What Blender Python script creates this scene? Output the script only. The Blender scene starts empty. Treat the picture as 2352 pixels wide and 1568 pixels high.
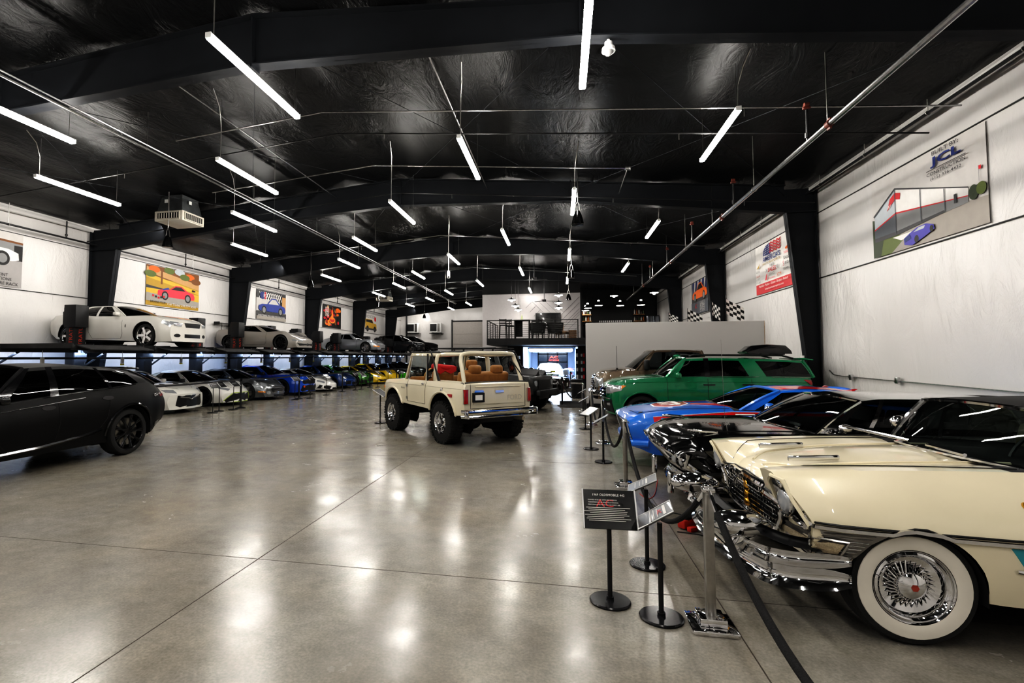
import bpy, bmesh, math, random
from mathutils import Vector, Matrix
from mathutils.bvhtree import BVHTree
random.seed(7)
SC = bpy.context.scene
COL = SC.collection
PI = math.pi

# ------------------------------------------------------------------ materials
MATS = {}
def mat(name, col=(.5, .5, .5), rough=.5, metal=0., coat=0., emit=None, es=1., noise=0., nscale=8., bump=0., bscale=40., spec=.5, coat_rough=.03):
    """A principled material with a little procedural colour / bump variation."""
    if name in MATS: return MATS[name]
    m = bpy.data.materials.new(name); m.use_nodes = True
    nt = m.node_tree; b = nt.nodes['Principled BSDF']
    b.inputs['Base Color'].default_value = (*col, 1)
    b.inputs['Roughness'].default_value = rough
    b.inputs['Metallic'].default_value = metal
    b.inputs['Specular IOR Level'].default_value = spec
    if coat:
        b.inputs['Coat Weight'].default_value = coat
        b.inputs['Coat Roughness'].default_value = coat_rough
    if emit:
        b.inputs['Emission Color'].default_value = (*emit, 1)
        b.inputs['Emission Strength'].default_value = es
    if noise or bump:
        tc = nt.nodes.new('ShaderNodeTexCoord')
    if noise:
        n = nt.nodes.new('ShaderNodeTexNoise'); n.inputs['Scale'].default_value = nscale; n.inputs['Detail'].default_value = 4
        nt.links.new(tc.outputs['Object'], n.inputs['Vector'])
        r = nt.nodes.new('ShaderNodeMapRange')
        r.inputs[1].default_value = .3; r.inputs[2].default_value = .7
        r.inputs[3].default_value = 1 - noise; r.inputs[4].default_value = 1 + noise
        nt.links.new(n.outputs[0], r.inputs[0])
        x = nt.nodes.new('ShaderNodeMix'); x.data_type = 'RGBA'; x.blend_type = 'MULTIPLY'; x.inputs[0].default_value = 1
        x.inputs[6].default_value = (*col, 1)
        nt.links.new(r.outputs[0], x.inputs[7]); nt.links.new(x.outputs[2], b.inputs['Base Color'])
    if bump:
        n2 = nt.nodes.new('ShaderNodeTexNoise'); n2.inputs['Scale'].default_value = bscale; n2.inputs['Detail'].default_value = 3
        nt.links.new(tc.outputs['Object'], n2.inputs['Vector'])
        bp = nt.nodes.new('ShaderNodeBump'); bp.inputs['Strength'].default_value = bump; bp.inputs['Distance'].default_value = .02
        nt.links.new(n2.outputs[0], bp.inputs['Height']); nt.links.new(bp.outputs[0], b.inputs['Normal'])
    MATS[name] = m
    return m

def srgb(h):
    h = h.lstrip('#'); c = [int(h[i:i+2], 16) / 255 for i in (0, 2, 4)]
    return tuple(x / 12.92 if x < .04045 else ((x + .055) / 1.055) ** 2.4 for x in c)

def paint(name, hexc, rough=.3, metal=0., coat=1.):
    return mat(name, srgb(hexc), rough, metal, coat, noise=.03, nscale=3.)

def glass_mat(name, tint, fac=1.):
    """Car glass: clear tinted pane that mirrors more at grazing angles."""
    m = bpy.data.materials.new(name); m.use_nodes = True; nt = m.node_tree; nt.nodes.clear()
    o = nt.nodes.new('ShaderNodeOutputMaterial'); mx = nt.nodes.new('ShaderNodeMixShader')
    t = nt.nodes.new('ShaderNodeBsdfTransparent'); g = nt.nodes.new('ShaderNodeBsdfGlossy'); f = nt.nodes.new('ShaderNodeFresnel')
    t.inputs[0].default_value = (*tint, 1); g.inputs['Roughness'].default_value = .01; g.inputs[0].default_value = (fac, fac, fac, 1)
    f.inputs[0].default_value = 1.5
    nt.links.new(f.outputs[0], mx.inputs[0]); nt.links.new(t.outputs[0], mx.inputs[1]); nt.links.new(g.outputs[0], mx.inputs[2])
    nt.links.new(mx.outputs[0], o.inputs[0]); MATS[name] = m
    return m

CHROME = mat('chrome', (.78, .78, .79), .05, 1.)
STEEL = mat('brushed_steel', (.42, .41, .39), .28, 1., noise=.1, nscale=20)
BLACK = mat('black_plastic', (.012, .012, .013), .45, noise=.1)
GLOSSBLK = mat('gloss_black', (.006, .006, .007), .12, 0, .6)
MATBLK = mat('matte_black', (.014, .014, .015), .6, noise=.15)
RUBBER = mat('tire_rubber', (.018, .018, .018), .75, bump=.25, bscale=60)
DARK = mat('dark_interior', (.012, .012, .013), .7, noise=.2)
WHITE = mat('white_plastic', (.8, .8, .78), .45, noise=.03)
WELL = mat('wheel_well', (.006, .006, .006), .9, noise=.2)
LAMP = mat('headlamp_lens', (.55, .57, .6), .08, .6, .5)
REDLAMP = mat('red_lamp', (.35, .01, .012), .15, 0, .8)
AMBER = mat('amber_lamp', (.8, .25, .02), .2, 0, .8)
GLASS_D = glass_mat('glass_dark', (.05, .055, .06))
GLASS_T = glass_mat('glass_tint', (.28, .31, .31))
GLASS_C = glass_mat('glass_clear', (.72, .8, .78))
SEATBLK = mat('seat_black', (.02, .02, .021), .5, noise=.2)
SEATGRY = mat('seat_grey', (.22, .21, .2), .6, noise=.1)
RED = mat('red_print', (.6, .02, .02), .5, noise=.05)
GOLD = mat('gold_metal', (.75, .42, .08), .22, 1.)

# ------------------------------------------------------------------ mesh builder
class MB:
    def __init__(s): s.v = []; s.f = []; s.m = []
    def add(s, vs, fs, mi=0):
        b = len(s.v); s.v += [tuple(v) for v in vs]; s.f += [tuple(b + i for i in f) for f in fs]; s.m += [mi] * len(fs); return s
    def box(s, c, d, mi=0, rot=None, taper=1.):
        x, y, z = (q / 2 for q in d)
        p = [(-x, -y, -z), (x, -y, -z), (x, y, -z), (-x, y, -z)] + [(a * taper, b * taper, z) for a, b in ((-x, -y), (x, -y), (x, y), (-x, y))]
        if rot is not None: p = [rot @ Vector(q) for q in p]
        p = [(q[0] + c[0], q[1] + c[1], q[2] + c[2]) for q in p]
        return s.add(p, [(0, 3, 2, 1), (4, 5, 6, 7), (0, 1, 5, 4), (1, 2, 6, 5), (2, 3, 7, 6), (3, 0, 4, 7)], mi)
    def rbox(s, c, d, r=.02, mi=0, rot=None, seg=2):
        bm = bmesh.new(); bmesh.ops.create_cube(bm, size=1)
        for v in bm.verts: v.co = Vector((v.co.x * d[0], v.co.y * d[1], v.co.z * d[2]))
        bmesh.ops.bevel(bm, geom=bm.edges[:], offset=min(r, min(d) * .49), segments=seg, affect='EDGES', profile=.5)
        vs = [(rot @ v.co if rot is not None else v.co) + Vector(c) for v in bm.verts]
        bm.verts.index_update(); fs = [[v.index for v in f.verts] for f in bm.faces]; bm.free()
        return s.add(vs, fs, mi)
    def tube(s, pts, r, n=8, mi=0, caps=True, closed=False):
        pts = [Vector(p) for p in pts]; N = len(pts); vs = []; fs = []
        rr = r if isinstance(r, (list, tuple)) else [r] * N
        ref = None
        for i, p in enumerate(pts):
            if closed: t = pts[(i + 1) % N] - pts[i - 1]
            else: t = pts[min(i + 1, N - 1)] - pts[max(i - 1, 0)]
            t = t.normalized() if t.length > 1e-9 else Vector((0, 0, 1))
            if ref is None: ref = Vector((0, 0, 1)) if abs(t.z) < .9 else Vector((1, 0, 0))
            a = (ref - t * ref.dot(t))
            a = a.normalized() if a.length > 1e-6 else t.orthogonal().normalized()
            ref = a; b = t.cross(a)
            for k in range(n):
                th = 2 * PI * k / n; vs.append(p + (a * math.cos(th) + b * math.sin(th)) * rr[i])
        for i in range(N if closed else N - 1):
            for k in range(n):
                j = (i + 1) % N; fs.append((i * n + k, i * n + (k + 1) % n, j * n + (k + 1) % n, j * n + k))
        if caps and not closed: fs += [tuple(range(n))[::-1], tuple((N - 1) * n + k for k in range(n))]
        return s.add(vs, fs, mi)
    def lathe(s, prof, n=24, axis='z', c=(0, 0, 0), mi=0, closed=False):
        """prof: (radius, height along the axis)"""
        vs = []; fs = []; N = len(prof)
        for k in range(n):
            th = 2 * PI * k / n; ca, sa = math.cos(th), math.sin(th)
            for r, h in prof:
                p = (r * ca, r * sa, h) if axis == 'z' else ((r * ca, h, r * sa) if axis == 'y' else (h, r * ca, r * sa))
                vs.append((p[0] + c[0], p[1] + c[1], p[2] + c[2]))
        for k in range(n):
            for i in range(N if closed else N - 1):
                j = (i + 1) % N; q = (k + 1) % n
                fs.append((k * N + i, q * N + i, q * N + j, k * N + j))
        return s.add(vs, fs, mi)
    def cyl(s, c, r, h, n=16, axis='z', mi=0):
        return s.lathe([(1e-4, -h / 2), (r, -h / 2), (r, h / 2), (1e-4, h / 2)], n, axis, c, mi)
    def poly(s, pts, mi=0): return s.add(pts, [tuple(range(len(pts)))], mi)
    def prism(s, pts, d, mi=0):
        n = len(pts); d = Vector(d)
        return s.add([Vector(p) for p in pts] + [Vector(p) + d for p in pts], [tuple(range(n))[::-1], tuple(range(n, 2 * n))] + [(i, (i + 1) % n, n + (i + 1) % n, n + i) for i in range(n)], mi)
    def grid(s, rows, mi=0, flip=False):
        n = len(rows[0]); vs = [p for r in rows for p in r]; fs = []
        for i in range(len(rows) - 1):
            for j in range(n - 1):
                f = (i * n + j, i * n + j + 1, (i + 1) * n + j + 1, (i + 1) * n + j); fs.append(f[::-1] if flip else f)
        return s.add(vs, fs, mi)
    def ell(s, c, r, n=12, m=8, mi=0):
        rows = [[(c[0] + r[0] * math.cos(2 * PI * j / n) * math.sin(PI * i / m), c[1] + r[1] * math.sin(2 * PI * j / n) * math.sin(PI * i / m), c[2] - r[2] * math.cos(PI * i / m)) for j in range(n + 1)] for i in range(m + 1)]
        return s.grid(rows, mi)
    def xf(s, M, start=0):
        s.v = s.v[:start] + [tuple(M @ Vector(v)) for v in s.v[start:]]; return s
    def build(s, name, mats, parent=None, smooth=35, weld=True):
        me = bpy.data.meshes.new(name); me.from_pydata(s.v, [], s.f)
        if not isinstance(mats, (list, tuple)): mats = [mats]
        for m in mats: me.materials.append(m)
        for p, mi in zip(me.polygons, s.m): p.material_index = mi
        bm = bmesh.new(); bm.from_mesh(me)
        if weld: bmesh.ops.remove_doubles(bm, verts=bm.verts[:], dist=2e-5)
        bmesh.ops.recalc_face_normals(bm, faces=bm.faces[:])
        bm.to_mesh(me); bm.free()
        if smooth:
            me.polygons.foreach_set('use_smooth', [True] * len(me.polygons)); me.set_sharp_from_angle(angle=math.radians(smooth))
        o = bpy.data.objects.new(name, me); COL.objects.link(o)
        if parent: o.parent = parent
        return o

def empty(name, loc=(0, 0, 0), rz=0.):
    o = bpy.data.objects.new(name, None); COL.objects.link(o); o.location = loc; o.rotation_euler = (0, 0, rz); o.empty_display_size = .2
    return o
def tag(o, label=None, cat=None, group=None, kind=None):
    if label: o['label'] = label
    if cat: o['category'] = cat
    if group: o['group'] = group
    if kind: o['kind'] = kind
    return o
def thing(name, label, cat, loc=(0, 0, 0), rz=0., group=None): return tag(empty(name, loc, rz), label, cat, group)
def struct(o): o['kind'] = 'structure'; return o
def dup(o, parent=None):
    c = o.copy(); COL.objects.link(c)
    if parent: c.parent = parent
    for ch in list(o.children): dup(ch, c)
    return c
def copy_thing(o, loc, rz=0., label=None, group=None):
    c = dup(o); c.location = loc; c.rotation_euler = (0, 0, rz)
    if label: c['label'] = label
    if group: c['group'] = group
    return c

# ------------------------------------------------------------------ lettering
_TX = {}
def glyphs(s, bold=0., shear=0.):
    k = (s, bold, shear)
    if k in _TX: return _TX[k]
    cu = bpy.data.curves.new('t', 'FONT'); cu.body = s; cu.size = 1; cu.align_x = 'CENTER'; cu.align_y = 'CENTER'; cu.resolution_u = 2
    cu.offset = bold; cu.shear = shear
    o = bpy.data.objects.new('t', cu); COL.objects.link(o)
    dg = bpy.context.evaluated_depsgraph_get(); dg.update(); e = o.evaluated_get(dg); me = e.to_mesh()
    vs = [tuple(v.co) for v in me.vertices]; fs = [tuple(p.vertices) for p in me.polygons]
    e.to_mesh_clear(); bpy.data.objects.remove(o); bpy.data.curves.remove(cu)
    x0 = min(v[0] for v in vs); x1 = max(v[0] for v in vs); y0 = min(v[1] for v in vs); y1 = max(v[1] for v in vs)
    vs = [(v[0] - (x0 + x1) / 2, v[1] - (y0 + y1) / 2) for v in vs]
    _TX[k] = (vs, fs, x1 - x0, y1 - y0); return _TX[k]
def text2d(s, cx, cy, w=None, h=None, bold=0., shear=0., ang=0.):
    """2-D letter outlines fitted to a width and/or a height."""
    vs, fs, W, Hh = glyphs(s, bold, shear)
    sx = w / W if w else h / Hh; sy = h / Hh if h else sx
    ca, sa = math.cos(ang), math.sin(ang)
    return [(cx + (x * sx) * ca - (y * sy) * sa, cy + (x * sx) * sa + (y * sy) * ca) for x, y in vs], fs

class Flat:
    """A flat print: coloured 2-D shapes stacked a hair apart on a plane."""
    def __init__(s, place): s.mb = MB(); s.place = place; s.mats = []; s.k = 0
    def mi(s, m):
        if m not in s.mats: s.mats.append(m)
        return s.mats.index(m)
    def shape(s, pts, m):
        s.k += 1; s.mb.poly([s.place(x, y, s.k) for x, y in pts], s.mi(m)); return s
    def rect(s, x0, y0, x1, y1, m): return s.shape([(x0, y0), (x1, y0), (x1, y1), (x0, y1)], m)
    def disc(s, cx, cy, rx, ry, m, n=24, a0=0, a1=2 * PI):
        full = abs(a1 - a0 - 2 * PI) < 1e-6
        return s.shape([(cx + rx * math.cos(a0 + (a1 - a0) * i / (n if full else n - 1)), cy + ry * math.sin(a0 + (a1 - a0) * i / (n if full else n - 1))) for i in range(n)], m)
    def text(s, t, cx, cy, m, w=None, h=None, bold=0., shear=0., ang=0.):
        s.k += 1; vs, fs = text2d(t, cx, cy, w, h, bold, shear, ang)
        s.mb.add([s.place(x, y, s.k) for x, y in vs], fs, s.mi(m)); return s
    def build(s, name, parent=None): return s.mb.build(name, s.mats, parent, smooth=0, weld=False)

def flatmat(name, hexc, rough=.5): return mat(name, srgb(hexc), rough, noise=.04, nscale=6)

# ------------------------------------------------------------------ interpolation
def interp(tab, x):
    """Monotone cubic through (x, value) pairs."""
    t = sorted(tab)
    if x <= t[0][0]: return t[0][1]
    if x >= t[-1][0]: return t[-1][1]
    n = len(t)
    for i in range(n - 1):
        if t[i][0] <= x <= t[i + 1][0]: break
    def sl(k): return (t[k + 1][1] - t[k][1]) / max(t[k + 1][0] - t[k][0], 1e-6)
    def tang(k):
        if k == 0: return sl(0)
        if k == n - 1: return sl(n - 2)
        a, b = sl(k - 1), sl(k)
        return 0 if a * b <= 0 else 2 * a * b / (a + b)
    h = t[i + 1][0] - t[i][0]
    if h < 1e-6: return t[i + 1][1]
    u = (x - t[i][0]) / h; m0, m1 = tang(i) * h, tang(i + 1) * h
    return (2*u**3 - 3*u*u + 1) * t[i][1] + (u**3 - 2*u*u + u) * m0 + (-2*u**3 + 3*u*u) * t[i + 1][1] + (u**3 - u*u) * m1
def sstep(a, b, x):
    t = max(0, min(1, (x - a) / (b - a))); return t * t * (3 - 2 * t)
# ------------------------------------------------------------------ cars
def make_wheel(r, rr, w, rim_mat, n=5, parent=None, sp_w=.05, style='spoke', disc=None, white=None, tread=False, dish=.03, red=None):
    """A wheel turning about y, outer face towards +y.  wheel = tire mesh, children rim / brake_disc / whitewall."""
    h = w / 2; mb = MB(); k = .84 if tread else .9
    prof = [(rr, -h * .8), (rr + .01, -h * .95), ((r + rr) / 2, -h), (r * .955, -h * k), (r, -h * k * .75), (r, 0), (r, h * k * .75), (r * .955, h * k), ((r + rr) / 2, h), (rr + .01, h * .95), (rr, h * .8)]
    mb.lathe(prof, 48, 'y')
    if tread:
        for i in range(40):
            th = 2 * PI * i / 40
            for q in (-1, 1):
                R = Matrix.Rotation(-th - q * .06, 3, 'Y')
                mb.box(R @ Vector((r - .004, q * h * .55 + (i % 2) * .015, 0)), (.03, h * .6, r * .105), rot=R)
                mb.box(R @ Vector((r * .94, q * h * .9, 0)), (r * .1, .02, r * .075 + (i % 2) * .015), rot=R)
        for i in range(40):
            th = 2 * PI * (i + .5) / 40; R = Matrix.Rotation(-th, 3, 'Y')
            mb.box(R @ Vector((r - .002, ((i % 3) - 1) * h * .12, 0)), (.026, h * .35, r * .09), rot=R)
    t = mb.build('wheel', RUBBER, parent)
    rm = MB()
    rm.lathe([(rr, -h * .8), (rr - .012, -h * .4), (rr - .014, h * .6), (rr - .004, h * .86), (rr + .008, h * .97), (rr + .004, h * .9)], 40, 'y')
    yo = h * .9 - dish
    if style == 'spoke':
        for i in range(n):
            th = 2 * PI * i / n
            for o in ((0,) if sp_w > .03 else (-.11, .11)):
                R = Matrix.Rotation(th + o, 3, 'Y')
                rm.box(R @ Vector((rr * .53, yo - .012, 0)), (rr * .93, .035, sp_w), rot=R)
        rm.lathe([(.0001, yo + .012), (rr * .16, yo + .01), (rr * .22, yo - .03), (.0001, yo - .04)], 20, 'y')
    elif style == 'mesh':
        for i in range(n):
            for s_ in (-1, 1):
                th = 2 * PI * i / n; a = Matrix.Rotation(th, 3, 'Y') @ Vector((rr * .2, yo, 0)); b = Matrix.Rotation(th + s_ * .42, 3, 'Y') @ Vector((rr * .97, yo + .01, 0))
                rm.tube([a, b], .017, 5)
        rm.lathe([(.0001, yo + .012), (rr * .24, yo + .01), (rr * .28, yo - .03)], 20, 'y')
    elif style == 'wire':
        for i in range(30):
            th = 2 * PI * i / 30
            for s_, yy, rad in ((-1, .0, .9), (1, -.035, .84)):
                a = Matrix.Rotation(th, 3, 'Y') @ Vector((rr * .36, yo + .035, 0)); b = Matrix.Rotation(th + s_ * .3, 3, 'Y') @ Vector((rr * rad, yo - .01 + yy, 0)); rm.tube([a, b], .0042, 5)
        rm.lathe([(rr * .99, h * .9), (rr * .93, h * .98), (rr * .86, h * .86), (rr * .8, h * .5), (rr * .5, h * .3)], 40, 'y')
        rm.lathe([(.0001, yo + .075), (rr * .2, yo + .07), (rr * .36, yo + .05), (rr * .4, yo + .02), (rr * .38, yo - .02)], 28, 'y')
    elif style == 'slot':
        rm.lathe([(rr * .99, h * .7), (rr * .85, h * .35), (rr * .62, h * .3), (rr * .36, h * .42), (rr * .3, h * .5), (rr * .2, h * .55), (.0001, h * .56)], 40, 'y')
        for i in range(n):
            R = Matrix.Rotation(2 * PI * i / n, 3, 'Y'); rm.rbox(R @ Vector((rr * .62, h * .42, 0)), (rr * .5, .05, sp_w), .012, rot=R)
    rim = rm.build('rim', rim_mat, t)
    if style == 'slot':
        d = MB()
        for i in range(n):
            R = Matrix.Rotation(2 * PI * (i + .5) / n, 3, 'Y'); d.rbox(R @ Vector((rr * .6, h * .38, 0)), (rr * .34, .03, rr * .24), .012, rot=R)
        d.lathe([(.03, h * .58), (.04, h * .62), (.0001, h * .63)], 12, 'y')
        d.build('rim_slot', BLACK, t)
    elif style != 'wire':
        b = MB(); b.lathe([(rr * .25, yo - .05), (rr * .8, yo - .05), (rr * .8, yo - .07), (rr * .25, yo - .07)], 28, 'y', closed=True)
        b.build('brake_disc', STEEL, t)
        if disc:
            c = MB(); c.rbox((rr * .62, yo - .05, rr * .2), (rr * .3, .05, rr * .6), .02); c.build('brake_caliper', disc, t)
    else:
        b = MB(); b.lathe([(.0001, h * .3), (rr * .9, h * .3)], 28, 'y'); b.build('brake_drum', MATBLK, t)
    bk = MB(); bk.lathe([(.0001, -h * .3), (rr * .98, -h * .3)], 24, 'y'); bk.build('wheel_back', WELL, t)
    if white:
        q = MB(); q.lathe([(rr + .012, h * .955), (rr + .02, h * .985), (rr + (r - rr) * .4, h * 1.02), (rr + (r - rr) * .66, h * .99), (rr + (r - rr) * .68, h * .95)], 48, 'y')
        q.build('whitewall', white, t)
    if red:
        q = MB(); q.lathe([(.0001, yo + .079), (rr * .1, yo + .079), (rr * .1, yo + .07)], 6, 'y'); q.build('hub_badge', red, t)
    return t

class Car:
    def __init__(s, name, label, cat, loc, rz, sp, group=None):
        s.t = thing(name, label, cat, loc, rz, group); s.sp = sp
        s.T = lambda x: interp(sp['T'], x); s.S = lambda x: interp(sp['S'], x)
        s.B = lambda x: interp(sp['B'], x); s.W = lambda x: interp(sp['W'], x)
        s.xr, s.xf = sp['W'][0][0], sp['W'][-1][0]
        s.st = sp.get('st', .08); s.sb = sp.get('sb', .07); s.t0 = sp.get('t0', .55)
        s.body(); s.under()
        if 'gh' in sp: s.greenhouse(sp['gh'])
    def ysh(s, x): return s.W(x) * (1 - s.st)
    def yf(s, t):
        return 1 - s.sb * ((s.t0 - t) / s.t0) ** 2 if t < s.t0 else 1 - s.st * ((t - s.t0) / (1 - s.t0)) ** 2
    def deform(s, v):
        sp = s.sp; x, y, z = v; hw = max(q[1] for q in sp['W'])
        wf = sstep(s.xf - sp.get('bl', .8), s.xf, x); wr = sstep(s.xr + sp.get('bl', .8), s.xr, x)
        x2 = x + wf * (-sp.get('bowF', .3) * (abs(y) / hw) ** sp.get('bp', 2.2)) - wr * (-sp.get('bowR', .2) * (abs(y) / hw) ** sp.get('bp', 2.2))
        if 'nose' in sp: x2 += sstep(s.xf - .5, s.xf, x) * interp(sp['nose'], z)
        if 'tail' in sp: x2 += sstep(s.xr + .5, s.xr, x) * interp(sp['tail'], z)
        for xw, zw, amp, rad in sp.get('flare', ()):
            d = ((x - xw) ** 2 + (z - zw) ** 2) / (rad * rad)
            if abs(y) > .4: y += math.copysign(amp * math.exp(-d * d), y)
        if 'fn' in sp: x2, y, z = sp['fn'](x2, y, z)
        return (x2, y, z)
    def body(s):
        sp = s.sp; NX = sp.get('nx', 84); ns = 12; ntp = 8; rows = []
        xs = []
        for i in range(NX + 1):
            u = i / NX; u = u + .08 * math.sin(2 * PI * u) * -1 * .9
            xs.append(s.xr + (s.xf - s.xr) * u)
        cp = sp.get('cp', 2.2); toff = sp.get('toff')
        def section(x):
            hw, zs, zt, zb = s.W(x), s.S(x), s.T(x), s.B(x); p = [(0, zb + .03), (hw * .75, zb)]
            for k in range(ns + 1):
                t = k / ns; p.append((hw * s.yf(t), zb + (zs - zb) * t))
            ys = hw * s.yf(1)
            for k in range(1, ntp + 1):
                q = k / ntp; y = ys * (1 - q); z = zs + (zt - zs) * (1 - (1 - q) ** cp)
                if sp.get('topfn'): z = sp['topfn'](x, y, zs, zt)
                if toff: z += toff(x, y)
                p.append((y, z))
            return p
        secs = [section(x) for x in xs]; n = len(secs[0]); vs = []; fs = []; mi = []
        for sd in (1, -1):
            for x, sec in zip(xs, secs):
                for y, z in sec: vs.append(s.deform((x, sd * y, z)))
        ia = 2; ib = 2 + ns; dark = sp.get('cabin')
        for sd in (0, 1):
            b = sd * len(xs) * n
            for i in range(len(xs) - 1):
                for j in range(n - 1):
                    f = (b + i * n + j, b + (i + 1) * n + j, b + (i + 1) * n + j + 1, b + i * n + j + 1)
                    fs.append(f if sd == 0 else f[::-1]); xm = (xs[i] + xs[i + 1]) / 2
                    mi.append(1 if (dark and j >= ib + 0 and dark[0] < xm < dark[1]) else (2 if j < 2 else 0))
        arches = sp['arch']; snap = {}; keep = []; km = []
        def inside(v):
            for a in arches:
                if (v[0] - a[0]) ** 2 + (v[2] - a[1]) ** 2 < a[2] ** 2: return a
        for f, m in zip(fs, mi):
            js = [q % n for q in f]
            if max(js) <= ib and min(js) >= 1:
                c = [inside(vs[q]) for q in f]
                if all(c): continue
                for q, a in zip(f, c):
                    if a: snap[q] = a
            keep.append(f); km.append(m)
        for q, a in snap.items():
            v = vs[q]; dx, dz = v[0] - a[0], v[2] - a[1]; d = math.hypot(dx, dz) or 1e-6
            vs[q] = (a[0] + dx / d * a[2], v[1], a[1] + dz / d * a[2])
        mb = MB(); mb.v = vs; mb.f = keep; mb.m = km
        for x, sg in ((xs[-1], 1), (xs[0], -1)):      # nose and tail caps
            sec = section(x); top = sec[2 + ns:]; cols = [(y, z) for y, z in top] + [(-y, z) for y, z in top[::-1][1:]]
            ys0 = top[0][0]; zb = s.B(x); g = []
            for y, z in cols:
                g.append([s.deform((x, y / ys0 * s.W(x) * s.yf(k / ns), zb + (z - zb) * k / ns)) for k in range(ns + 1)])
            mb.grid(g, 0)
        s.mb = mb
        s.o = mb.build('body', [sp['paint'], sp.get('cabin_mat', DARK), BLACK], s.t, smooth=sp.get('ang', 38))
        me = s.o.data; s.bvh = BVHTree.FromPolygons([v.co.copy() for v in me.vertices], [tuple(p.vertices) for p in me.polygons])
    def under(s):
        sp = s.sp
        for xw, zw, ra in sp['arch']:
            yo = s.W(xw) * .97; yi = yo - .42
            for sd in (1, -1):
                g = [[(xw + ra * .99 * math.cos(a), sd * y, zw + ra * .99 * math.sin(a)) for y in (yo, yi)] for a in [PI * k / 14 - .15 + .3 * k / 14 for k in range(15)]]
                mb = MB(); mb.grid(g); mb.poly([(xw + ra * math.cos(2 * PI * k / 16), sd * yi, max(.2, zw + ra * math.sin(2 * PI * k / 16))) for k in range(16)]); mb.build('wheel_well', WELL, s.t)
        fl = MB(); zb = min(q[1] for q in sp['B']); fl.box(((s.xf + s.xr) / 2, 0, zb + .12), (s.xf - s.xr - .7, s.W(0) * 1.2, .14)); fl.build('underbody', WELL, s.t)
    # ---- projection of parts onto the bodywork
    def hit(s, a, b, axis, off):
        if axis == 'F': o, d = (6, a, b), (-1, 0, 0)
        elif axis == 'R': o, d = (-6, a, b), (1, 0, 0)
        elif axis == 'L': o, d = (a, 4, b), (0, -1, 0)
        elif axis == 'Q': o, d = (a, -4, b), (0, 1, 0)
        else: o, d = (a, b, 4), (0, 0, -1)
        o, d = Vector(o), Vector(d); loc, nrm, i, _ = s.bvh.ray_cast(o, d)
        if loc is None:
            p0 = Vector((a if axis in 'LQT' else (s.xf if axis == 'F' else s.xr), {'L': .9, 'Q': -.9}.get(axis, a if axis in 'FR' else b), b if axis != 'T' else 1.))
            loc, nrm, i, _ = s.bvh.find_nearest(p0)
        if nrm.dot(d) > 0: nrm = -nrm
        return loc + (nrm * .5 - d * .5) * off
    def patch(s, name, m, pts, axis, off=.006, mirror=False, rings=4, parent=None, label=None, sub=3):
        out = []
        for sg in ((1, -1) if mirror else (1,)):
            P = []
            for i in range(len(pts)):
                a, b = pts[i], pts[(i + 1) % len(pts)]
                for k in range(sub): P.append((a[0] + (b[0] - a[0]) * k / sub, a[1] + (b[1] - a[1]) * k / sub))
            ax = axis
            if sg < 0:
                if axis in 'FR': P = [(-a, b) for a, b in P]
                elif axis == 'T': P = [(a, -b) for a, b in P]
                else: ax = 'Q' if axis == 'L' else 'L'
            cx = sum(p[0] for p in P) / len(P); cy = sum(p[1] for p in P) / len(P); mb = MB(); vs = [s.hit(cx, cy, ax, off)]; fs = []; n = len(P)
            for q in range(1, rings + 1):
                f = q / rings; vs += [s.hit(cx + (p[0] - cx) * f, cy + (p[1] - cy) * f, ax, off) for p in P]
            vs += [s.hit(p[0], p[1], ax, -.006) for p in P]
            for k in range(n): fs.append((0, 1 + k, 1 + (k + 1) % n))
            for q in range(rings):
                for k in range(n): fs.append((1 + q * n + k, 1 + (q + 1) * n + k, 1 + (q + 1) * n + (k + 1) % n, 1 + q * n + (k + 1) % n))
            mb.add(vs, fs); o = mb.build(name, m, parent or s.t, smooth=50); out.append(o)
            if label: o['label'] = label
        return out
    def line(s, name, m, pts, axis, w=.007, off=.003, mirror=False, round_=False, parent=None, closed=False, n=6):
        out = []
        for sg in ((1, -1) if mirror else (1,)):
            ax = axis; P = []
            q = pts + [pts[0]] if closed else pts
            for a, b in zip(q[:-1], q[1:]):
                k = max(2, int(math.hypot(b[0] - a[0], b[1] - a[1]) / .06))
                P += [(a[0] + (b[0] - a[0]) * i / k, a[1] + (b[1] - a[1]) * i / k) for i in range(k)]
            P.append(q[-1])
            if sg < 0:
                if axis in 'FR': P = [(-a, b) for a, b in P]
                elif axis == 'T': P = [(a, -b) for a, b in P]
                else: ax = 'Q' if axis == 'L' else 'L'
            mb = MB(); mb.tube([s.hit(a, b, ax, off) for a, b in P], w / 2, n if round_ else 4)
            out.append(mb.build(name, m, parent or s.t))
        return out
    def letters(s, name, m, txt, cx, cy, axis, w=None, h=None, off=.004, bold=0, shear=0, flip=False, ang=0, parent=None):
        vs, fs = text2d(txt, 0, 0, w, h, bold, shear, ang); mb = MB(); sx = 1 if axis == 'Q' else -1
        P = []
        for x, y in vs:
            if axis == 'T': a, b = (cx + y * (-1 if flip else 1), cy - x * (-1 if flip else 1))
            elif axis == 'F': a, b = cx + x, cy + y
            else: a, b = cx + sx * x, cy + y
            P.append(s.hit(a, b, axis, off))
        mb.add(P, fs); return mb.build(name, m, parent or s.t, smooth=0)
    def wheels(s, **k):
        sp = s.sp; w0 = make_wheel(parent=s.t, **k); first = True; r = k['r']
        for a in sp['arch']:
            for sd in (1, -1):
                y = (s.W(a[0]) - k['w'] / 2 - sp.get('tuck', .03)) * sd
                o = w0 if first else dup(w0, s.t); first = False
                o.location = (a[0], y, r); o.rotation_euler = (0, 0, 0 if sd > 0 else PI)
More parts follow.
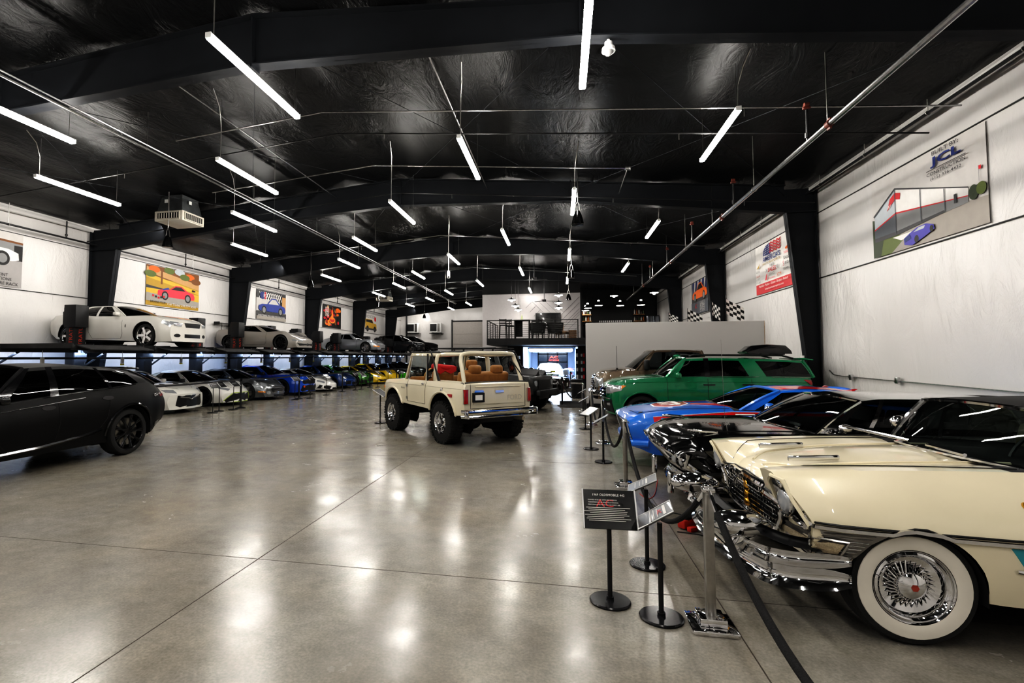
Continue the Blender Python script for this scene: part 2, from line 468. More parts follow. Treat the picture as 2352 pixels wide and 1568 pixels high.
    def greenhouse(s, g):
        sp = s.sp; roof = lambda x: interp(g['roof'], x); yr = g['yr']; cr = g.get('crown', .05); rm = g.get('mat', sp['paint'])
        xbc, xbs, xt = g['ws']; rbc, rbs, rt = g['rw']; gw = g.get('inset', .02)
        yb = lambda x: s.ysh(x) - gw
        def P(L, t, sd):
            xb, xtp = L; bl = g.get('bulge', .03) * math.sin(PI * t)
            b = Vector((xb, yb(xb), s.S(xb) - .006)); tp = Vector((xtp, yr, roof(xtp) - cr)); p = b.lerp(tp, t)
            return (p.x, sd * (p.y + bl), p.z)
        bounds = [(xbs, xt)] + list(g['side']) + [(rbs, rt)]; fr = MB(); tb, tt = g.get('mb', .04), 1 - g.get('mt', .08); gl = g.get('glass', GLASS_D)
        for i in range(len(bounds) - 1):
            A, Bq = bounds[i], bounds[i + 1]; win = i % 2 == 1; NS = 6
            L = [(A[0] + (Bq[0] - A[0]) * k / NS, A[1] + (Bq[1] - A[1]) * k / NS) for k in range(NS + 1)]
            for sd in (1, -1):
                def gr(ta, tc, nn=5): return [[P(q, ta + (tc - ta) * k / nn, sd) for k in range(nn + 1)] for q in L]
                if not win:
                    if g.get('pillar') and i not in g.get('bodypil', ()): q_ = MB(); q_.grid(gr(0, 1, 8), 0, sd < 0); q_.build('pillar', g['pillar'], s.t, smooth=40)
                    else: fr.grid(gr(0, 1, 8), 0, sd < 0)
                else:
                    fr.grid(gr(0, tb, 1), 0, sd < 0); fr.grid(gr(tt, 1, 2), 0, sd < 0)
                    w = MB(); w.grid(gr(tb, tt), 0, sd < 0); w.build('side_window', g.get('sglass', gl), s.t, smooth=60)
        def curve(xc, xs_, z0, z1, yy, n=12): return [(xc + (xs_ - xc) * q * q, q * yy, z0 + (z1 - z0) * q * q) for q in [-1 + 2 * k / n for k in range(n + 1)]]
        wsb = curve(xbc, xbs, s.T(xbc) + .0, s.S(xbs) - .006, yb(xbs)); wst = curve(xt + g.get('hb', .06), xt, roof(xt + .02), roof(xt) - cr, yr)
        rwb = curve(rbc, rbs, s.T(rbc), s.S(rbs) - .006, yb(rbs)); rwt = curve(rt - g.get('hb', .06), rt, roof(rt - .02), roof(rt) - cr, yr)
        def loft(a, b, n, ta=0, tb_=1, bul=0): return [[tuple(Vector(p).lerp(Vector(q), ta + (tb_ - ta) * k / n) + Vector((0, 0, bul * math.sin(PI * (ta + (tb_ - ta) * k / n))))) for p, q in zip(a, b)] for k in range(n + 1)]
        rg = []
        for k in range(17):
            u = k / 16; row = []
            for p, q in zip(wst, rwt):
                x = p[0] + (q[0] - p[0]) * u; row.append((x, p[1], roof(x) - cr * (p[1] / yr) ** 2))
            rg.append(row)
        fr.grid(rg)
        bw = g.get('wsbul', .02)
        w = MB(); w.grid(loft(wsb, wst, 6, 0, .97, bw)); w.build('windshield', g.get('wglass', gl), s.t, smooth=60)
        if g.get('rear', True):
            w = MB(); w.grid(loft(rwb, rwt, 6, .03, .95, bw)); w.build('rear_window', g.get('rglass', gl), s.t, smooth=60)
        ap = g.get('ap', .025); trim = g.get('trim')
        tr = MB() if trim else fr
        for sd in (0, -1):
            a, b = Vector(wsb[sd]), Vector(wst[sd]); tr.tube([a.lerp(b, k / 8) + Vector((0, 0, bw * math.sin(PI * k / 8))) for k in range(9)], ap, 6)
            a, b = Vector(rwb[sd]), Vector(rwt[sd]); fr.tube([a.lerp(b, k / 8) + Vector((0, 0, bw * math.sin(PI * k / 8))) for k in range(9)], ap, 6)
        fr.tube(rwt, ap * .8, 6); tr.tube(wst, ap * .8, 6)
        if trim: tr.build('windshield_trim', trim, s.t)
        s.roof = fr.build('roof', rm, s.t, smooth=40)
        s.wsb, s.wst = wsb, wst
        lg = MB(); lg.tube([tuple(Vector(p) + Vector((.0, 0, .004))) for p in wsb], .014, 6); lg.build('windshield_gasket', g.get('gasket', BLACK), s.t)
    def seats(s, rows, m=SEATBLK, top=.05, y=.36, w=.42, head=True, wheel=None):
        for x in rows:
            for sd in (1, -1):
                z = s.S(x); mb = MB(); R = Matrix.Rotation(-.22, 3, 'Y')
                mb.rbox((x, sd * y, z - .12 + top / 2), (.13, w, .5 + top), .05, rot=R)
                if head: mb.rbox((x - .07, sd * y, z + top + .14), (.1, .25, .14), .05, rot=R)
                mb.build('seat', m, s.t)
        if wheel:
            x, yy = wheel; mb = MB(); R = Matrix.Rotation(-.45, 3, 'Y'); z = s.S(x) + .03
            mb.tube([Vector((x, yy, z)) + R @ Vector((0, .18 * math.cos(2 * PI * k / 20), .18 * math.sin(2 * PI * k / 20))) for k in range(20)], .013, 6, closed=True)
            for a in (0, 2.1, 4.2): mb.tube([(x, yy, z), Vector((x, yy, z)) + R @ Vector((0, .18 * math.cos(a), .18 * math.sin(a)))], .012, 5)
            mb.build('steering_wheel', BLACK, s.t)
    def mirrors(s, x, m, z=None, size=(.14, .17, .12), out=.02):
        z = z if z is not None else s.S(x) + .07
        for sd in (1, -1):
            mb = MB(); y = s.ysh(x) + size[1] / 2 + out
            mb.rbox((x, sd * y, z), size, .045, seg=3); mb.tube([(x, sd * (s.ysh(x) - .04), z - .06), (x, sd * y, z - .03)], .018, 6)
            o = mb.build('mirror', m, s.t)
# ------------------------------------------------------------------ camera, world
cam = bpy.data.cameras.new('camera'); co = bpy.data.objects.new('camera', cam); COL.objects.link(co)
co.location = (0, 0, 1.72); co.rotation_euler = (math.radians(90 + 2.874), 0, math.radians(11.756))
cam.sensor_width = 36; cam.lens = 36 * 1195 / 2352; cam.shift_x = (1176 - 1040) / 2352; cam.shift_y = -(784 - 760) / 2352
cam.clip_start = .05; cam.clip_end = 200; SC.camera = co
wd = bpy.data.worlds.new('world'); SC.world = wd; wd.use_nodes = True
wd.node_tree.nodes['Background'].inputs[0].default_value = (.5, .55, .65, 1); wd.node_tree.nodes['Background'].inputs[1].default_value = .0
SC.view_settings.view_transform = 'Standard'; SC.view_settings.look = 'None'; SC.view_settings.exposure = .72
SC.view_settings.use_curve_mapping = True
_cv = SC.view_settings.curve_mapping; _c = _cv.curves[3]
for _p in ((.03, .011), (.1, .068), (.3, .29), (.6, .645)): _c.points.new(*_p)
_cv.update()
cy_ = SC.cycles
cy_.use_adaptive_sampling = True; cy_.adaptive_threshold = .06; cy_.adaptive_min_samples = 12; cy_.max_bounces = 4; cy_.diffuse_bounces = 2; cy_.glossy_bounces = 3; cy_.transmission_bounces = 2; cy_.transparent_max_bounces = 10
cy_.caustics_reflective = False; cy_.caustics_refractive = False; cy_.use_denoising = True; cy_.sample_clamp_indirect = 4; cy_.sample_clamp_direct = 0

XL, XR, YB, YF, XC = -15.8, 6.45, 50.2, -7., -4.65
ZE, ZRG = 6.15, 7.12
def zc(x): return ZRG - (ZRG - ZE) * abs(x - XC) / (XR - XC)
BAYS = [7.13 + 7.62 * k for k in range(-1, 6)]

# ------------------------------------------------------------------ structure materials
def floor_material():
    m = bpy.data.materials.new('polished_concrete'); m.use_nodes = True; nt = m.node_tree; b = nt.nodes['Principled BSDF']; N = nt.nodes.new; K = nt.links.new
    tc = N('ShaderNodeTexCoord')
    def noise(sc, det, rough=.6, dist=0.):
        n = N('ShaderNodeTexNoise'); n.inputs['Scale'].default_value = sc; n.inputs['Detail'].default_value = det; n.inputs['Roughness'].default_value = rough; n.inputs['Distortion'].default_value = dist
        K(tc.outputs['Object'], n.inputs['Vector']); return n
    def ramp(src, stops):
        r = N('ShaderNodeValToRGB'); e = r.color_ramp.elements
        r.color_ramp.interpolation = 'B_SPLINE'
        while len(e) < len(stops): e.new(.5)
        for q, (p, c) in zip(e, stops): q.position = p; q.color = (*c, 1)
        K(src, r.inputs[0]); return r
    def rng(src, lo, hi, a0, a1):
        r = N('ShaderNodeMapRange'); r.inputs[1].default_value = lo; r.inputs[2].default_value = hi; r.inputs[3].default_value = a0; r.inputs[4].default_value = a1; K(src, r.inputs[0]); return r.outputs[0]
    def mul(x, y):
        m_ = N('ShaderNodeMath'); m_.operation = 'MULTIPLY'; K(x, m_.inputs[0]); K(y, m_.inputs[1]); return m_.outputs[0]
    v = mul(rng(noise(.35, 4, .55).outputs[0], .25, .75, .84, 1.16), rng(noise(1.7, 9, .66).outputs[0], .25, .75, .76, 1.24))
    v = mul(v, rng(noise(55, 2).outputs[0], .3, .7, .86, 1.14)); v = mul(v, rng(noise(9, 6, .7).outputs[0], .3, .7, .88, 1.12))
    c1 = ramp(noise(.8, 5, .6).outputs[0], [(.3, (.245, .220, .178)), (.5, (.262, .243, .208)), (.7, (.28, .265, .24))])
    mx = N('ShaderNodeMix'); mx.data_type = 'RGBA'; mx.blend_type = 'MULTIPLY'; mx.inputs[0].default_value = 1.
    K(c1.outputs[0], mx.inputs[6]); K(v, mx.inputs[7]); K(mx.outputs[2], b.inputs['Base Color'])
    r = noise(1.3, 6, .7); rr = N('ShaderNodeMapRange'); rr.inputs[1].default_value = .3; rr.inputs[2].default_value = .7; rr.inputs[3].default_value = .13; rr.inputs[4].default_value = .29
    K(r.outputs[0], rr.inputs[0]); K(rr.outputs[0], b.inputs['Roughness'])
    bn = noise(7, 4, .6); bp = N('ShaderNodeBump'); bp.inputs['Strength'].default_value = .05; bp.inputs['Distance'].default_value = .02
    K(bn.outputs[0], bp.inputs['Height']); K(bp.outputs[0], b.inputs['Normal']); b.inputs['Specular IOR Level'].default_value = .5
    return m
def vinyl_material(name, col, rough, bump, scale, seam=False):
    m = bpy.data.materials.new(name); m.use_nodes = True; nt = m.node_tree; b = nt.nodes['Principled BSDF']; N = nt.nodes.new; K = nt.links.new
    tc = N('ShaderNodeTexCoord'); mp = N('ShaderNodeMapping'); mp.inputs['Scale'].default_value = scale; mp.inputs['Rotation'].default_value = (.5, .3, 0)
    K(tc.outputs['Object'], mp.inputs[0])
    n = N('ShaderNodeTexNoise'); n.inputs['Scale'].default_value = 1.; n.inputs['Detail'].default_value = 5; n.inputs['Roughness'].default_value = .62; n.inputs['Distortion'].default_value = 1.6
    K(mp.outputs[0], n.inputs['Vector'])
    n2 = N('ShaderNodeTexNoise'); n2.inputs['Scale'].default_value = .35; n2.inputs['Detail'].default_value = 2; K(tc.outputs['Object'], n2.inputs['Vector'])
    mk = N('ShaderNodeMapRange'); mk.inputs[1].default_value = .42; mk.inputs[2].default_value = .62; mk.inputs[3].default_value = .12; mk.inputs[4].default_value = 1.
    K(n2.outputs[0], mk.inputs[0])
    mu = N('ShaderNodeMath'); mu.operation = 'MULTIPLY'; K(n.outputs[0], mu.inputs[0]); K(mk.outputs[0], mu.inputs[1])
    bp = N('ShaderNodeBump'); bp.inputs['Strength'].default_value = bump; bp.inputs['Distance'].default_value = .05
    K(mu.outputs[0], bp.inputs['Height']); K(bp.outputs[0], b.inputs['Normal'])
    r = N('ShaderNodeValToRGB'); e = r.color_ramp.elements; e[0].position = .3; e[1].position = .7
    e[0].color = (*[c * .88 for c in col], 1); e[1].color = (*[min(1, c * 1.05) for c in col], 1); K(n2.outputs[0], r.inputs[0]); K(r.outputs[0], b.inputs['Base Color'])
    b.inputs['Roughness'].default_value = rough; b.inputs['Specular IOR Level'].default_value = .5 if col[0] > .1 else .36
    return m
FLOOR = floor_material()
WALLV = vinyl_material('white_vinyl_insulation', (.72, .70, .68), .27, 1.0, (1.6, 2.6, 1.1))
CEILV = vinyl_material('black_vinyl_insulation', (.0065, .0068, .0075), .42, 1., (2.2, .9, 1.5))
IRON = mat('dark_painted_steel', (.019, .021, .025), .55, noise=.12, nscale=2, spec=.25)
JOINT = mat('floor_joint', (.06, .05, .04), .8, noise=.2)
GREYP = mat('grey_partition', (.50, .487, .47), .6, noise=.02, nscale=.5)
MEZZW = mat('mezzanine_wall', (.42, .40, .397), .6, noise=.03)
BLACKW = mat('black_wall', (.008, .008, .009), .6, noise=.2)

# ------------------------------------------------------------------ shell
f = MB(); f.grid([[(XL - .3 + (XR - XL + .6) * i / 4, YF + (YB - YF) * j / 8, 0) for i in range(5)] for j in range(9)]); struct(f.build('floor', FLOOR, smooth=0))
k = 1
for pts in (((-2.55, YF), (-2.55, YB)), ((1.07, YF), (1.07, 18)), ((-9.3, YF), (-9.3, YB))):
    b = MB(); b.box((pts[0][0], (pts[0][1] + pts[1][1]) / 2, .0006), (.008, pts[1][1] - pts[0][1], .001)); struct(b.build('trim_%d' % k, JOINT, smooth=0)); k += 1
for y in (4.1, 8.78, 13.45, 18.1):
    b = MB(); b.box(((XL + XR) / 2, y, .0006), (XR - XL, .008 if y > 5 else .006, .001)); struct(b.build('trim_%d' % k, JOINT, smooth=0)); k += 1
for nm, x in (('wall_right', XR), ('wall_left', XL)):
    b = MB(); s_ = 1 if x > 0 else -1; rows = []
    for i in range(120):
        y = YF + (YB - YF) * i / 119; rows.append([(x + s_ * .0 - s_ * .012 * abs(math.sin(PI * z / 1.25)) * abs(math.sin(PI * y / 1.27)), y, z) for z in [6.25 * q / 22 for q in range(23)]])
    b.grid(rows); struct(b.build(nm, WALLV))
b = MB(); b.grid([[(XL, YB, 0), (XC, YB, 0), (XR, YB, 0)], [(XL, YB, 6.2), (XC, YB, 7.2), (XR, YB, 6.2)]]); struct(b.build('wall_back', WALLV, smooth=0))
b = MB(); b.grid([[(XL, YF, 0), (XC, YF, 0), (XR, YF, 0)], [(XL, YF, 6.2), (XC, YF, 7.2), (XR, YF, 6.2)]]); struct(b.build('wall_front', WALLV, smooth=0))
b = MB(); xs = [XL + .02]
pur = [XL + (XC - XL) * i / 7 for i in range(8)] + [XC + (XR - XC) * i / 7 for i in range(1, 8)]
rows = []
for j in range(61):
    y = YF + (YB - YF) * j / 60; row = []
    for i in range(len(pur) - 1):
        for q in range(6):
            u = q / 6; x = pur[i] + (pur[i + 1] - pur[i]) * u; row.append((x, y, zc(x) + .04 - .09 * math.sin(PI * u) * (.75 + .25 * math.sin(j * 1.7 + i))))
    row.append((XR, y, zc(XR) + .04)); rows.append(row)
b.grid(rows); struct(b.build('ceiling', CEILV))
# wall girts: dark lines that hold the vinyl
for x, s_ in ((XR - .02, 1), (XL + .02, -1)):
    for z in (3.72, 5.38):
        b = MB(); b.box((x, (YF + YB) / 2, z), (.02, YB - YF, .018)); struct(b.build('trim_%d' % k, MATBLK, smooth=0)); k += 1
b = MB(); b.tube([(XR - .12, y, 6.0 + .02 * math.sin(y)) for y in [YF + (YB - YF) * i / 60 for i in range(61)]], .07, 8); struct(b.build('trim_%d' % k, WALLV)); k += 1
b = MB(); b.tube([(XL + .12, y, 6.02 + .02 * math.sin(y)) for y in [YF + (YB - YF) * i / 60 for i in range(61)]], .07, 8); struct(b.build('trim_%d' % k, WALLV)); k += 1

# rigid frames: tapered columns and rafters
BOT = [(-14.6, 5.34), (-9.6, 5.95), (XC, 6.24), (.3, 6.06), (5.69, 5.43)]
for y in BAYS:
    b = MB(); fl = .11
    for pts_in, xo in (([(6.2, 0), (5.69, 5.43)], 6.38), ([(-15.28, 0), (-14.6, 5.34)], -15.66)):
        (x0, z0), (x1, z1) = pts_in; sg = 1 if xo > 0 else -1
        b.prism([(x0, y - .006, 0), (xo, y - .006, 0), (xo, y - .006, 6.05), (x1, y - .006, 6.05), (x1, y - .006, z1)], (0, .012, 0))
        b.prism([(x0, y - fl, 0), (x0 + sg * .02, y - fl, 0), (x1 + sg * .02, y - fl, z1 + .05), (x1, y - fl, z1 + .05)], (0, 2 * fl, 0))
        b.box((xo, y, 3.02), (.02, 2 * fl, 6.05)); b.box(((x1 + xo) / 2, y, z1), (abs(xo - x1), 2 * fl, .02))
        b.box(((x0 + xo) / 2, y, .015), (abs(xo - x0) + .1, .3, .03))
    struct(b.build('steel_column', IRON, smooth=0))
    b = MB(); top = [(x, zc(x) - .07) for x in (5.69, XC, -14.6)]
    b.prism([(x, y - .006, z) for x, z in BOT + top], (0, .012, 0))
    for (x0, z0), (x1, z1) in zip(BOT[:-1], BOT[1:]): b.prism([(x0, y - fl, z0), (x1, y - fl, z1), (x1, y - fl, z1 + .022), (x0, y - fl, z0 + .022)], (0, 2 * fl, 0))
    for (x0, z0), (x1, z1) in zip(top[:-1], top[1:]): b.prism([(x0, y - fl, z0), (x1, y - fl, z1), (x1, y - fl, z1 - .022), (x0, y - fl, z0 - .022)], (0, 2 * fl, 0))
    for x in (-9.6, .3): b.box((x, y, (interp(BOT, x) + zc(x)) / 2), (.03, 2 * fl, zc(x) - interp(BOT, x) - .1))
    b.box((XC, y, 6.6), (.03, 2 * fl, .8))
    struct(b.build('roof_beam', IRON, smooth=0))
# X bracing rods under the roof in the first three bays
for y0, y1 in zip(BAYS[1:3], BAYS[2:4]):
    for x0, x1 in ((-14, -9.6), (-9.6, XC), (XC, .3), (.3, 5.7)):
        b = MB()
        for p, q in (((x0, y0), (x1, y1)), ((x1, y0), (x0, y1))): b.tube([(p[0], p[1], zc(p[0]) - .32), (q[0], q[1], zc(q[0]) - .32)], .007, 5)
        struct(b.build('roof_beam_brace', IRON, smooth=0))

# partition, mezzanine, back rooms
b = MB(); b.rbox((3.64, 18.55, 1.45), (5.6, .14, 2.9), .008, seg=1); struct(b.build('wall_partition', GREYP, smooth=0))
b = MB(); b.box((3.64, 18.47, .07), (5.6, .02, .14)); struct(b.build('baseboard_partition', MATBLK, smooth=0))
WOOD = mat('wood_edge', (.35, .22, .11), .6, noise=.3, nscale=20)
b = MB(); b.box((6.435, 18.55, 1.45), (.012, .15, 2.9)); struct(b.build('trim_%d' % k, WOOD, smooth=0)); k += 1
# box of rooms behind: shiplap wall at Y=32 (upper), black fronts
b = MB(); b.box((-1.8, 32.08, 4.15), (5.95, .14, 2.9)); b.box((-3.9, 32.08, 1.35), (1.75, .14, 2.7))
b.box((-4.72, 41, 3.3), (.1, 17.8, 6.6)); struct(b.build('wall_mezzanine', MEZZW, smooth=0))
b = MB(); z0 = 2.75
def mz(x, z): return (x, 31.995, z)
for i in range(9): b.tube([mz(-2.1 + i * .25, 4.72 - i * .25 + .0), mz(-1.75 + i * .25, 5.07 - i * .25)], .008, 4)
b.tube([mz(-2.45, 2.75), mz(-2.45, 5.4)], .006, 4)
for i in range(4): b.tube([mz(-1.7 + i * .4, 5.1), mz(-.45 + i * .2, 3.85 + i * .2)], .008, 4); b.tube([mz(-.4 + i * .35 - .0, 3.85), mz(1.1, 5.35 - i * .35)], .008, 4)
for i in range(4): b.tube([mz(-.6 + i * .4, 2.75), mz(1.1, 4.45 - i * .4)], .008, 4)
struct(b.build('trim_%d' % k, mat('groove_shadow', (.2, .19, .19), .7, noise=.1), smooth=0)); k += 1
b = MB(); b.box((3.8, 37.6, 3.6), (5.3, .14, 7.2)); b.box((-1.8, 31.95, 6.25), (5.9, .1, 1.3)); b.box((3.8, 31.5, 6.62), (5.3, 12, .1)); b.box((1.2, 34.6, 4.2), (.1, 5.2, 3)); struct(b.build('wall_bar', BLACKW, smooth=0))
b = MB(); b.box((-1.45, 29.5, 2.53), (4.74, 4.8, .34)); b.box((3.7, 32, 2.53), (5.6, 10, .34)); struct(b.build('mezzanine_slab', BLACKW, smooth=0))
# lower storey front: gray strip, black posts, garage opening 2.35 high
b = MB()
b.box((-2.62, 30.6, 1.18), (.9, .12, 2.36)); b.box((1.15, 30.6, 1.18), (.42, .12, 2.36)); b.box((3.9, 30.6, 1.18), (5.1, .12, 2.36)); b.box((-.65, 30.6, 2.36), (3.2, .12, .1))
struct(b.build('wall_garage_front', BLACKW, smooth=0))
BLUEW = mat('garage_wall', (.42, .52, .70), .5, noise=.03)
b = MB(); b.box((-2.25, 35.6, 1.3), (.1, 9.8, 2.6)); b.box((.98, 35.6, 1.3), (.1, 9.8, 2.6)); b.box((-.64, 40.5, 1.3), (3.3, .1, 2.6)); struct(b.build('wall_garage', BLUEW, smooth=0))
b = MB(); b.box((-.64, 35.6, 2.62), (3.3, 9.8, .06)); struct(b.build('ceiling_garage', BLACKW, smooth=0))
MATG = mat('doormat_grey', (.06, .06, .06), .9, bump=.5, bscale=200)
# ------------------------------------------------------------------ ceiling lights
TUBE = mat('tube_light_diffuser', (1, 1, 1), .5, emit=(1., .965, .91), es=60., noise=.01)
def make_light():
    t = thing('tube_light', 'x', 'ceiling light')
    b = MB(); b.rbox((0, 0, -.035), (.095, 2.2, .065), .025, seg=3); b.build('diffuser', TUBE, t)
    b = MB(); b.rbox((0, 0, .012), (.055, 2.18, .03), .006); 
    for s_ in (-1, 1): b.box((0, s_ * 1.105, -.02), (.08, .012, .07))
    b.build('housing', WHITE, t)
    return t
def light_cable(t, x, y):
    h = zc(x) - 5.66 - .05
    for s_ in (-1, 1):
        b = MB(); b.tube([(0, s_ * 1.0, .02), (0, s_ * 1.0, h)], .004, 5)
        if s_ < 0: b.tube([(.01, -1.02, .02), (.02, -1.03, h * .5), (.06, -1.15, h * .8), (.1, -1.4, h)], .009, 5)
        b.build('hanging_cable', STEEL, t)
ROWS = [(2.78, 9.87, 3, 'above the classic car noses'), (.34, 6.5, 4, 'above the chrome rope posts'), (-1.74, 10.0, 4, 'above the open four-by-four'),
        (-4.17, 6.52, 5, 'under the roof ridge'), (-6.62, 10.05, 5, 'over the open aisle'), (-8.66, 6.6, 6, 'above the belt barrier'), (-11.1, 10.1, 5, 'above the lifts')]
ORD = ['first', 'second', 'third', 'fourth', 'fifth', 'sixth', 'seventh', 'eighth']
LT = None
for x, y0, n, where in ROWS:
    for i in range(-2 if y0 > 9 else -1, n):
        y = y0 + 6.86 * i
        if y < -5: continue
        lab = 'white tube light %s, %s of its row from the front beam' % (where, ORD[i]) if i >= 0 else 'white tube light %s, %s behind the viewpoint' % (where, ['just', 'farther'][-i - 1])
        if LT is None: LT = o = make_light()
        else: o = dup(LT)
        for ch in list(o.children):
            if ch.name.startswith('hanging'): bpy.data.objects.remove(ch)
        o.location = (x, y, 5.66); o['label'] = lab; o['group'] = 'tube lights hanging from the roof'; light_cable(o, x, y)

# ------------------------------------------------------------------ pipes and conduits along the roof
GALV = mat('galvanised_pipe', (.5, .5, .5), .3, 1., noise=.15, nscale=15)
COUP = mat('red_coupling', (.15, .04, .026), .5, noise=.2)
BLKPIPE = mat('black_pipe', (.02, .02, .021), .4, noise=.1)
def pipe(name, label, x, z, y0, y1, r, m, rods, coup=(), rodx=0.):
    t = thing(name, label, 'pipe', (x, 0, z)); b = MB(); b.tube([(0, y0, 0), (0, (y0 + y1) / 2, 0), (0, y1, 0)], r, 10); b.build('pipe_run', m, t)
    for y in rods:
        q = MB(); q.tube([(rodx, y, 0), (rodx, y, zc(x) - z - .03)], .009, 6); q.tube([(r * 1.25 * math.cos(a), y, r * 1.25 * math.sin(a)) for a in [2 * PI * i / 12 for i in range(12)]], .007, 5, closed=True); q.build('hanger_rod', STEEL, t)
    for y in coup:
        q = MB(); q.cyl((0, y, 0), r * 1.35, .11, 12, 'y'); q.box((0, y, r * 1.4), (.03, .09, .05)); q.box((0, y, -r * 1.4), (.03, .09, .05)); q.build('pipe_coupling', COUP, t)
    return t
p = pipe('sprinkler_main', 'long steel sprinkler main on hanger rods in front of the white banner wall', 3.96, 5.2, -2, 33, .042, GALV, [5.6 + 3.05 * i for i in range(9)], [8.6, 13.9, 20.1, 26.5])
for y in (9.3, 13.0, 16.9, 20.7, 24.6):
    q = MB(); q.tube([(0, y, 0), (0, y, .55)], .022, 8); q.cyl((0, y, .12), .04, .08, 10); q.build('riser_pipe', BLKPIPE, p)
    q = MB(); q.rbox((0, y, .58), (.12, .06, .05), .02); q.cyl((0, y, .63), .04, .07, 10, 'x'); q.build('riser_tee', COUP, p)
pipe('sprinkler_line', 'thin black pipe hung along the top of the banner wall', 6.2, 5.9, -2, 33.4, .028, BLKPIPE, [4.5 + 1.9 * i for i in range(16)])
p = pipe('sprinkler_line', 'twin grey conduit run hanging above the black belt barrier', -8.3, 6.0, -2, 41, .022, GALV, [5.2 + 3.8 * i for i in range(10)])
q = MB(); q.tube([(.09, -2, .03), (.09, 41, .03)], .016, 8); q.build('pipe_run', GALV, p)
p = pipe('sprinkler_line', 'black pipe running along the lift wall over the posters', -15.45, 5.52, -2, 46, .03, BLKPIPE, [4.2 + 3.81 * i for i in range(11)])
for y in (13.6, 19.0, 26.4, 34.2, 41.6):
    q = MB(); q.tube([(0, y, 0), (0, y, .55)], .022, 8); q.cyl((0, y, .1), .04, .05, 10); q.build('riser_pipe', BLKPIPE, p)
# branch lines that follow the roof slope across the hall
def branch(label, y, xs, dz, r, m, drops=()):
    t = thing('conduit_line', label, 'pipe', (0, y, 0)); b = MB(); b.tube([(x, 0, zc(x) - dz) for x in xs], r, 7); b.build('pipe_run', m, t)
    for x, L in drops:
        q = MB(); q.tube([(x, 0, zc(x) - dz), (x, 0, zc(x) - dz - L)], .008, 5); q.build('drop_rod', STEEL, t)
sp_ = lambda a, b, n=8: [a + (b - a) * i / n for i in range(n + 1)]
branch('pale conduit crossing the roof just behind the front beam', 9.45, sp_(-8.0, XC) + sp_(XC, 6.2), .5, .014, GALV, [(-1.9, .2), (3.08, .15)])
branch('pale conduit crossing the roof over the middle light tubes', 12.4, sp_(-9.3, XC) + sp_(XC, 1.55), .5, .016, GALV, [(-9.2, .3)])
branch('black sprinkler branch crossing the roof behind the first beam', 10.2, sp_(-15.4, XC) + sp_(XC, 6.2), .62, .016, BLKPIPE, [(-10, .12), (-3.6, .12), (-.6, .12), (2.2, .12)])
branch('black sprinkler branch crossing the roof before the second beam', 14.3, sp_(-15.4, XC) + sp_(XC, 6.2), .62, .016, BLKPIPE, [(-3, .12), (1.4, .12), (4.6, .12)])
branch('grey conduit crossing the roof behind the second beam', 20.0, sp_(-12, XC) + sp_(XC, 5.2), .55, .014, GALV, [(-8, .15), (-2, .15)])
branch('grey conduit crossing the roof behind the third beam', 27.6, sp_(-13, XC) + sp_(XC, 3.8), .55, .014, GALV, [(-9, .15), (-6, .15)])
branch('grey conduit crossing the roof near the deep end', 36.7, sp_(-13, XC), .55, .014, GALV)
def longrun(label, pts):
    t = thing('conduit_line', label, 'pipe'); b = MB(); b.tube(pts, .014, 7); b.build('pipe_run', GALV, t); q = MB(); q.rbox(pts[0], (.12, .12, .06), .01); q.build('junction_box', GALV, t)
longrun('pale conduit running front to back beside the ridge', [(-2.0, y, zc(-2.0) - .42) for y in (7.4, 9.5, 12, 14.5)])
longrun('pale conduit running back from its bend near the roof middle', [(1.55, y, zc(1.55) - .5) for y in (12.4, 13, 14.3)])
longrun('pale conduit running front to back over the cream four-by-four', [(-6.6, y, zc(-6.6) - .42) for y in (7.4, 9.5, 12, 14.5)])

# ------------------------------------------------------------------ hanging air unit, speakers, cameras
DUCT = mat('duct_metal', (.16, .17, .175), .38, .55, noise=.25, nscale=4)
DWHITE = mat('diffuser_white', (.62, .58, .5), .45, noise=.04)
def air_unit(loc, label, s_=1.):
    t = thing('air_unit', label, 'air vent', loc)
    b = MB(); b.rbox((0, 0, .17), (.95, .95, .3), .02); b.build('diffuser_box', DWHITE, t)
    for ang, nm in ((0, 'vent_grille'), (PI / 2, 'vent_grille'), (PI, 'vent_grille')):
        R = Matrix.Rotation(ang, 3, 'Z'); q = MB(); q.box((0, -.478, .17), (.72, .02, .19), 0)
        for i in range(8): q.box((-.3 + i * .085, -.49, .17), (.022, .02, .15), 1, rot=Matrix.Rotation(.5, 3, 'Z'))
        for w_, d_ in (((0, -.49, .27), (.78, .03, .03)), ((0, -.49, .07), (.78, .03, .03)), ((-.38, -.49, .17), (.03, .03, .22)), ((.38, -.49, .17), (.03, .03, .22))): q.box(w_, d_, 1)
        q.v = [tuple(R @ Vector(v)) for v in q.v]; q.build(nm, [BLACK, DWHITE], t)
    b = MB(); h = zc(loc[0]) - loc[2]; b.box((0, 0, .32 + .2), (.86, .86, .4), taper=.82); b.box((0, 0, .7 + (h - .7) / 2), (.7, .7, h - .7))
    for z in (.72, 1.05): b.box((0, 0, z), (.72, .72, .02))
    b.build('supply_duct', DUCT, t)
    b = MB(); b.box((-.95, .05, .75 + (h - .75) / 2), (.62, .8, h - .75)); b.box((-.95, .05, .76), (.66, .84, .03)); b.build('return_duct', DUCT, t)
    q = MB(); q.box((-.12, -.43, .62), (.11, .01, .1)); q.box((.43, -.1, .62), (.01, .11, .1)); q.build('sticker', WHITE, t)
air_unit((-11.3, 13.6, 5.72), 'boxy white four-way air diffuser under a metal duct in the first lift bay')
air_unit((-12.4, 35.5, 5.72), 'boxy white four-way air diffuser under a metal duct deep in the hall')
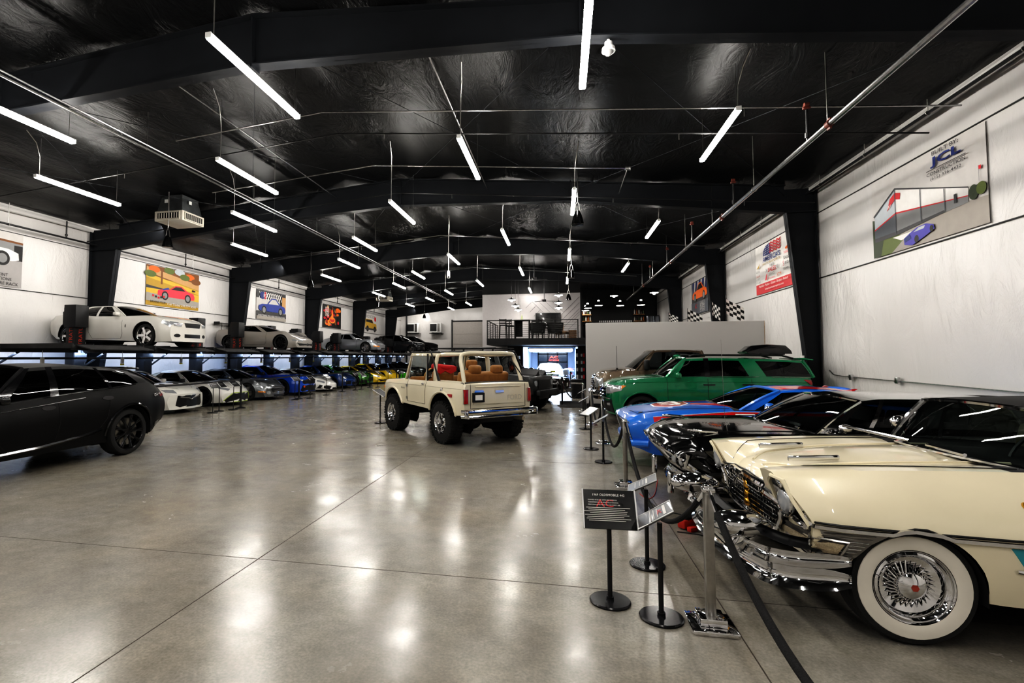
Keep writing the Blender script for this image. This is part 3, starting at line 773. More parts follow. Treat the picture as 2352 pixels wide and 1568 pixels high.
def make_speaker():
    t = thing('pendant_speaker', 'x', 'speaker')
    b = MB(); b.lathe([(.0001, .34), (.05, .33), (.085, .26), (.13, .1), (.15, 0), (.14, -.015), (.0001, -.01)], 20); b.build('speaker_horn', mat('dark_chrome', (.12, .12, .12), .15, 1., noise=.05), t)
    b = MB(); b.tube([(.07, 0, .3), (.04, 0, .48), (0, 0, .56)], .01, 6); b.tube([(-.07, 0, .3), (-.04, 0, .48), (0, 0, .56)], .01, 6); b.build('speaker_yoke', STEEL, t)
    return t
S0 = None
for x, y, w_ in ((-11.13, 12.93, 'below the white air diffuser'), (-11.17, 21.8, 'beside the second lift bay column'), (-11.4, 31.5, 'in front of the fourth lift bay beam'), (-10.9, 41, 'by the deep wall heaters'),
                 (.42, 12.7, 'next to the light tube above the chrome posts'), (.43, 21.3, 'in front of the third roof beam'), (.43, 29.5, 'in front of the herringbone wall')):
    if S0 is None: S0 = o = make_speaker()
    else:
        o = dup(S0)
        for ch in list(o.children):
            if ch.name.startswith('speaker_cord'): bpy.data.objects.remove(ch)
    o.location = (x, y, 4.9); o['label'] = 'dark metal cone speaker on a cord ' + w_; o['group'] = 'pendant cone speakers'
    b = MB(); L = zc(x) - 4.9 - .03; b.tube([(0, 0, .56), (.012, 0, .9), (-.008, .01, L * .8), (0, 0, L)], .012, 6); b.build('speaker_cord', STEEL, o)
t = thing('dome_camera', 'white dome security camera under the front roof beam', 'security camera', (.67, 7.13, 5.88)); b = MB(); b.lathe([(.0001, .1), (.05, .1), (.055, .04), (.085, .02), (.09, -.03), (.0001, -.03)], 20); b.tube([(0, 0, .1), (0, 0, .16)], .02, 8); b.build('camera_body', WHITE, t); b = MB(); b.ell((0, 0, -.03), (.065, .065, .06)); b.build('camera_dome', mat('camera_smoke', (.25, .25, .25), .1, 0, .5, noise=.02), t)
t = thing('pendant_camera', 'white bullet camera on a long drop pole above the cream four-by-four', 'security camera', (-4.4, 20.3, 4.95)); b = MB(); b.rbox((0, 0, .08), (.13, .13, .32), .055, seg=3); b.build('camera_body', WHITE, t); b = MB(); b.tube([(0, 0, .2), (0, 0, zc(-4.4) - 4.97)], .014, 6); b.build('drop_pole', WHITE, t); b = MB(); b.cyl((.02, -.064, -.02), .035, .02, 12, 'y'); b.build('camera_lens', BLACK, t)

# ------------------------------------------------------------------ banners on the walls
def side_car(F, cx, cy, L, body, glass, wheel, flip=1, h=.28, rim=None):
    X = lambda u: cx + flip * u * L; Y = lambda v: cy + v * L
    F.shape([(X(a), Y(b)) for a, b in ((-.5, .05), (-.49, .13), (-.38, .165), (-.2, .175), (-.04, h), (.12, h + .005), (.3, .19), (.46, .165), (.5, .1), (.49, .04), (.4, .03), (-.42, .03))][::flip], body)
    F.shape([(X(a), Y(b)) for a, b in ((-.16, .18), (-.03, h - .02), (.11, h - .015), (.24, .19))][::flip], glass)
    for u in (-.31, .3): F.disc(X(u), Y(.05), .085 * L, .085 * L, wheel); F.disc(X(u), Y(.05), .055 * L, .055 * L, rim or MP['grey'])
MP = {k: flatmat('print_' + k, h) for k, h in dict(white='e9e6e2', grey='8b8b8b', dgrey='3d3d3f', black='151515', navy='1c2f74', red='c8202b', pink='e2384a', orange='e56a17', yellow='d9b23a', gold='b8922e', green='5d6b2a', dgreen='2d3a1c', sky='b9bfc4', road='a39c93', blue='2a3f93', purple='4a43a8', brown='7a4a1f', tan='c69a66', fire='f08a2a', lgrey='c9c5c1', pgrey='aaa6a3', steel='5b5f66').items()}
def banner(label, side, yc, w=3.0, h=1.58, zc_=4.56):
    t = thing('hanging_banner', label, 'poster', ((XR - .034) if side > 0 else (XL + .034), yc, zc_))
    def place(u, v, k): return ((-side) * k * .0012, -side * u, v)
    return t, Flat(place), w / 2, h / 2
# building banner
t, F, a, b_ = banner('large white banner with a building picture and construction firm lettering', 1, 10.83)
F.rect(-a, -b_, a, b_, MP['lgrey']); F.shape([(-a, -b_), (a, -b_), (a, -.36), (1.1, -.34), (-.72, -.44), (-a, -.45)], MP['road'])
F.shape([(-a, -b_), (-.9, -b_), (-.45, -.55), (-.75, -.44), (-a, -.3)], MP['green']); F.shape([(-a, -b_), (-1.25, -b_), (-1.12, -.4), (-1.4, -.02), (-a, .0)], MP['dgreen']); F.shape([(-.85, -.5), (-.3, -.5), (-.1, -.58), (-.6, -.6)], MP['white'])
F.shape([(-1.42, .06), (-.72, .42), (-.72, -.06), (-1.42, -.24)], MP['sky']); F.shape([(-.72, .42), (1.11, -.13), (1.11, -.3), (-.72, -.06)], MP['white'])
F.shape([(-.72, -.06), (1.11, -.26), (1.11, -.36), (-.72, -.44)], MP['grey']); F.shape([(-1.42, -.24), (-.72, -.06), (-.72, -.44), (-1.42, -.44)], MP['steel']); F.shape([(-1.42, -.4), (-.72, -.4), (.6, -.34), (.6, -.38), (-.72, -.48), (-1.42, -.48)], MP['dgrey'])
F.shape([(-.72, -.03), (1.11, -.25), (1.11, -.265), (-.72, -.06)], MP['red']); F.shape([(-1.42, -.215), (-.72, -.03), (-.72, -.06), (-1.42, -.24)], MP['red'])
F.shape([(-.88, .28), (-.72, .36), (-.55, .31), (-.58, .19), (-.72, .23), (-.98, .06)], MP['red']); F.text('AS', -.9, .13, MP['white'], h=.07)
F.shape([(-1.44, .07), (-.72, .45), (1.13, -.115), (1.13, -.135), (-.72, .42), (-1.42, .04)], MP['dgrey'])
for x, z0, z1 in ((-.72, -.44, .42), (0, -.4, .2), (.6, -.36, .02)): F.rect(x - .009, z0, x + .009, z1, MP['steel'])
F.rect(.82, -.3, .88, -.15, MP['dgrey']); F.disc(1.24, -.24, .1, .12, MP['dgreen']); F.disc(1.4, -.22, .1, .1, MP['green']); F.rect(1.36, -.1, 1.37, .15, MP['grey']); F.rect(1.37, .08, 1.42, .14, MP['red'])
F.shape([(-.47, -.72), (-.48, -.6), (-.3, -.53), (-.1, -.47), (.15, -.46), (.33, -.52), (.35, -.6), (.1, -.68), (-.25, -.77)], MP['purple']); F.shape([(-.2, -.54), (-.05, -.48), (.12, -.48), (.08, -.53)], MP['sky']); F.disc(-.12, -.68, .06, .07, MP['black']); F.disc(.28, -.58, .045, .06, MP['black']); F.shape([(-.46, -.6), (-.3, -.56), (-.26, -.64), (-.44, -.68)], MP['navy'])
F.text('BUILT BY:', .68, .71, MP['dgrey'], w=.62, h=.07, bold=.01); F.text('JCL', .68, .55, MP['navy'], w=.72, h=.19, bold=.03); F.rect(.22, .425, 1.14, .437, MP['black']); F.text('CONSTRUCTION', .68, .365, MP['dgrey'], w=.9, h=.06, bold=.008); F.text('(615) 336-4432', .68, .265, MP['dgrey'], w=.72, h=.07, bold=.005)
F.build('banner_print', t)
# motor sports banner
t, F, a, b_ = banner('white dealership banner with flag logo and red bottom strip', 1, 17.5)
F.rect(-a, -b_, a, b_, MP['white']); F.rect(-a, -b_, a, -.46, MP['red'])
F.shape([(-.85, .4), (-.83, .58), (-.6, .7), (-.3, .74), (-.18, .5), (-.25, .38)], MP['navy'])
for i in range(4):
    for j in range(4): F.disc(-.74 + i * .14, .44 + j * .065 + i * .01, .022, .022, MP['white'], 8)
for i in range(4):
    z = .72 - i * .085; P = [(-.26 + .12 * q, z + (.03 if q % 2 else -.03)) for q in range(8)]; F.shape(P + [(x, y - .045) for x, y in P[::-1]], MP['red'])
F.text("AMERICA'S", -.15, .28, MP['navy'], w=1.35, h=.17, bold=.015); F.text('MOTOR SPORTS', -.15, .13, MP['gold'], w=1.35, h=.07)
F.text('PARTS', -.1, .02, MP['grey'], w=.34); F.text('SALES', -.1, -.11, MP['red'], w=.62, h=.13, bold=.015); F.text('X', -.52, -.11, MP['grey'], h=.13); F.text('X', .32, -.11, MP['grey'], h=.13); F.text('SERVICE', -.1, -.26, MP['grey'], w=.42)
for s_, x, y, m_, w_ in (('KTM', .45, -.36, 'orange', .3), ('ROYAL ENFIELD', -.1, -.38, 'pink', .5), ('TRIUMPH', .95, -.27, 'dgrey', .42), ('S', .78, -.1, 'red', .08), ('SUZUKI', 1.1, -.1, 'dgrey', .4), ('SEA-DOO', 1.05, .05, 'black', .5), ('YAMAHA', 1.05, .2, 'pink', .45), ('CAN-AM', -1.2, -.2, 'red', .32), ('SKI-DOO', -1.2, -.06, 'dgrey', .34), ('SCOTTY', -1.18, -.31, 'grey', .34), ('POLARIS', -1.15, -.41, 'grey', .38)): F.text(s_, x, y, MP[m_], w=w_)
F.shape([(.95, .33), (1.15, .38), (1.3, .36), (1.2, .3), (1.0, .27)], MP['orange']); F.shape([(-.6, -.42), (-.5, -.25), (-.42, -.2), (-.46, -.4)], MP['pink']); F.shape([(-1.3, .05), (-1.15, .12), (-1.0, .2), (-1.1, .05)], MP['gold'])
F.text('Nashville - Madison - Dickson - Bumpus - Antioch', .0, -.56, MP['white'], w=2.2); F.text('americasmotorsports.com', .1, -.69, MP['white'], w=1.4, h=.08)
F.build('banner_print', t)
# orange car banner
t, F, a, b_ = banner('dark banner with an orange sports car beyond the white dealership banner', 1, 26.25)
F.rect(-a, -b_, a, b_, MP['dgrey']); F.rect(-a, .25, a, b_, MP['steel'])
for i in range(9): F.shape([(-1.2 + i * .3, .78), (-1.0 + i * .3, .78), (-1.2 + i * .3, .3), (-1.3 + i * .3, .3)], MP['lgrey' if i % 2 else 'navy'])
side_car(F, 0, -.12, 2.6, MP['orange'], MP['black'], MP['black'], 1, .3); F.rect(-a, -b_, a, -.2, MP['steel'])
for i in range(5): F.text('LEASE  FINANCE  DETAIL'[i * 3:i * 3 + 9], .5, -.3 - i * .09, MP['lgrey'], w=.8)
F.text('AC', -.6, -.4, MP['red'], h=.2); F.build('banner_print', t)
# left wall banners
t, F, a, b_ = banner('grey banner with a white sports car, cut by the picture edge', -1, 11.0)
F.rect(-a, -b_, a, b_, MP['pgrey']); F.shape([(-a, .2), (a, .0), (a, b_), (-a, b_)], MP['grey']); F.shape([(-a, .7), (a, .55), (a, b_), (-a, b_)], MP['lgrey']); F.rect(1.25, -.0, a, .45, MP['black']); F.shape([(-a, .6), (a, .5), (a, .56), (-a, .66)], MP['brown'])
side_car(F, .15, -.1, 2.5, MP['white'], MP['dgrey'], MP['black'], -1, .3); F.text('PPF - CERAMIC - TINT', .5, -.45, MP['dgrey'], w=1.2); F.text('WINDOW SOLUTIONS', .55, -.57, MP['dgrey'], w=1.3); F.text('SLATWALL - TIRE RACK', .7, -.7, MP['dgrey'], w=1.4)
F.build('banner_print', t)
t, F, a, b_ = banner('autumn coloured banner with a red race car', -1, 18.75)
F.rect(-a, -b_, a, b_, MP['gold']); F.rect(-a, .3, a, b_, MP['brown']); F.shape([(-a, .5), (a, .1), (a, .35), (-a, .72)], MP['tan']); F.shape([(-a, .3), (a, -.1), (a, .05), (-a, .45)], MP['yellow']); F.rect(-.75, .1, -.65, .7, MP['brown'])
for x, y, m_ in ((-1.1, .65, 'orange'), (-.3, .7, 'green'), (.3, .72, 'sky'), (.9, .6, 'orange'), (1.3, .45, 'brown'), (.6, .55, 'green'), (-1.3, .45, 'green')): F.disc(x, y, .3, .13, MP[m_])
F.shape([(-a, .0), (-.3, -.1), (-.3, -.25), (-a, -.2)], MP['dgrey']); F.rect(-a, -.42, a, -.12, MP['yellow']); F.shape([(-a, -.3), (a, -.42), (a, -.66), (-a, -.62)], MP['road'])
side_car(F, .15, -.45, 2.15, MP['pink'], MP['black'], MP['black'], 1, .27); F.shape([(-.72, -.1), (-.35, .0), (-.28, -.06), (-.6, -.14)], MP['blue']); F.shape([(1.05, .08), (1.25, .06), (1.25, .0), (1.05, -.0)], MP['black'])
for i in range(5): F.rect(-1.2 + i * .14, -.5 + abs(i - 2) * .03, -1.1 + i * .14, -.42 + abs(i - 2) * .03, MP['black' if i % 2 else 'red'])
F.text('DRIVING CLUB', -.9, -.64, MP['black'], w=.8); F.text('Call Today 270.777.4505', .45, -.68, MP['white'], w=1.7, h=.11); F.build('banner_print', t)
t, F, a, b_ = banner('banner with a deep blue sports car before white rafters', -1, 26.22)
F.rect(-a, -b_, a, b_, MP['lgrey']); F.shape([(-a, .35), (a, .3), (a, b_), (-a, b_)], MP['dgrey']); F.rect(1.1, -.2, a, .6, MP['tan']); F.rect(.85, -.2, 1.1, .7, MP['black'])
for i in range(10):
    F.shape([(-1.3 + i * .22, .3), (-1.24 + i * .22, .3), (-1.0 + i * .22, .7), (-1.06 + i * .22, .7)], MP['white']); F.shape([(-1.0 + i * .22, .3), (-.94 + i * .22, .3), (-1.2 + i * .22, .7), (-1.26 + i * .22, .7)], MP['white'])
F.disc(-.95, .5, .25, .2, MP['navy']); F.disc(-.7, .5, .1, .2, MP['red']); F.text('RS', -.72, .5, MP['white'], h=.2); F.rect(-a, -b_, a, -.35, MP['dgrey']); F.rect(-a, -b_, a, -.62, MP['road'])
side_car(F, .05, -.42, 2.75, MP['blue'], MP['lgrey'], MP['black'], 1, .3); F.text('EVERYTHING YOU NEED FOR YOUR CAR', 0, -.58, MP['white'], w=2.7, h=.09); F.build('banner_print', t)
t, F, a, b_ = banner('dark banner with fiery pizza oven picture', -1, 34.05)
F.rect(-a, -b_, a, b_, MP['black'])
rnd = random.Random(3)
for i in range(46): F.disc(rnd.uniform(-1.3, 1.3), rnd.uniform(-.6, .6), rnd.uniform(.08, .25), rnd.uniform(.05, .16), MP[rnd.choice(['fire', 'orange', 'brown', 'tan', 'red', 'black', 'dgrey'])])
F.disc(-.1, -.25, .5, .22, MP['fire']); F.disc(-.1, -.25, .36, .14, MP['red']); F.shape([(-.3, -.2), (-.1, .6), (.1, -.2)], MP['fire']); F.disc(.8, .5, .35, .16, MP['orange'])
for i in range(4): F.text(['WOOD', 'FIRED', 'PIZZA', 'OVEN'][i], -.95, .55 - i * .17, MP['white'], w=.6)
F.build('banner_print', t)
t, F, a, b_ = banner('white banner with a yellow off-roader', -1, 41.7)
F.rect(-a, -b_, a, b_, MP['lgrey']); F.text('INNOVATION', -.2, .58, MP['dgrey'], w=2.2, h=.28); F.disc(1.0, .42, .22, .2, MP['red']); F.shape([(-1.3, .1), (-1.2, .35), (.3, .35), (.6, .05), (1.3, .0), (1.35, -.4), (-1.35, -.4)], MP['gold']); F.shape([(-1.15, .1), (-1.1, .3), (.25, .3), (.5, .06)], MP['black']); F.disc(-.8, -.45, .3, .25, MP['black']); F.disc(.9, -.45, .3, .25, MP['black']); F.rect(-1.35, -.55, 1.35, -.4, MP['dgrey']); F.build('banner_print', t)

# chequered flags over the partition
for i, (y, x, z, ang, s_) in enumerate(((19.3, 5.55, 3.38, .1, 1.), (19.3, 5.1, 3.3, .2, .9), (21.4, 4.78, 3.25, .15, .95), (21.4, 4.1, 3.1, .25, .6))):
    t = thing('racing_flag', 'black and white chequered flag over the grey partition, ' + ['largest one', 'narrow folded one', 'small tilted one', 'smallest half hidden one'][i], 'flag', (x, y, 2.0), 0, 'chequered flags behind the partition')
    b = MB(); b.tube([(0, 0, -2.), (.0, 0, z - 2 + .35)], .009, 6); b.build('flag_pole', BLACK, t)
    b = MB(); n = 5; W_ = .55 * s_ * (.5 if i == 1 else 1); H_ = .5 * s_
    for r in range(n):
        for c in range(n):
            q = [(c, r), (c + 1, r), (c + 1, r + 1), (c, r + 1)]
            b.poly([(W_ * u / n, .03 * math.sin(u), z - 2 + .33 - H_ + H_ * v / n - u / n * (.42 - ang)) for u, v in q], (r + c) % 2)
    b.build('flag_cloth', [MP['white'], MP['black']], t, smooth=0)
# wall conduit with boxes on the right wall, fire sign on the column
t = thing('wall_conduit', 'grey conduit with outlet boxes along the banner wall at fender height', 'pipe', (XR - .06, 0, 1.24)); b = MB(); b.tube([(0, 14.3, .16), (0, 14.1, .06), (0, 13.7, .04), (0, 9, -.02), (0, 5, -.02)], .012, 6); b.build('pipe_run', GALV, t)
for y in (13.3, 11.65): b = MB(); b.rbox((-.02, y, .03), (.06, .1, .12), .01); b.build('outlet_box', GALV, t)
t = thing('fire_sign', 'small red and white fire extinguisher sign on the steel column', 'sign', (5.93, 14.6, 1.55)); b = MB(); b.box((0, 0, 0), (.012, .2, .42)); b.box((-.008, 0, -.04), (.006, .1, .2), 1); b.build('sign_plate', [MP['white'], MP['red']], t, smooth=0)
# ------------------------------------------------------------------ parking lifts along the poster wall
LIFTC = mat('lift_black', (.014, .0145, .016), .5, noise=.2, nscale=3)
DECKM = mat('lift_deck', (.03, .03, .031), .55, noise=.2, nscale=6)
LRED = mat('lift_red_letters', (.5, .05, .02), .5, noise=.05)
COOL = mat('cool_led', (1, 1, 1), .5, emit=(.72, .83, 1.), es=6., noise=.01)
LY = [10.25 + 2.62 * i for i in range(14)]
LIFTLAB = ['black parking lift at the cut edge above the dark sport utility', 'black parking lift carrying the white coupe', 'empty black parking lift just past the white coupe', 'empty black parking lift before the grey track car', 'black parking lift carrying the grey track car', 'empty parking lift just past the grey track car', 'second empty parking lift past the grey track car', 'empty parking lift over the pale green sports car', 'black parking lift carrying the silver rear-engined coupe', 'empty parking lift just past the silver coupe', 'second empty parking lift past the silver coupe', 'empty parking lift before the dark crossover', 'black parking lift carrying the dark grey crossover', 'deepest parking lift carrying the black covered car']
def make_lift():
    t = thing('parking_lift', 'x', 'car lift')
    b = MB(); b.rbox((0, 0, 1.42), (.34, .26, 2.84), .015); b.box((0, 0, .02), (.6, .5, .04)); b.box((.19, 0, 1.42), (.06, .34, 2.84)); b.build('lift_post', LIFTC, t)
    b = MB(); b.rbox((.12, -.06, 2.93), (.42, .44, .66), .02); b.rbox((-.16, .0, 2.95), (.16, .3, .5), .015); b.rbox((-.3, .02, 2.88), (.1, .2, .4), .01); b.build('lift_motor_box', LIFTC, t)
    b = MB(); vs, fs = text2d('STRATUS', 0, 0, w=.72, ang=PI / 2); b.add([(x + .02, -.134, y + 2.4) for x, y in vs], fs); b.build('lift_lettering', LRED, t, smooth=0); b = MB(); vs, fs = text2d('STRATUS', 0, 0, w=.72, ang=PI / 2); b.add([(.222, x, y + 2.35) for x, y in vs], fs); b.build('lift_lettering', LRED, t, smooth=0)
    b = MB()
    for y in (.52, 2.12): b.box((1.0, y, 1.985), (3.22, .56, .07)); b.box((1.0, y - .29, 2.0), (3.22, .03, .12)); b.box((1.0, y + .29, 2.0), (3.22, .03, .12))
    b.prism([(2.6, .3, 2.0), (2.6, 2.3, 2.0), (3.05, 2.3, 1.9), (3.05, .3, 1.9)], (0, 0, .025)); b.box((.3, 1.2, 1.93), (.3, 2.3, .16)); b.box((2.55, 1.27, 1.94), (.1, 2.0, .1)); b.box((-.5, 1.27, 1.94), (.1, 2.0, .1)); b.box((1.0, 1.32, 1.985), (3.2, .95, .02))
    b.build('lift_deck', DECKM, t)
    b = MB(); b.tube([(.1, .1, 1.35), (.35, .8, 1.9)], .03, 6); b.box((.1, .1, 1.7), (.2, .3, .25)); b.build('deck_brace', LIFTC, t)
    b = MB(); b.rbox((.5, 1.25, 1.62), (.06, .09, .2), .01); b.tube([(.5, 1.25, 1.9), (.5, 1.25, 1.55)], .008, 5); b.build('air_regulator', WHITE, t)
    b = MB(); b.rbox((.5, 1.25, 1.49), (.05, .12, .05), .01); b.build('yellow_handle', mat('yellow_tag', (.8, .65, .05), .5, noise=.05), t)
    return t
L0 = None
for i, y in enumerate(LY):
    if L0 is None: L0 = o = make_lift(); o.location = (-14.2, y, 0); o['label'] = LIFTLAB[0]; o['group'] = 'parking lifts along the banner wall'
    else: copy_thing(L0, (-14.2, y, 0), 0, LIFTLAB[i], 'parking lifts along the banner wall')
t = thing('air_line', 'long black air pipe running under the raised lift decks', 'pipe', (-13.8, 0, 1.69)); b = MB(); b.tube([(0, 4, 0), (0, 24, 0), (0, 45, 0)], .032, 8); b.build('pipe_run', BLKPIPE, t)
t = thing('wall_conduit', 'thin conduit low on the lift wall behind the parked sports cars', 'pipe', (XL + .07, 0, 1.05)); b = MB(); b.tube([(0, 4, 0), (0, 24, 0), (0, 46, 0)], .012, 6); b.build('pipe_run', GALV, t)
def area(loc, rot, sx, sy, power, col):  # unseen area light used as fill
    l = bpy.data.lights.new('lamp', 'AREA'); l.shape = 'RECTANGLE'; l.size = sx; l.size_y = sy; l.energy = power; l.color = col
    o = bpy.data.objects.new('hidden_fill_light', l); COL.objects.link(o); o.location = loc; o.rotation_euler = rot; o['kind'] = 'helper'; return o
for i, y in enumerate(LY[::2]): area((-13.9, y + 2.6, 1.86), (0, math.radians(52), 0), .15, 4.8, 95, (.50, .67, 1.))  # unseen cool fill below the decks, aimed at the lift wall
for i in range(7): area((-12.9, 6 + 6.9 * i, 6.0), (0, math.radians(58), 0), .2, 5.5, 42, (1., .96, .91))  # unseen wall washers added to brighten the upper lift wall
for x in (-13, -9): area((x, 46.5, 6.1), (math.radians(55), 0, 0), 2.5, .2, 45, (1., .96, .91))  # unseen fill added to brighten the deep back wall

# ------------------------------------------------------------------ chrome stanchions with ropes
def make_stanchion():
    t = thing('rope_stanchion', 'x', 'stanchion')
    b = MB(); b.rbox((0, 0, .015), (.27, .27, .03), .006); b.rbox((0, 0, .055), (.16, .16, .05), .006); b.build('base', CHROME, t)
    b = MB(); b.rbox((0, 0, .46), (.056, .056, .78), .006); b.build('post', STEEL, t)
    b = MB(); b.rbox((0, 0, .865), (.075, .075, .03), .008); b.rbox((0, 0, .885), (.06, .06, .02), .01); b.tube([(0, -.07, .84), (0, -.05, .86), (0, .05, .86), (0, .07, .84)], .009, 6); b.build('rope_cap', CHROME, t)
    return t
ST = [(.92, 3.68), (.82, 7.32), (.79, 10.8), (.74, 13.7), (.67, 17.1)]
STL = ['before the cream two-tone classic', 'before the black chrome-nosed classic', 'before the blue and red race car', 'before the green sport utility', 'at the corner of the grey partition']
g0 = None
for (x, y), w_ in zip(ST, STL):
    if g0 is None: g0 = o = make_stanchion()
    else: o = dup(g0)
    o.location = (x, y, 0); o['label'] = 'chrome square rope post on a stepped base ' + w_; o['group'] = 'chrome rope posts'
ROPE = mat('rope_velvet', (.008, .008, .009), .85, bump=.3, bscale=120)
def rope(a, b_, sag, label):
    t = thing('barrier_rope', label, 'rope', a); A, B_ = Vector(a), Vector(b_); n = 22; b = MB()
    P = [(B_ - A) * (i / n) - Vector((0, 0, sag * (1 - (2 * i / n - 1) ** 2))) for i in range(n + 1)]
    b.tube(P[1:-1], .021, 10); b.build('rope_body', ROPE, t); q = MB(); q.tube(P[:2], .014, 8); q.build('rope_end', CHROME, t); q = MB(); q.tube(P[-2:], .014, 8); q.build('rope_end', CHROME, t)
RL = ['black velvet rope sagging before the black classic car', 'black velvet rope sagging before the race car nose', 'black velvet rope sagging before the green sport utility nose', 'black velvet rope sagging before the tan pickup']
for i in range(4):
    a, c = ST[i], ST[i + 1]; rope((a[0], a[1] + .07, .84), (c[0], c[1] - .07, .84), .56 if i else .62, RL[i])
rope((.92, 3.61, .84), (.98, .8, .84), .42, 'black velvet rope running out of the picture past the cream classic')
o = dup(g0); o.location = (.98, .73, 0); o['label'] = 'chrome square rope post outside the picture holding the last rope'; o['group'] = 'chrome rope posts'
rope((.67, 17.17, .84), (.03, 18.9, .88), .5, 'black velvet rope across the walkway to the back garage')

# ------------------------------------------------------------------ sign stands
MARB = mat('black_marble', (.016, .016, .018), .22, noise=.5, nscale=5)
SIGNK = mat('sign_black', (.012, .012, .013), .25, 0, .3, noise=.05)
SIGNG = mat('sign_grey', (.085, .082, .084), .35, 0, .15, noise=.05)
ACRY = mat('acrylic_edge', (.72, .72, .72), .15, noise=.02)
def sign_stand(loc, rz, label, tilt, lines, panel=(.37, .27), h=.66, m=SIGNK, r=.138, grp=None, sc=1., full=True):
    t = thing('sign_stand', label, 'sign', (loc[0], loc[1], 0), rz, grp)
    b = MB(); b.lathe([(.0001, 0), (r, 0), (r + .003, .012), (r - .004, .02), (.0001, .022)], 36); b.build('base', MARB if full else BLACK, t)
    b = MB(); b.tube([(0, 0, .02), (0, 0, h)], .0165 if full else .012, 10); b.cyl((0, 0, .03), .026, .02, 14); b.build('pole', BLACK, t)
    R = Matrix.Rotation(-tilt, 4, 'X') @ Matrix.Identity(4); M = Matrix.Translation((0, -.02, h + .02)) @ Matrix.Rotation(-(PI / 2 - tilt) + PI / 2, 4, 'X').inverted()
    M = Matrix.Translation((0, -.03, h + .05)) @ Matrix.Rotation(-tilt, 4, 'X')
    W_, H_ = panel
    b = MB(); b.rbox((0, .004, 0), (W_, .012, H_), .002, seg=1); b.xf(M); b.build('panel', m, t)
    if m is SIGNK:
        for x in (-W_ / 2, W_ / 2): b = MB(); b.box((x, -.004, 0), (.009, .016, H_)); b.xf(M); b.build('acrylic_edge', ACRY, t)
    else:
        b = MB(); b.tube([(-W_ / 2, -.003, -H_ / 2), (W_ / 2, -.003, -H_ / 2), (W_ / 2, -.003, H_ / 2), (-W_ / 2, -.003, H_ / 2)], .004, 4, closed=True); b.xf(M); b.build('acrylic_edge', ACRY, t)
    F = Flat(lambda u, v, k: tuple(M @ Vector((u, -.0035 - k * .0004, v))))
    for s_, x, z, w_, c, hh in lines:
        if s_ == '=': F.rect(x - w_ / 2, z - hh / 2, x + w_ / 2, z + hh / 2, MP[c])
        else: F.text(s_, x, z, MP[c], w=w_, h=hh)
    if lines: F.build('sign_lettering', t)
    return t
body_ = [('FINISHED IN BLACK WITH RED INTERIOR', -.045, .062, .2, 'white', .008), ('TRANSMISSION AND REAR AXLE ORIGINAL', -.04, .045, .21, 'white', .008), ('PERFORMANCE V8 WITH FACTORY AIR', -.035, .028, .22, 'white', .008)]
sign_stand((.32, 3.9), math.radians(3), 'black sign stand facing the viewer with white oldsmobile lettering and round marble base', math.radians(28),
           [('1969 OLDSMOBILE 442', 0, .098, .22, 'white', .016), ('AC', -.03, .04, .12, 'red', .05)] + body_ + [('=', -.01 - .01 * (i % 3), .008 - .0125 * i, .3 - .05 * (i % 2), 'lgrey', .0045) for i in range(8)], panel=(.36, .27), h=.60)
sl = [('=', -.0, .07, .2, 'lgrey', .02), ('=', 0, .02, .2, 'pgrey', .008), ('=', 0, -.005, .2, 'pgrey', .008), ('=', 0, -.03, .22, 'pgrey', .008), ('AC', 0, .035, .1, 'red', .03)]
sign_stand((.63, 3.73), math.radians(-96), 'tilted grey sign with red logo on a black pole beside the near chrome post', math.radians(58), sl, (.27, .25), .62, SIGNG)
sign_stand((.68, 4.63), math.radians(-98), 'tilted grey sign on a black pole behind the two near sign stands', math.radians(62), [('=', 0, .04, .18, 'lgrey', .016), ('=', 0, .01, .18, 'pgrey', .01), ('=', 0, -.02, .16, 'pgrey', .008), ('=', -.0, -.06, .18, 'pgrey', .008)], (.27, .25), .62, SIGNG)
for i, (x, y, w_, an) in enumerate(((.66, 8.94, 'before the blue and red race car', -97), (.53, 10.15, 'just past the race car nose in the aisle', -60), (.55, 12.95, 'before the green sport utility', -95), (.62, 16.0, 'before the tan pickup', -95))):
    sign_stand((x, y), math.radians(an), 'pale tilted sign on a black pole ' + w_, math.radians(60), [('=', 0, .03, .18, 'grey', .014), ('=', 0, -.02, .18, 'pgrey', .008)], (.27, .25), .66, ACRY if i == 1 else SIGNG)
sign_stand((-4.66, 13.05), math.radians(85), 'black sign stand beside the front wheel of the cream four-by-four', math.radians(60), [], (.44, .36), .74, SIGNK, .15)
for i, (x, y, w_) in enumerate(((-10.56, 14.33, 'first of two before the lime trimmed coupe'), (-10.7, 14.83, 'second of two before the lime trimmed coupe'), (-10.55, 15.35, 'beside the first black belt post'), (-10.5, 19.3, 'before the silver grey coupe'), (-10.3, 20.2, 'beside the second black belt post'), (-10.48, 22.1, 'before the bright blue muscle car'), (-10.51, 25.6, 'before the white wedge coupe'), (-10.5, 26.4, 'before the dark blue coupe'), (-10.3, 28.4, 'before the green coupe'), (-10.4, 30.5, 'before the yellow coupe'))):
    sign_stand((x, y), math.radians(70 + 7 * (i % 3)), 'small dark sign on a thin pole ' + w_, math.radians(55), [('=', 0, .03, .2, 'grey', .014), ('=', 0, -.03, .2, 'dgrey', .02)], (.34, .27), .8, SIGNK, .15, 'sign stands along the sports car row', full=False)

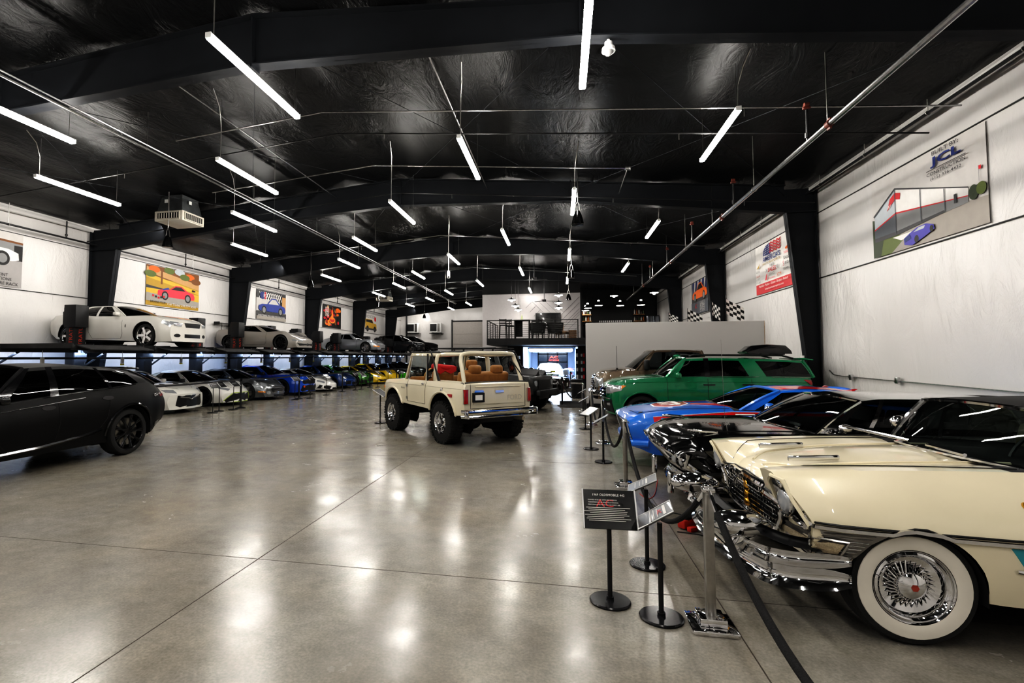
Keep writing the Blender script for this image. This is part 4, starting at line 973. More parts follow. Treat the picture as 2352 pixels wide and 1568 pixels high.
# ------------------------------------------------------------------ black belt barrier
def make_belt():
    t = thing('belt_stanchion', 'x', 'stanchion')
    b = MB(); b.lathe([(.0001, .05), (.05, .05), (.12, .03), (.17, .012), (.17, 0), (.0001, 0)], 24); b.build('base', BLACK, t)
    b = MB(); b.cyl((0, 0, .48), .032, .92, 14); b.build('post', BLACK, t); b = MB(); b.cyl((0, 0, .965), .04, .09, 14); b.rbox((0, 0, .96), (.03, .1, .06), .01); b.build('belt_head', GLOSSBLK, t)
    return t
BY = [5.0, 10.4, 15.85, 19.85, 24.2, 28., 32.9, 37.5]; g0 = None
BWL = ['hidden behind the dark sport utility front', 'hidden behind the dark sport utility rear', 'before the lime trimmed white coupe', 'before the bright blue muscle car', 'before the white wedge and dark blue coupes', 'before the pale green coupe', 'before the second yellow coupe', 'before the dark far cars']
for y, w_ in zip(BY[1:], BWL[1:]):
    if g0 is None: g0 = o = make_belt()
    else: o = dup(g0)
    o.location = (-10.62, y, 0); o['label'] = 'black round belt post ' + w_; o['group'] = 'black belt posts'
for i in range(1, len(BY) - 1):
    t = thing('barrier_belt', 'black retractable belt stretched %s' % ['', 'from behind the dark sport utility to the first belt post', 'before the silver grey coupe', 'before the white wedge coupe', 'before the dark blue coupe', 'before the yellow coupe', 'before the deepest cars'][i], 'belt', (-10.62, BY[i], .96))
    L = BY[i + 1] - BY[i]; b = MB(); b.grid([[(0, .05 + (L - .1) * k / 10, z - .03 * math.sin(PI * k / 10)) for k in range(11)] for z in (-.025, .025)]); b.build('belt_strap', MATBLK, t)

# ------------------------------------------------------------------ battery charger with leads on the floor
CHR = mat('charger_red', (.5, .03, .015), .4, noise=.1)
t = thing('battery_charger', 'small red and black battery charger on the floor beside the near chrome post', 'charger', (1.22, 5.7, 0), .6)
b = MB(); b.rbox((0, 0, .05), (.16, .1, .09), .02); b.rbox((-.03, -.1, .025), (.1, .06, .05), .015); b.build('charger_case', CHR, t); b = MB(); b.rbox((0, 0, .1), (.09, .07, .03), .012); b.tube([(-.06, 0, .09), (-.06, 0, .13), (.06, 0, .13), (.06, 0, .09)], .01, 6); b.build('charger_handle', BLACK, t)
def cable(label, pts, r=.006, m=BLACK):
    t = thing('cable', label, 'cable', (pts[0][0], pts[0][1], 0)); P = [Vector((x - pts[0][0], y - pts[0][1], r + .001)) for x, y in pts]; Q = []
    for i in range(len(P) - 1):
        a, b_, c, d = P[max(i - 1, 0)], P[i], P[i + 1], P[min(i + 2, len(P) - 1)]
        for k in range(6):
            u = k / 6; Q.append(.5 * (2 * b_ + (c - a) * u + (2 * a - 5 * b_ + 4 * c - d) * u * u + (3 * b_ - a - 3 * c + d) * u ** 3))
    Q.append(P[-1]); b = MB(); b.tube(Q, r, 6); b.build('cable_run', m, t)
cable('black power lead running along the floor under the black classic', [(1.0, 6.9), (1.05, 6.4), (1.2, 6.2), (1.5, 6.0), (1.7, 5.8), (1.9, 5.9)])
cable('coiled black lead beside the red charger near the cream classic', [(1.1, 5.55), (1.3, 5.5), (1.5, 5.35), (1.62, 5.15), (1.5, 5.0), (1.38, 5.2), (1.55, 5.5), (1.7, 5.7), (1.6, 5.95), (1.35, 5.95), (1.3, 5.8)])
cable('thin red lead on the floor behind the second sign stand', [(.95, 7.0), (1.0, 6.75), (1.1, 6.9), (1.2, 7.3), (1.3, 7.8)], .004, CHR)

# ------------------------------------------------------------------ mezzanine balcony furniture
t = thing('balcony_railing', 'black metal balcony railing with thin horizontal rods', 'railing', (0, 27.2, 2.7))
b = MB(); xs = [-3.8 + (.85 + 3.8) * i / 4 for i in range(5)]
for x in xs: b.box((x, 0, .46), (.05, .05, .92))
b.build('railing_posts', BLACK, t); b = MB(); b.box((-1.475, 0, .94), (4.7, .06, .04)); b.box((-3.8, 2.3, .94), (.06, 4.6, .04)); b.build('top_rail', BLACK, t)
b = MB()
for i in range(8): b.tube([(-3.8, 0, .1 + i * .1), (.85, 0, .1 + i * .1)], .009, 5); b.tube([(-3.8, 0, .1 + i * .1), (-3.8, 4.6, .1 + i * .1)], .009, 5)
for i in range(4): b.box((-3.8, 1.15 * (i + 1), .46), (.04, .04, .92))
b.build('railing_rods', BLACK, t)
FURN = mat('furniture_black', (.012, .011, .011), .6, noise=.2); 
def stool(loc, rz, label):
    t = thing('bar_stool', label, 'stool', loc, rz, 'bar stools on the balcony')
    b = MB(); b.rbox((0, 0, .74), (.4, .4, .06), .02); b.build('seat', FURN, t)
    b = MB(); b.rbox((0, .19, 1.02), (.4, .03, .12), .01); b.rbox((0, .19, .86), (.4, .03, .08), .01); b.build('backrest', FURN, t)
    for sx in (-1, 1):
        for sy in (-1, 1): b = MB(); b.tube([(sx * .2, sy * .2, 0), (sx * .17, sy * .18, .74 if sy < 0 else 1.1)], .018, 6); b.build('leg', FURN, t)
    b = MB(); b.tube([(-.19, -.19, .25), (.19, -.19, .25), (.19, .19, .25), (-.19, .19, .25)], .012, 5, closed=True); b.build('foot_ring', FURN, t)
stool((-3.05, 28.0, 2.7), .2, 'black high stool behind the railing corner'); stool((-2.75, 28.7, 2.7), 2.8, 'black high stool between the railing corner and the tall table'); stool((-1.45, 29.0, 2.7), -.3, 'black high stool beside the tall table'); stool((-.95, 28.6, 2.7), 1.0, 'black high stool under the dark screen')
t = thing('high_table', 'tall dark square table on the balcony holding a pale bottle', 'table', (-2.05, 28.3, 2.7)); b = MB(); b.rbox((0, 0, 1.0), (.85, .7, .05), .01); b.build('table_top', FURN, t)
for sx in (-1, 1):
    for sy in (-1, 1): b = MB(); b.box((sx * .38, sy * .3, .49), (.05, .05, .98)); b.build('leg', FURN, t)
b = MB(); b.box((-.38, 0, .55), (.02, .6, .85)); b.box((-.2, .28, .55), (.4, .02, .85)); b.build('table_panel', FURN, t)
t = thing('bottle', 'pale green and white bottle standing on the balcony table', 'bottle', (-2.05, 28.1, 3.726)); b = MB(); b.lathe([(.0001, 0), (.05, 0), (.055, .1), (.05, .17), (.018, .22), (.018, .29), (.0001, .29)], 14); b.build('bottle_body', flatmat('bottle_pale', 'cfd6a8', .3), t)
t = thing('television', 'large black wall screen above the balcony chairs', 'television', (-.75, 31.8, 3.95)); b = MB(); b.rbox((0, 0, 0), (1.5, .07, .88), .015); b.build('screen_frame', BLACK, t); b = MB(); b.box((0, -.037, 0), (1.44, .004, .82)); b.build('screen', GLOSSBLK, t); b = MB(); b.box((0, .08, 0), (.3, .12, .3)); b.build('wall_bracket', BLACK, t)
def armchair(loc, rz, label, m=FURN):
    t = thing('armchair', label, 'chair', loc, rz, 'low chairs on the balcony'); b = MB(); b.rbox((0, 0, .34), (.62, .6, .16), .05, seg=3); b.build('seat', m, t); b = MB()
    b.grid([[(.36 * math.cos(a) * (1 + .06 * k), .34 * math.sin(a) + .02, .25 + .14 * k) for a in [PI * i / 12 for i in range(13)]] for k in range(4 + 1)]); b.build('backrest', m, t)
    for sx in (-1, 1):
        for sy in (-1, 1): b = MB(); b.tube([(sx * .26, sy * .24, 0), (sx * .24, sy * .22, .28)], .018, 6); b.build('leg', m, t)
armchair((-1.2, 27.75, 2.7), PI, 'dark rounded low chair under the balcony stools'); armchair((-.3, 27.75, 2.7), PI + .3, 'dark rounded low chair under the dark screen'); armchair((.05, 28.7, 2.7), 1.3, 'tan low chair near the stair end of the balcony', mat('tan_fabric', (.2, .12, .06), .7, noise=.2))
t = thing('wooden_crate', 'brown wooden crate at the stair end of the balcony', 'crate', (.6, 28.3, 2.7)); b = MB()
for i in range(4): b.box((0, -.17, .06 + i * .11), (.42, .02, .09)); b.box((0, .17, .06 + i * .11), (.42, .02, .09)); b.box((-.2, 0, .06 + i * .11), (.02, .34, .09)); b.box((.2, 0, .06 + i * .11), (.02, .34, .09))
b.box((0, 0, .01), (.4, .34, .02)); b.build('crate_slats', mat('crate_wood', (.13, .075, .035), .7, noise=.3, nscale=20), t)
# pendants
SHBLK = mat('shade_black', (.01, .01, .01), .35, noise=.1); BULB = mat('bulb_glow', (1, 1, 1), .5, emit=(1, .95, .88), es=14., noise=.01)
def pendant(loc, label, kind, ztop):
    t = thing('pendant_lamp', label, 'ceiling light', loc, 0, 'bar and balcony pendant lamps'); b = MB()
    if kind == 'dome': b.lathe([(.06, .3), (.07, .24), (.2, .1), (.26, .0), (.25, .0), (.19, .1), (.05, .22)], 20)
    else: b.lathe([(.03, .16), (.05, .1), (.22, .03), (.24, .0), (.21, .02), (.04, .08)], 20)
    b.build('lamp_shade', SHBLK, t); b = MB()
    if kind == 'dome': b.lathe([(.0001, -.004), (.24, -.004), (.24, .012), (.0001, .02)], 20); b.lathe([(.0001, .36), (.06, .34), (.075, .29), (.07, .28)], 14)
    else: b.lathe([(.0001, -.11), (.05, -.09), (.09, -.03), (.22, -.008), (.2, .02), (.0001, .05)], 20)
    b.build('lamp_bulb', BULB, t); b = MB(); b.tube([(0, 0, .2), (0, 0, ztop - loc[2])], .008, 5); b.build('lamp_cord', BLACK, t)
for i, (x, y, z) in enumerate(((2.45, 35.4, 5.12), (3.8, 35.4, 5.08), (5.1, 35.4, 5.1), (1.75, 35.4, 4.95), (1.68, 37.1, 4.95))): pendant((x, y, z), 'black dome lamp over the dark bar, ' + ['above the middle of the glass row', 'between the two bottle shelves', 'over the far bottle shelf', 'over the near bottle shelf', 'just behind the one over the near bottle shelf'][i], 'dome', 6.55)
for i, (x, y, z) in enumerate(((-2.72, 29.4, 4.95), (-2.6, 30.5, 4.72), (-2.5, 31.3, 4.55), (-.1, 28.2, 5.02), (-.12, 30.2, 4.82), (-.12, 31.2, 4.62), (3.1, 32.0, 5.35), (5.1, 30.5, 5.3))): pendant((x, y, z), 'glowing flat cone lamp, ' + ['front one of three beside the roof corner', 'middle one of three beside the roof corner', 'back one of three beside the roof corner', 'front one of three above the dark screen', 'middle one of three above the dark screen', 'back one of three above the dark screen', 'hanging before the black bar wall', 'hanging beside the dark steel column'][i], 'cone', 6.4)
for i, (x, y) in enumerate(((-.9, 29.6), (-1.2, 24.5))):
    t = thing('ceiling_fan', ['dark ceiling fan before the herringbone wall', 'dark ceiling fan high in the roof shadow'][i], 'fan', (x, y, 4.85 + i * .5)); b = MB(); b.cyl((0, 0, .05), .1, .12, 16); b.tube([(0, 0, .1), (0, 0, zc(x) - 4.95 - i * .5 - (.25 if i == 0 else 0))], .015, 6); b.build('fan_motor', BLACK, t)
    for q in range(3): R = Matrix.Rotation(2 * PI * q / 3 + .4, 3, 'Z'); b = MB(); b.rbox(R @ Vector((.36, 0, .03)), (.6, .12, .012), .005, rot=R); b.build('fan_blade', BLACK, t)
# bar
t = thing('bar_counter', 'long dark bar counter behind the grey partition top', 'counter', (3.8, 35.9, 2.7)); b = MB(); b.rbox((0, 0, .55), (4.6, .6, 1.1), .01); b.build('counter_body', BLACKW, t); b = MB(); b.rbox((0, 0, 1.13), (4.7, .7, .05), .01); b.build('counter_top', GLOSSBLK, t); b = MB(); b.box((-.3, .1, 1.32), (2.4, .2, .02)); b.box((-1.4, .1, 1.23), (.03, .2, .16)); b.box((.8, .1, 1.23), (.03, .2, .16)); b.build('glass_rack', BLACK, t)
GLS = mat('drinking_glass', (.6, .6, .6), .1, .3, .5, noise=.02)
gl = None
for i in range(17):
    if gl is None:
        gl = thing('drinking_glass', 'clear glass in the row along the dark bar rack', 'glass', (0, 0, 0), 0, 'glasses in the bar rack'); b = MB(); b.lathe([(.0001, 0), (.035, 0), (.045, .12), (.04, .12), (.03, .015)], 10); b.build('glass_body', GLS, gl); gl.location = (2.55, 36.0, 4.033)
    else: copy_thing(gl, (2.55 + .125 * i, 36.0, 4.033))
BC = [flatmat('bottle_' + n, h, .2) for n, h in (('amber', 'a8622a'), ('clear', 'b9b4ac'), ('dark', '2a1a10'), ('green', '3a4a2a'), ('white', 'd9d4cc'))]
shw = mat('shelf_wood', (.38, .2, .08), .5, noise=.3, nscale=15)
for i, (x, z) in enumerate(((1.72, 4.7), (1.72, 4.25), (5.25, 4.68), (5.25, 4.22))):
    t = thing('bottle_shelf', 'wooden bar shelf, ' + ['upper one near the herringbone wall', 'lower one near the herringbone wall', 'upper one near the far bar end', 'lower one near the far bar end'][i], 'shelf', (x, 37.4, z)); b = MB(); b.rbox((0, 0, -.035), (.75, .26, .06), .006); b.build('shelf_board', shw, t); b = MB(); b.box((-.25, .06, -.08), (.03, .12, .06)); b.box((.25, .06, -.08), (.03, .12, .06)); b.build('shelf_bracket', BLACK, t)
    for q in range(5):
        c = BC[(q + i * 2) % 5]; hh = .3 + .05 * ((q * 3 + i) % 3); bt = thing('liquor_bottle', 'bottle on the %s bar shelf, %s from the herringbone wall side' % (['upper near', 'lower near', 'upper far', 'lower far'][i], ORD[q]), 'bottle', (x - .29 + q * .145, 37.38, z - .005), 0, 'bottles on the bar shelves')
        b = MB(); b.lathe([(.0001, 0), (.042, 0), (.045, hh * .5), (.04, hh * .62), (.014, hh * .75), (.014, hh)], 12); b.build('bottle_glass', c, bt); b = MB(); b.lathe([(.017, hh - .03), (.017, hh + .01), (.0001, hh + .01)], 10); b.build('bottle_cap', BLACK, bt)
t = thing('refrigerator', 'brushed steel double door fridge at the bar end', 'fridge', (6.0, 36.9, 2.7)); b = MB(); b.rbox((0, 0, .9), (.8, .7, 1.8), .02); b.build('fridge_body', BLACK, t)
for s_ in (-1, 1): b = MB(); b.rbox((s_ * .2, -.37, .9), (.38, .05, 1.7), .015); d = b.build('door', mat('fridge_steel', (.3, .32, .36), .25, 1., noise=.1), t); b = MB(); b.tube([(s_ * .05, -.43, .5), (s_ * .05, -.43, 1.3)], .012, 6); b.build('handle', CHROME, d)
# ------------------------------------------------------------------ back wall: heaters and roll-up door
for i, x in enumerate((-14.3, -12.0)):
    t = thing('unit_heater', 'white square fan heater on the deep white wall, ' + ['the one beside the black downpipe', 'the one nearer the roll-up door'][i], 'heater', (x, YB - .55, 4.6)); b = MB(); b.rbox((0, 0, 0), (1.05, .7, .95), .03); b.build('heater_case', WHITE, t)
    b = MB(); b.cyl((-.2, -.36, 0), .3, .03, 24, 'y'); b.box((-.2, -.355, 0), (.66, .02, .7)); b.build('fan_guard', BLACK, t); b = MB(); b.box((.32, -.36, 0), (.25, .02, .8)); b.build('side_panel', STEEL, t); b = MB(); b.box((0, .1, -.55), (1.3, .7, .05)); b.box((-.5, .45, -.2), (.06, .2, .6)); b.build('heater_bracket', BLACK, t)
t = thing('downpipe', 'black vertical pipe in the deep corner of the hall', 'pipe', (-15.1, YB - .3, 0)); b = MB(); b.tube([(0, 0, 0), (0, 0, 3), (0, 0, 5.9)], .09, 10); b.build('pipe_run', BLKPIPE, t)
b = MB(); b.box((-8.6, YB - .06, 2.6), (3.6, .06, 5.2)); 
for z in (1, 2, 3, 4, 5): b.box((-8.6, YB - .1, z), (3.6, .03, .03))
struct(b.build('door_1', mat('roll_door', (.46, .43, .40), .5, noise=.05), smooth=0))
b = MB(); b.box((-10.5, YB - .1, 2.7), (.1, .12, 5.4)); b.box((-8.6, YB - .1, 5.25), (3.8, .14, .12)); struct(b.build('trim_90', MATBLK, smooth=0))
# ------------------------------------------------------------------ bright garage at the back
LEDP = mat('garage_led_panel', (1, 1, 1), .5, emit=(.68, .82, 1.), es=18., noise=.01)
t = thing('led_panel', 'wide bright bluish ceiling light in the back garage', 'ceiling light', (-.62, 33.6, 2.2)); b = MB(); b.rbox((0, 0, -.05), (2.6, 3.2, .2), .08, seg=3); b.build('light_diffuser', LEDP, t); b = MB(); b.box((0, 0, .06), (2.7, 3.3, .06)); b.build('light_frame', BLACK, t)
b = MB(); 
for i in range(4): b.box((-1.72 + i * .72, 40.4, 1.2), (.07, .06, 2.3))
for z in (.1, .7, 1.35, 1.95, 2.3): b.box((-.64, 40.4, z), (2.2, .06, .08))
b.build('x', BLACKW, smooth=0).name = 'door_2'; struct(bpy.data.objects['door_2'])
b = MB(); b.box((-.64, 40.43, 1.2), (2.1, .01, 2.2)); struct(b.build('window_1', mat('door_glass', (.05, .065, .09), .15, noise=.1), smooth=0))
t = thing('neon_sign', 'red neon letters glowing on the garage door glass', 'sign', (-.55, 40.3, 1.62)); F = Flat(lambda u, v, k: (u, -k * .002, v)); NE = mat('neon_red', (.8, .05, .05), .5, emit=(1, .06, .04), es=5., noise=.01); F.text('AC', 0, .1, NE, w=.62, h=.17); F.text('FAST GARAGE', 0, -.12, NE, w=.75, h=.09); F.build('neon_letters', t)
t = thing('doormat', 'dark ribbed floor mat on the walkway to the back garage', 'mat', (.45, 19.6, 0)); b = MB(); b.rbox((0, 0, .008), (1.05, 2.6, .016), .004)
for i in range(20): b.box((0, -1.2 + i * .126, .018), (1.0, .04, .006))
b.build('mat_ribs', MATG, t)
t = thing('merchandise_rack', 'dark wall rack crowded with small bright packages beside the garage', 'shelf', (1.05, 29.9, 0)); b = MB(); b.box((0, .1, 1.1), (.5, .05, 2.2)); 
for z in (.5, .9, 1.3, 1.7, 2.05): b.box((0, 0, z), (.5, .22, .02))
b.build('rack_frame', BLACK, t)
for i in range(16): 
    pk = thing('package', 'small packet on the dark rack, row %s spot %s' % (ORD[i // 4], ORD[i % 4]), 'package', (.87 + .12 * (i % 4), 29.85, [.51, .91, 1.31, 1.71][i // 4]), 0, 'packets on the dark rack'); b = MB(); b.rbox((0, 0, .12), (.09, .06, .22 - .03 * (i % 3)), .008); b.build('packet', [MP['white'], MP['red'], MP['sky'], MP['dgrey']][(i * 7) % 4], pk)
t = thing('waste_bin', 'black tall waste bin beside the grey partition edge', 'bin', (.62, 22.5, 0)); b = MB(); b.lathe([(.0001, 0), (.2, 0), (.24, .75), (.25, .78), (.22, .8), (.0001, .8)], 20); b.build('bin_body', BLACK, t); b = MB(); b.lathe([(.245, .6), (.252, .64), (.245, .66)], 20); b.build('bin_band', STEEL, t)
o = dup(bpy.data.objects['belt_stanchion']); o.location = (.02, 18.96, 0); o['label'] = 'black belt post at the walkway behind the dark muscle car tail'; o['group'] = 'black belt posts'
o = dup(bpy.data.objects['belt_stanchion']); o.location = (.45, 26.5, 0); o['label'] = 'slim black post before the bright garage opening'; o['group'] = 'black belt posts'
# white stacked boxes by the garage door jamb
for i in range(6):
    bx = thing('paint_can', 'pale can in the stack beside the garage jamb, %s from the floor' % ORD[i], 'can', (-2.45, 30.3, .1 + i * .3), 0, 'cans stacked on the jamb rack'); b = MB(); b.cyl((0, 0, .1), .12, .16, 14); b.lathe([(.122, .17), (.126, .19), (.0001, .19)], 14); b.build('can_body', WHITE, bx)
t = thing('can_rack', 'thin black rack holding pale cans beside the garage jamb', 'shelf', (-2.45, 30.3, 0)); b = MB()
for i in range(6): b.box((0, 0, .1 + i * .3), (.32, .3, .02))
for sx in (-1, 1): b.box((sx * .15, .13, .95), (.02, .02, 1.9))
b.build('rack_frame', BLACK, t)
area((-.64, 36.9, 2.3), (0, 0, 0), 2.4, 5, 85, (.58, .74, 1.))  # unseen bluish fill light inside the back garage
# ------------------------------------------------------------------ the cars
RIMBLK = mat('rim_black', (.012, .012, .013), .25, .6, .3, noise=.1)
RIMSIL = mat('rim_silver', (.5, .5, .51), .2, 1., noise=.05)
GRILLE = mat('grille_black', (.006, .006, .007), .4, noise=.1)
SEAM = mat('panel_gap', (.01, .01, .01), .8, noise=.1)
def sport(**k):
    d = dict(T=[(-2.22, .74), (-2.1, .86), (-1.6, .92), (-1.1, .93), (.75, .88), (1.3, .83), (1.8, .72), (2.12, .58), (2.22, .48)],
             S=[(-2.22, .70), (-2.05, .84), (-1.3, .93), (-.5, .86), (.5, .83), (1.3, .84), (1.8, .72), (2.12, .56), (2.22, .46)],
             B=[(-2.22, .36), (-1.9, .2), (0, .16), (1.9, .12), (2.22, .14)],
             W=[(-2.22, .82), (-1.9, .90), (-1.25, .945), (0, .89), (1.3, .93), (1.8, .89), (2.22, .78)],
             arch=[(1.28, .34, .37), (-1.28, .34, .375)], bowF=.42, bowR=.2, st=.12, sb=.08, cp=2.6, cabin=(-1.45, .8), nx=72,
             gh=dict(ws=(.98, .62, -.02), rw=(-1.62, -1.35, -.75), roof=[(-1.0, 1.17), (-.75, 1.215), (-.35, 1.24), (-.02, 1.22), (.2, 1.18)], yr=.52, crown=.05, side=[(.42, -.1), (-.95, -.72)], inset=.03, mb=.06, mt=.1))
    d.update(k); return d
def fr_coupe(c, body_hex, lamp_pts, grille_pts, low=None, splitter=True):
    c.patch('headlight', LAMP, lamp_pts, 'F', .008, True)
    for g in grille_pts: c.patch('grille', GRILLE, g, 'F', .006)
    if low: c.patch('air_intake', GRILLE, low, 'F', .006, True)
def seam_set(c, hood=True, door=(.55, -.62), zb=.25, zt=.8):
    a, b = door; c.line('door_gap', SEAM, [(a, zt), (a + .03, zb + .15), (a - .05, zb), (b + .1, zb), (b, zb + .2), (b - .03, zt)], 'L', mirror=True)
    if hood: c.line('hood_gap', SEAM, [(.85, .62), (1.3, .6), (1.8, .5), (2.0, .3)], 'T', mirror=True)
def left_car(y, label, hexc, name='sports_car', xfront=-11.3, z=0, sp=None, wheel=None, mirrors=None, rough=.25, metal=0., seats=True, rz=0., paintm=None):
    p = paintm or paint('paint_' + hexc, hexc, rough, metal); sp = sp or sport(); sp['paint'] = p
    xf = sp['W'][-1][0]; c = Car(name, label, 'car', (xfront - xf, y, z), rz, sp)
    c.wheels(**(wheel or dict(r=.34, rr=.255, w=.26, rim_mat=RIMBLK, n=5, sp_w=.06)))
    if mirrors: c.mirrors(mirrors[0], mirrors[1] or p)
    if seats: c.seats([-.55], y=.34)
    return c, p
oval = lambda cx, cy, rx, ry, n=10: [(cx + rx * math.cos(2 * PI * i / n), cy + ry * math.sin(2 * PI * i / n)) for i in range(n)]
LIME = flatmat('lime_trim', 'a9c43a', .3)
CALG = flatmat('caliper_green', '9fd02c', .4)
# 1 white coupe with squared black grille
c, p = left_car(14.3, 'white sports coupe with a wide black grille half hidden behind the dark sport utility', 'd8d6cf', sp=sport(T=[(-2.22, .84), (-2.1, .95), (-1.2, .98), (.75, .92), (1.4, .88), (1.9, .78), (2.15, .68), (2.22, .6)], S=[(-2.22, .82), (-2.05, .94), (-1.3, .98), (-.4, .9), (.5, .87), (1.3, .87), (1.9, .76), (2.22, .58)], bowF=.3,
     gh=dict(ws=(.95, .6, 0), rw=(-1.7, -1.4, -.85), roof=[(-1.1, 1.24), (-.85, 1.27), (-.35, 1.3), (0, 1.27), (.2, 1.22)], yr=.54, crown=.05, side=[(.4, -.08), (-1.0, -.8)], inset=.03)), wheel=dict(r=.34, rr=.26, w=.26, rim_mat=RIMBLK, n=10, sp_w=.03), mirrors=(.42, None))
fr_coupe(c, p, [(.5, .72), (.78, .74), (.74, .66), (.5, .62)], [[(-.5, .55), (.5, .55), (.56, .26), (.44, .2), (-.44, .2), (-.56, .26)]]); c.line('grille_trim', STEEL, [(-.42, .5), (-.12, .47), (0, .42), (.12, .47), (.42, .5)], 'F', .035, .01); seam_set(c); c.patch('hood_scoop', BLACK, oval(1.4, .3, .1, .05), 'T', .012, True)
# 2 white coupe with lime edge
c, p = left_car(16.95, 'white sports coupe with lime edged black nose and black stripe on the hood side', 'dedcd6', wheel=dict(r=.345, rr=.265, w=.27, rim_mat=RIMBLK, n=10, sp_w=.028, disc=CALG), mirrors=(.45, BLACK))
fr_coupe(c, p, [(.42, .6), (.72, .68), (.76, .62), (.55, .54)], [[(-.42, .44), (.42, .44), (.6, .3), (.72, .22), (.66, .14), (-.66, .14), (-.72, .22), (-.6, .3)]]); c.line('lime_edge', LIME, [(-.74, .2), (-.62, .31), (-.44, .46), (.44, .46), (.62, .31), (.74, .2)], 'F', .022, .012); c.line('lime_edge', LIME, [(-.7, .13), (0, .115), (.7, .13)], 'F', .02, .01); c.line('lime_edge', LIME, [(.85, .2), (-.85, .2)], 'L', .016, .008, mirror=True); seam_set(c)
c.patch('hood_stripe', BLACK, [(1.0, .5), (1.5, .5), (1.85, .36), (1.9, .3), (1.4, .36), (1.0, .4)], 'T', .003, True)
# 3 silver grey grand tourer
c, p = left_car(19.55, 'silver grey grand tourer with an oval slatted grille', '6f7274', metal=.6, rough=.3, wheel=dict(r=.345, rr=.255, w=.26, rim_mat=RIMSIL, n=6, sp_w=.06), mirrors=(.48, None))
c.patch('headlight', LAMP, [(.52, .66), (.66, .72), (.76, .66), (.72, .56), (.6, .55)], 'F', .008, True); g = c.patch('grille', GRILLE, [(-.28, .55), (.28, .55), (.5, .45), (.42, .33), (-.42, .33), (-.5, .45)], 'F', .006)[0]
for z in (.37, .42, .47, .52): c.line('grille_slat', STEEL, [(-.4, z), (.4, z)], 'F', .012, .012, parent=g)
c.line('grille_surround', CHROME, [(-.28, .57), (.28, .57), (.52, .45), (.43, .31), (-.43, .31), (-.52, .45)], 'F', .02, .01, closed=True); c.patch('fog_lamp', LAMP, oval(.6, .3, .075, .075), 'F', .01, True); c.patch('turn_signal', AMBER, [(.72, .36), (.84, .38), (.84, .33), (.72, .31)], 'F', .008, True); c.patch('air_intake', GRILLE, [(-.4, .22), (.4, .22), (.36, .15), (-.36, .15)], 'F', .006); seam_set(c)
# 4 bright blue muscle coupe
mus = dict(T=[(-2.3, .9), (-2.2, .98), (-1.3, 1.0), (.75, .98), (1.5, .95), (2.1, .84), (2.3, .74)], S=[(-2.3, .88), (-2.1, .97), (-1.3, 1.0), (-.4, .93), (.5, .92), (1.3, .93), (2.0, .82), (2.3, .68)], B=[(-2.3, .4), (-1.9, .24), (0, .2), (1.9, .14), (2.3, .15)], W=[(-2.3, .8), (-1.9, .9), (-1.3, .94), (0, .9), (1.35, .93), (1.9, .9), (2.3, .78)], arch=[(1.35, .36, .39), (-1.35, .36, .39)], bowF=.24,
     gh=dict(ws=(.9, .58, -.05), rw=(-1.75, -1.45, -.85), roof=[(-1.1, 1.28), (-.85, 1.32), (-.35, 1.35), (-.05, 1.33), (.2, 1.28)], yr=.55, crown=.05, side=[(.38, -.14), (-1.0, -.82)], inset=.03, glass=GLASS_T))
c, p = left_car(22.2, 'bright blue muscle coupe with a tall black mouth', '1c4fb4', sp=sport(**mus), wheel=dict(r=.36, rr=.265, w=.28, rim_mat=RIMBLK, n=10, sp_w=.03, disc=RED), mirrors=(.42, BLACK))
fr_coupe(c, p, [(.55, .72), (.78, .75), (.8, .69), (.6, .64)], [[(-.52, .74), (.52, .74), (.62, .6), (.5, .5), (-.5, .5), (-.62, .6)], [(-.58, .46), (.58, .46), (.7, .24), (.6, .18), (-.6, .18), (-.7, .24)]]); c.line('splitter', BLACK, [(-.85, .13), (0, .13), (.85, .13)], 'F', .05, .03); c.patch('tow_hook', mat('tow_orange', (.8, .12, .02), .4, noise=.05), oval(-.5, .4, .05, .05), 'F', .02); c.patch('hood_vent', BLACK, [(1.0, .3), (1.6, .25), (1.6, -.25), (1.0, -.3)], 'T', .006); seam_set(c)
# 5 white wedge coupe
wedge = dict(T=[(-2.15, .8), (-2.0, .98), (-1.2, 1.0), (.5, .86), (1.3, .74), (1.9, .56), (2.2, .42), (2.25, .36)], S=[(-2.15, .78), (-2.0, .92), (-1.3, .93), (-.4, .84), (.5, .78), (1.3, .76), (1.9, .56), (2.25, .34)], B=[(-2.15, .34), (-1.8, .2), (0, .15), (1.9, .1), (2.25, .12)], W=[(-2.15, .84), (-1.8, .92), (-1.25, .95), (0, .88), (1.3, .92), (1.8, .88), (2.25, .74)], bowF=.5,
     gh=dict(ws=(1.25, .8, .05), rw=(-1.7, -1.3, -.65), roof=[(-.9, 1.08), (-.65, 1.12), (-.25, 1.145), (.05, 1.12), (.3, 1.06)], yr=.5, crown=.05, side=[(.62, -.02), (-.75, -.55)], inset=.03), cabin=(-1.5, 1.0))
c, p = left_car(24.8, 'white low wedge supercar with black stripes on the hood', 'e4e2dc', sp=sport(**wedge), mirrors=(.6, BLACK))
fr_coupe(c, p, [(.5, .5), (.78, .6), (.82, .52), (.6, .42)], [[(-.2, .2), (.2, .2), (.25, .12), (-.25, .12)]], [(.28, .26), (.78, .36), (.84, .18), (.4, .12)]); c.patch('hood_stripe', BLACK, [(1.1, .18), (1.95, .14), (1.95, .24), (1.1, .34)], 'T', .003, True); c.patch('race_number', BLACK, oval(1.6, 0, .07, .1), 'T', .003); seam_set(c, False)
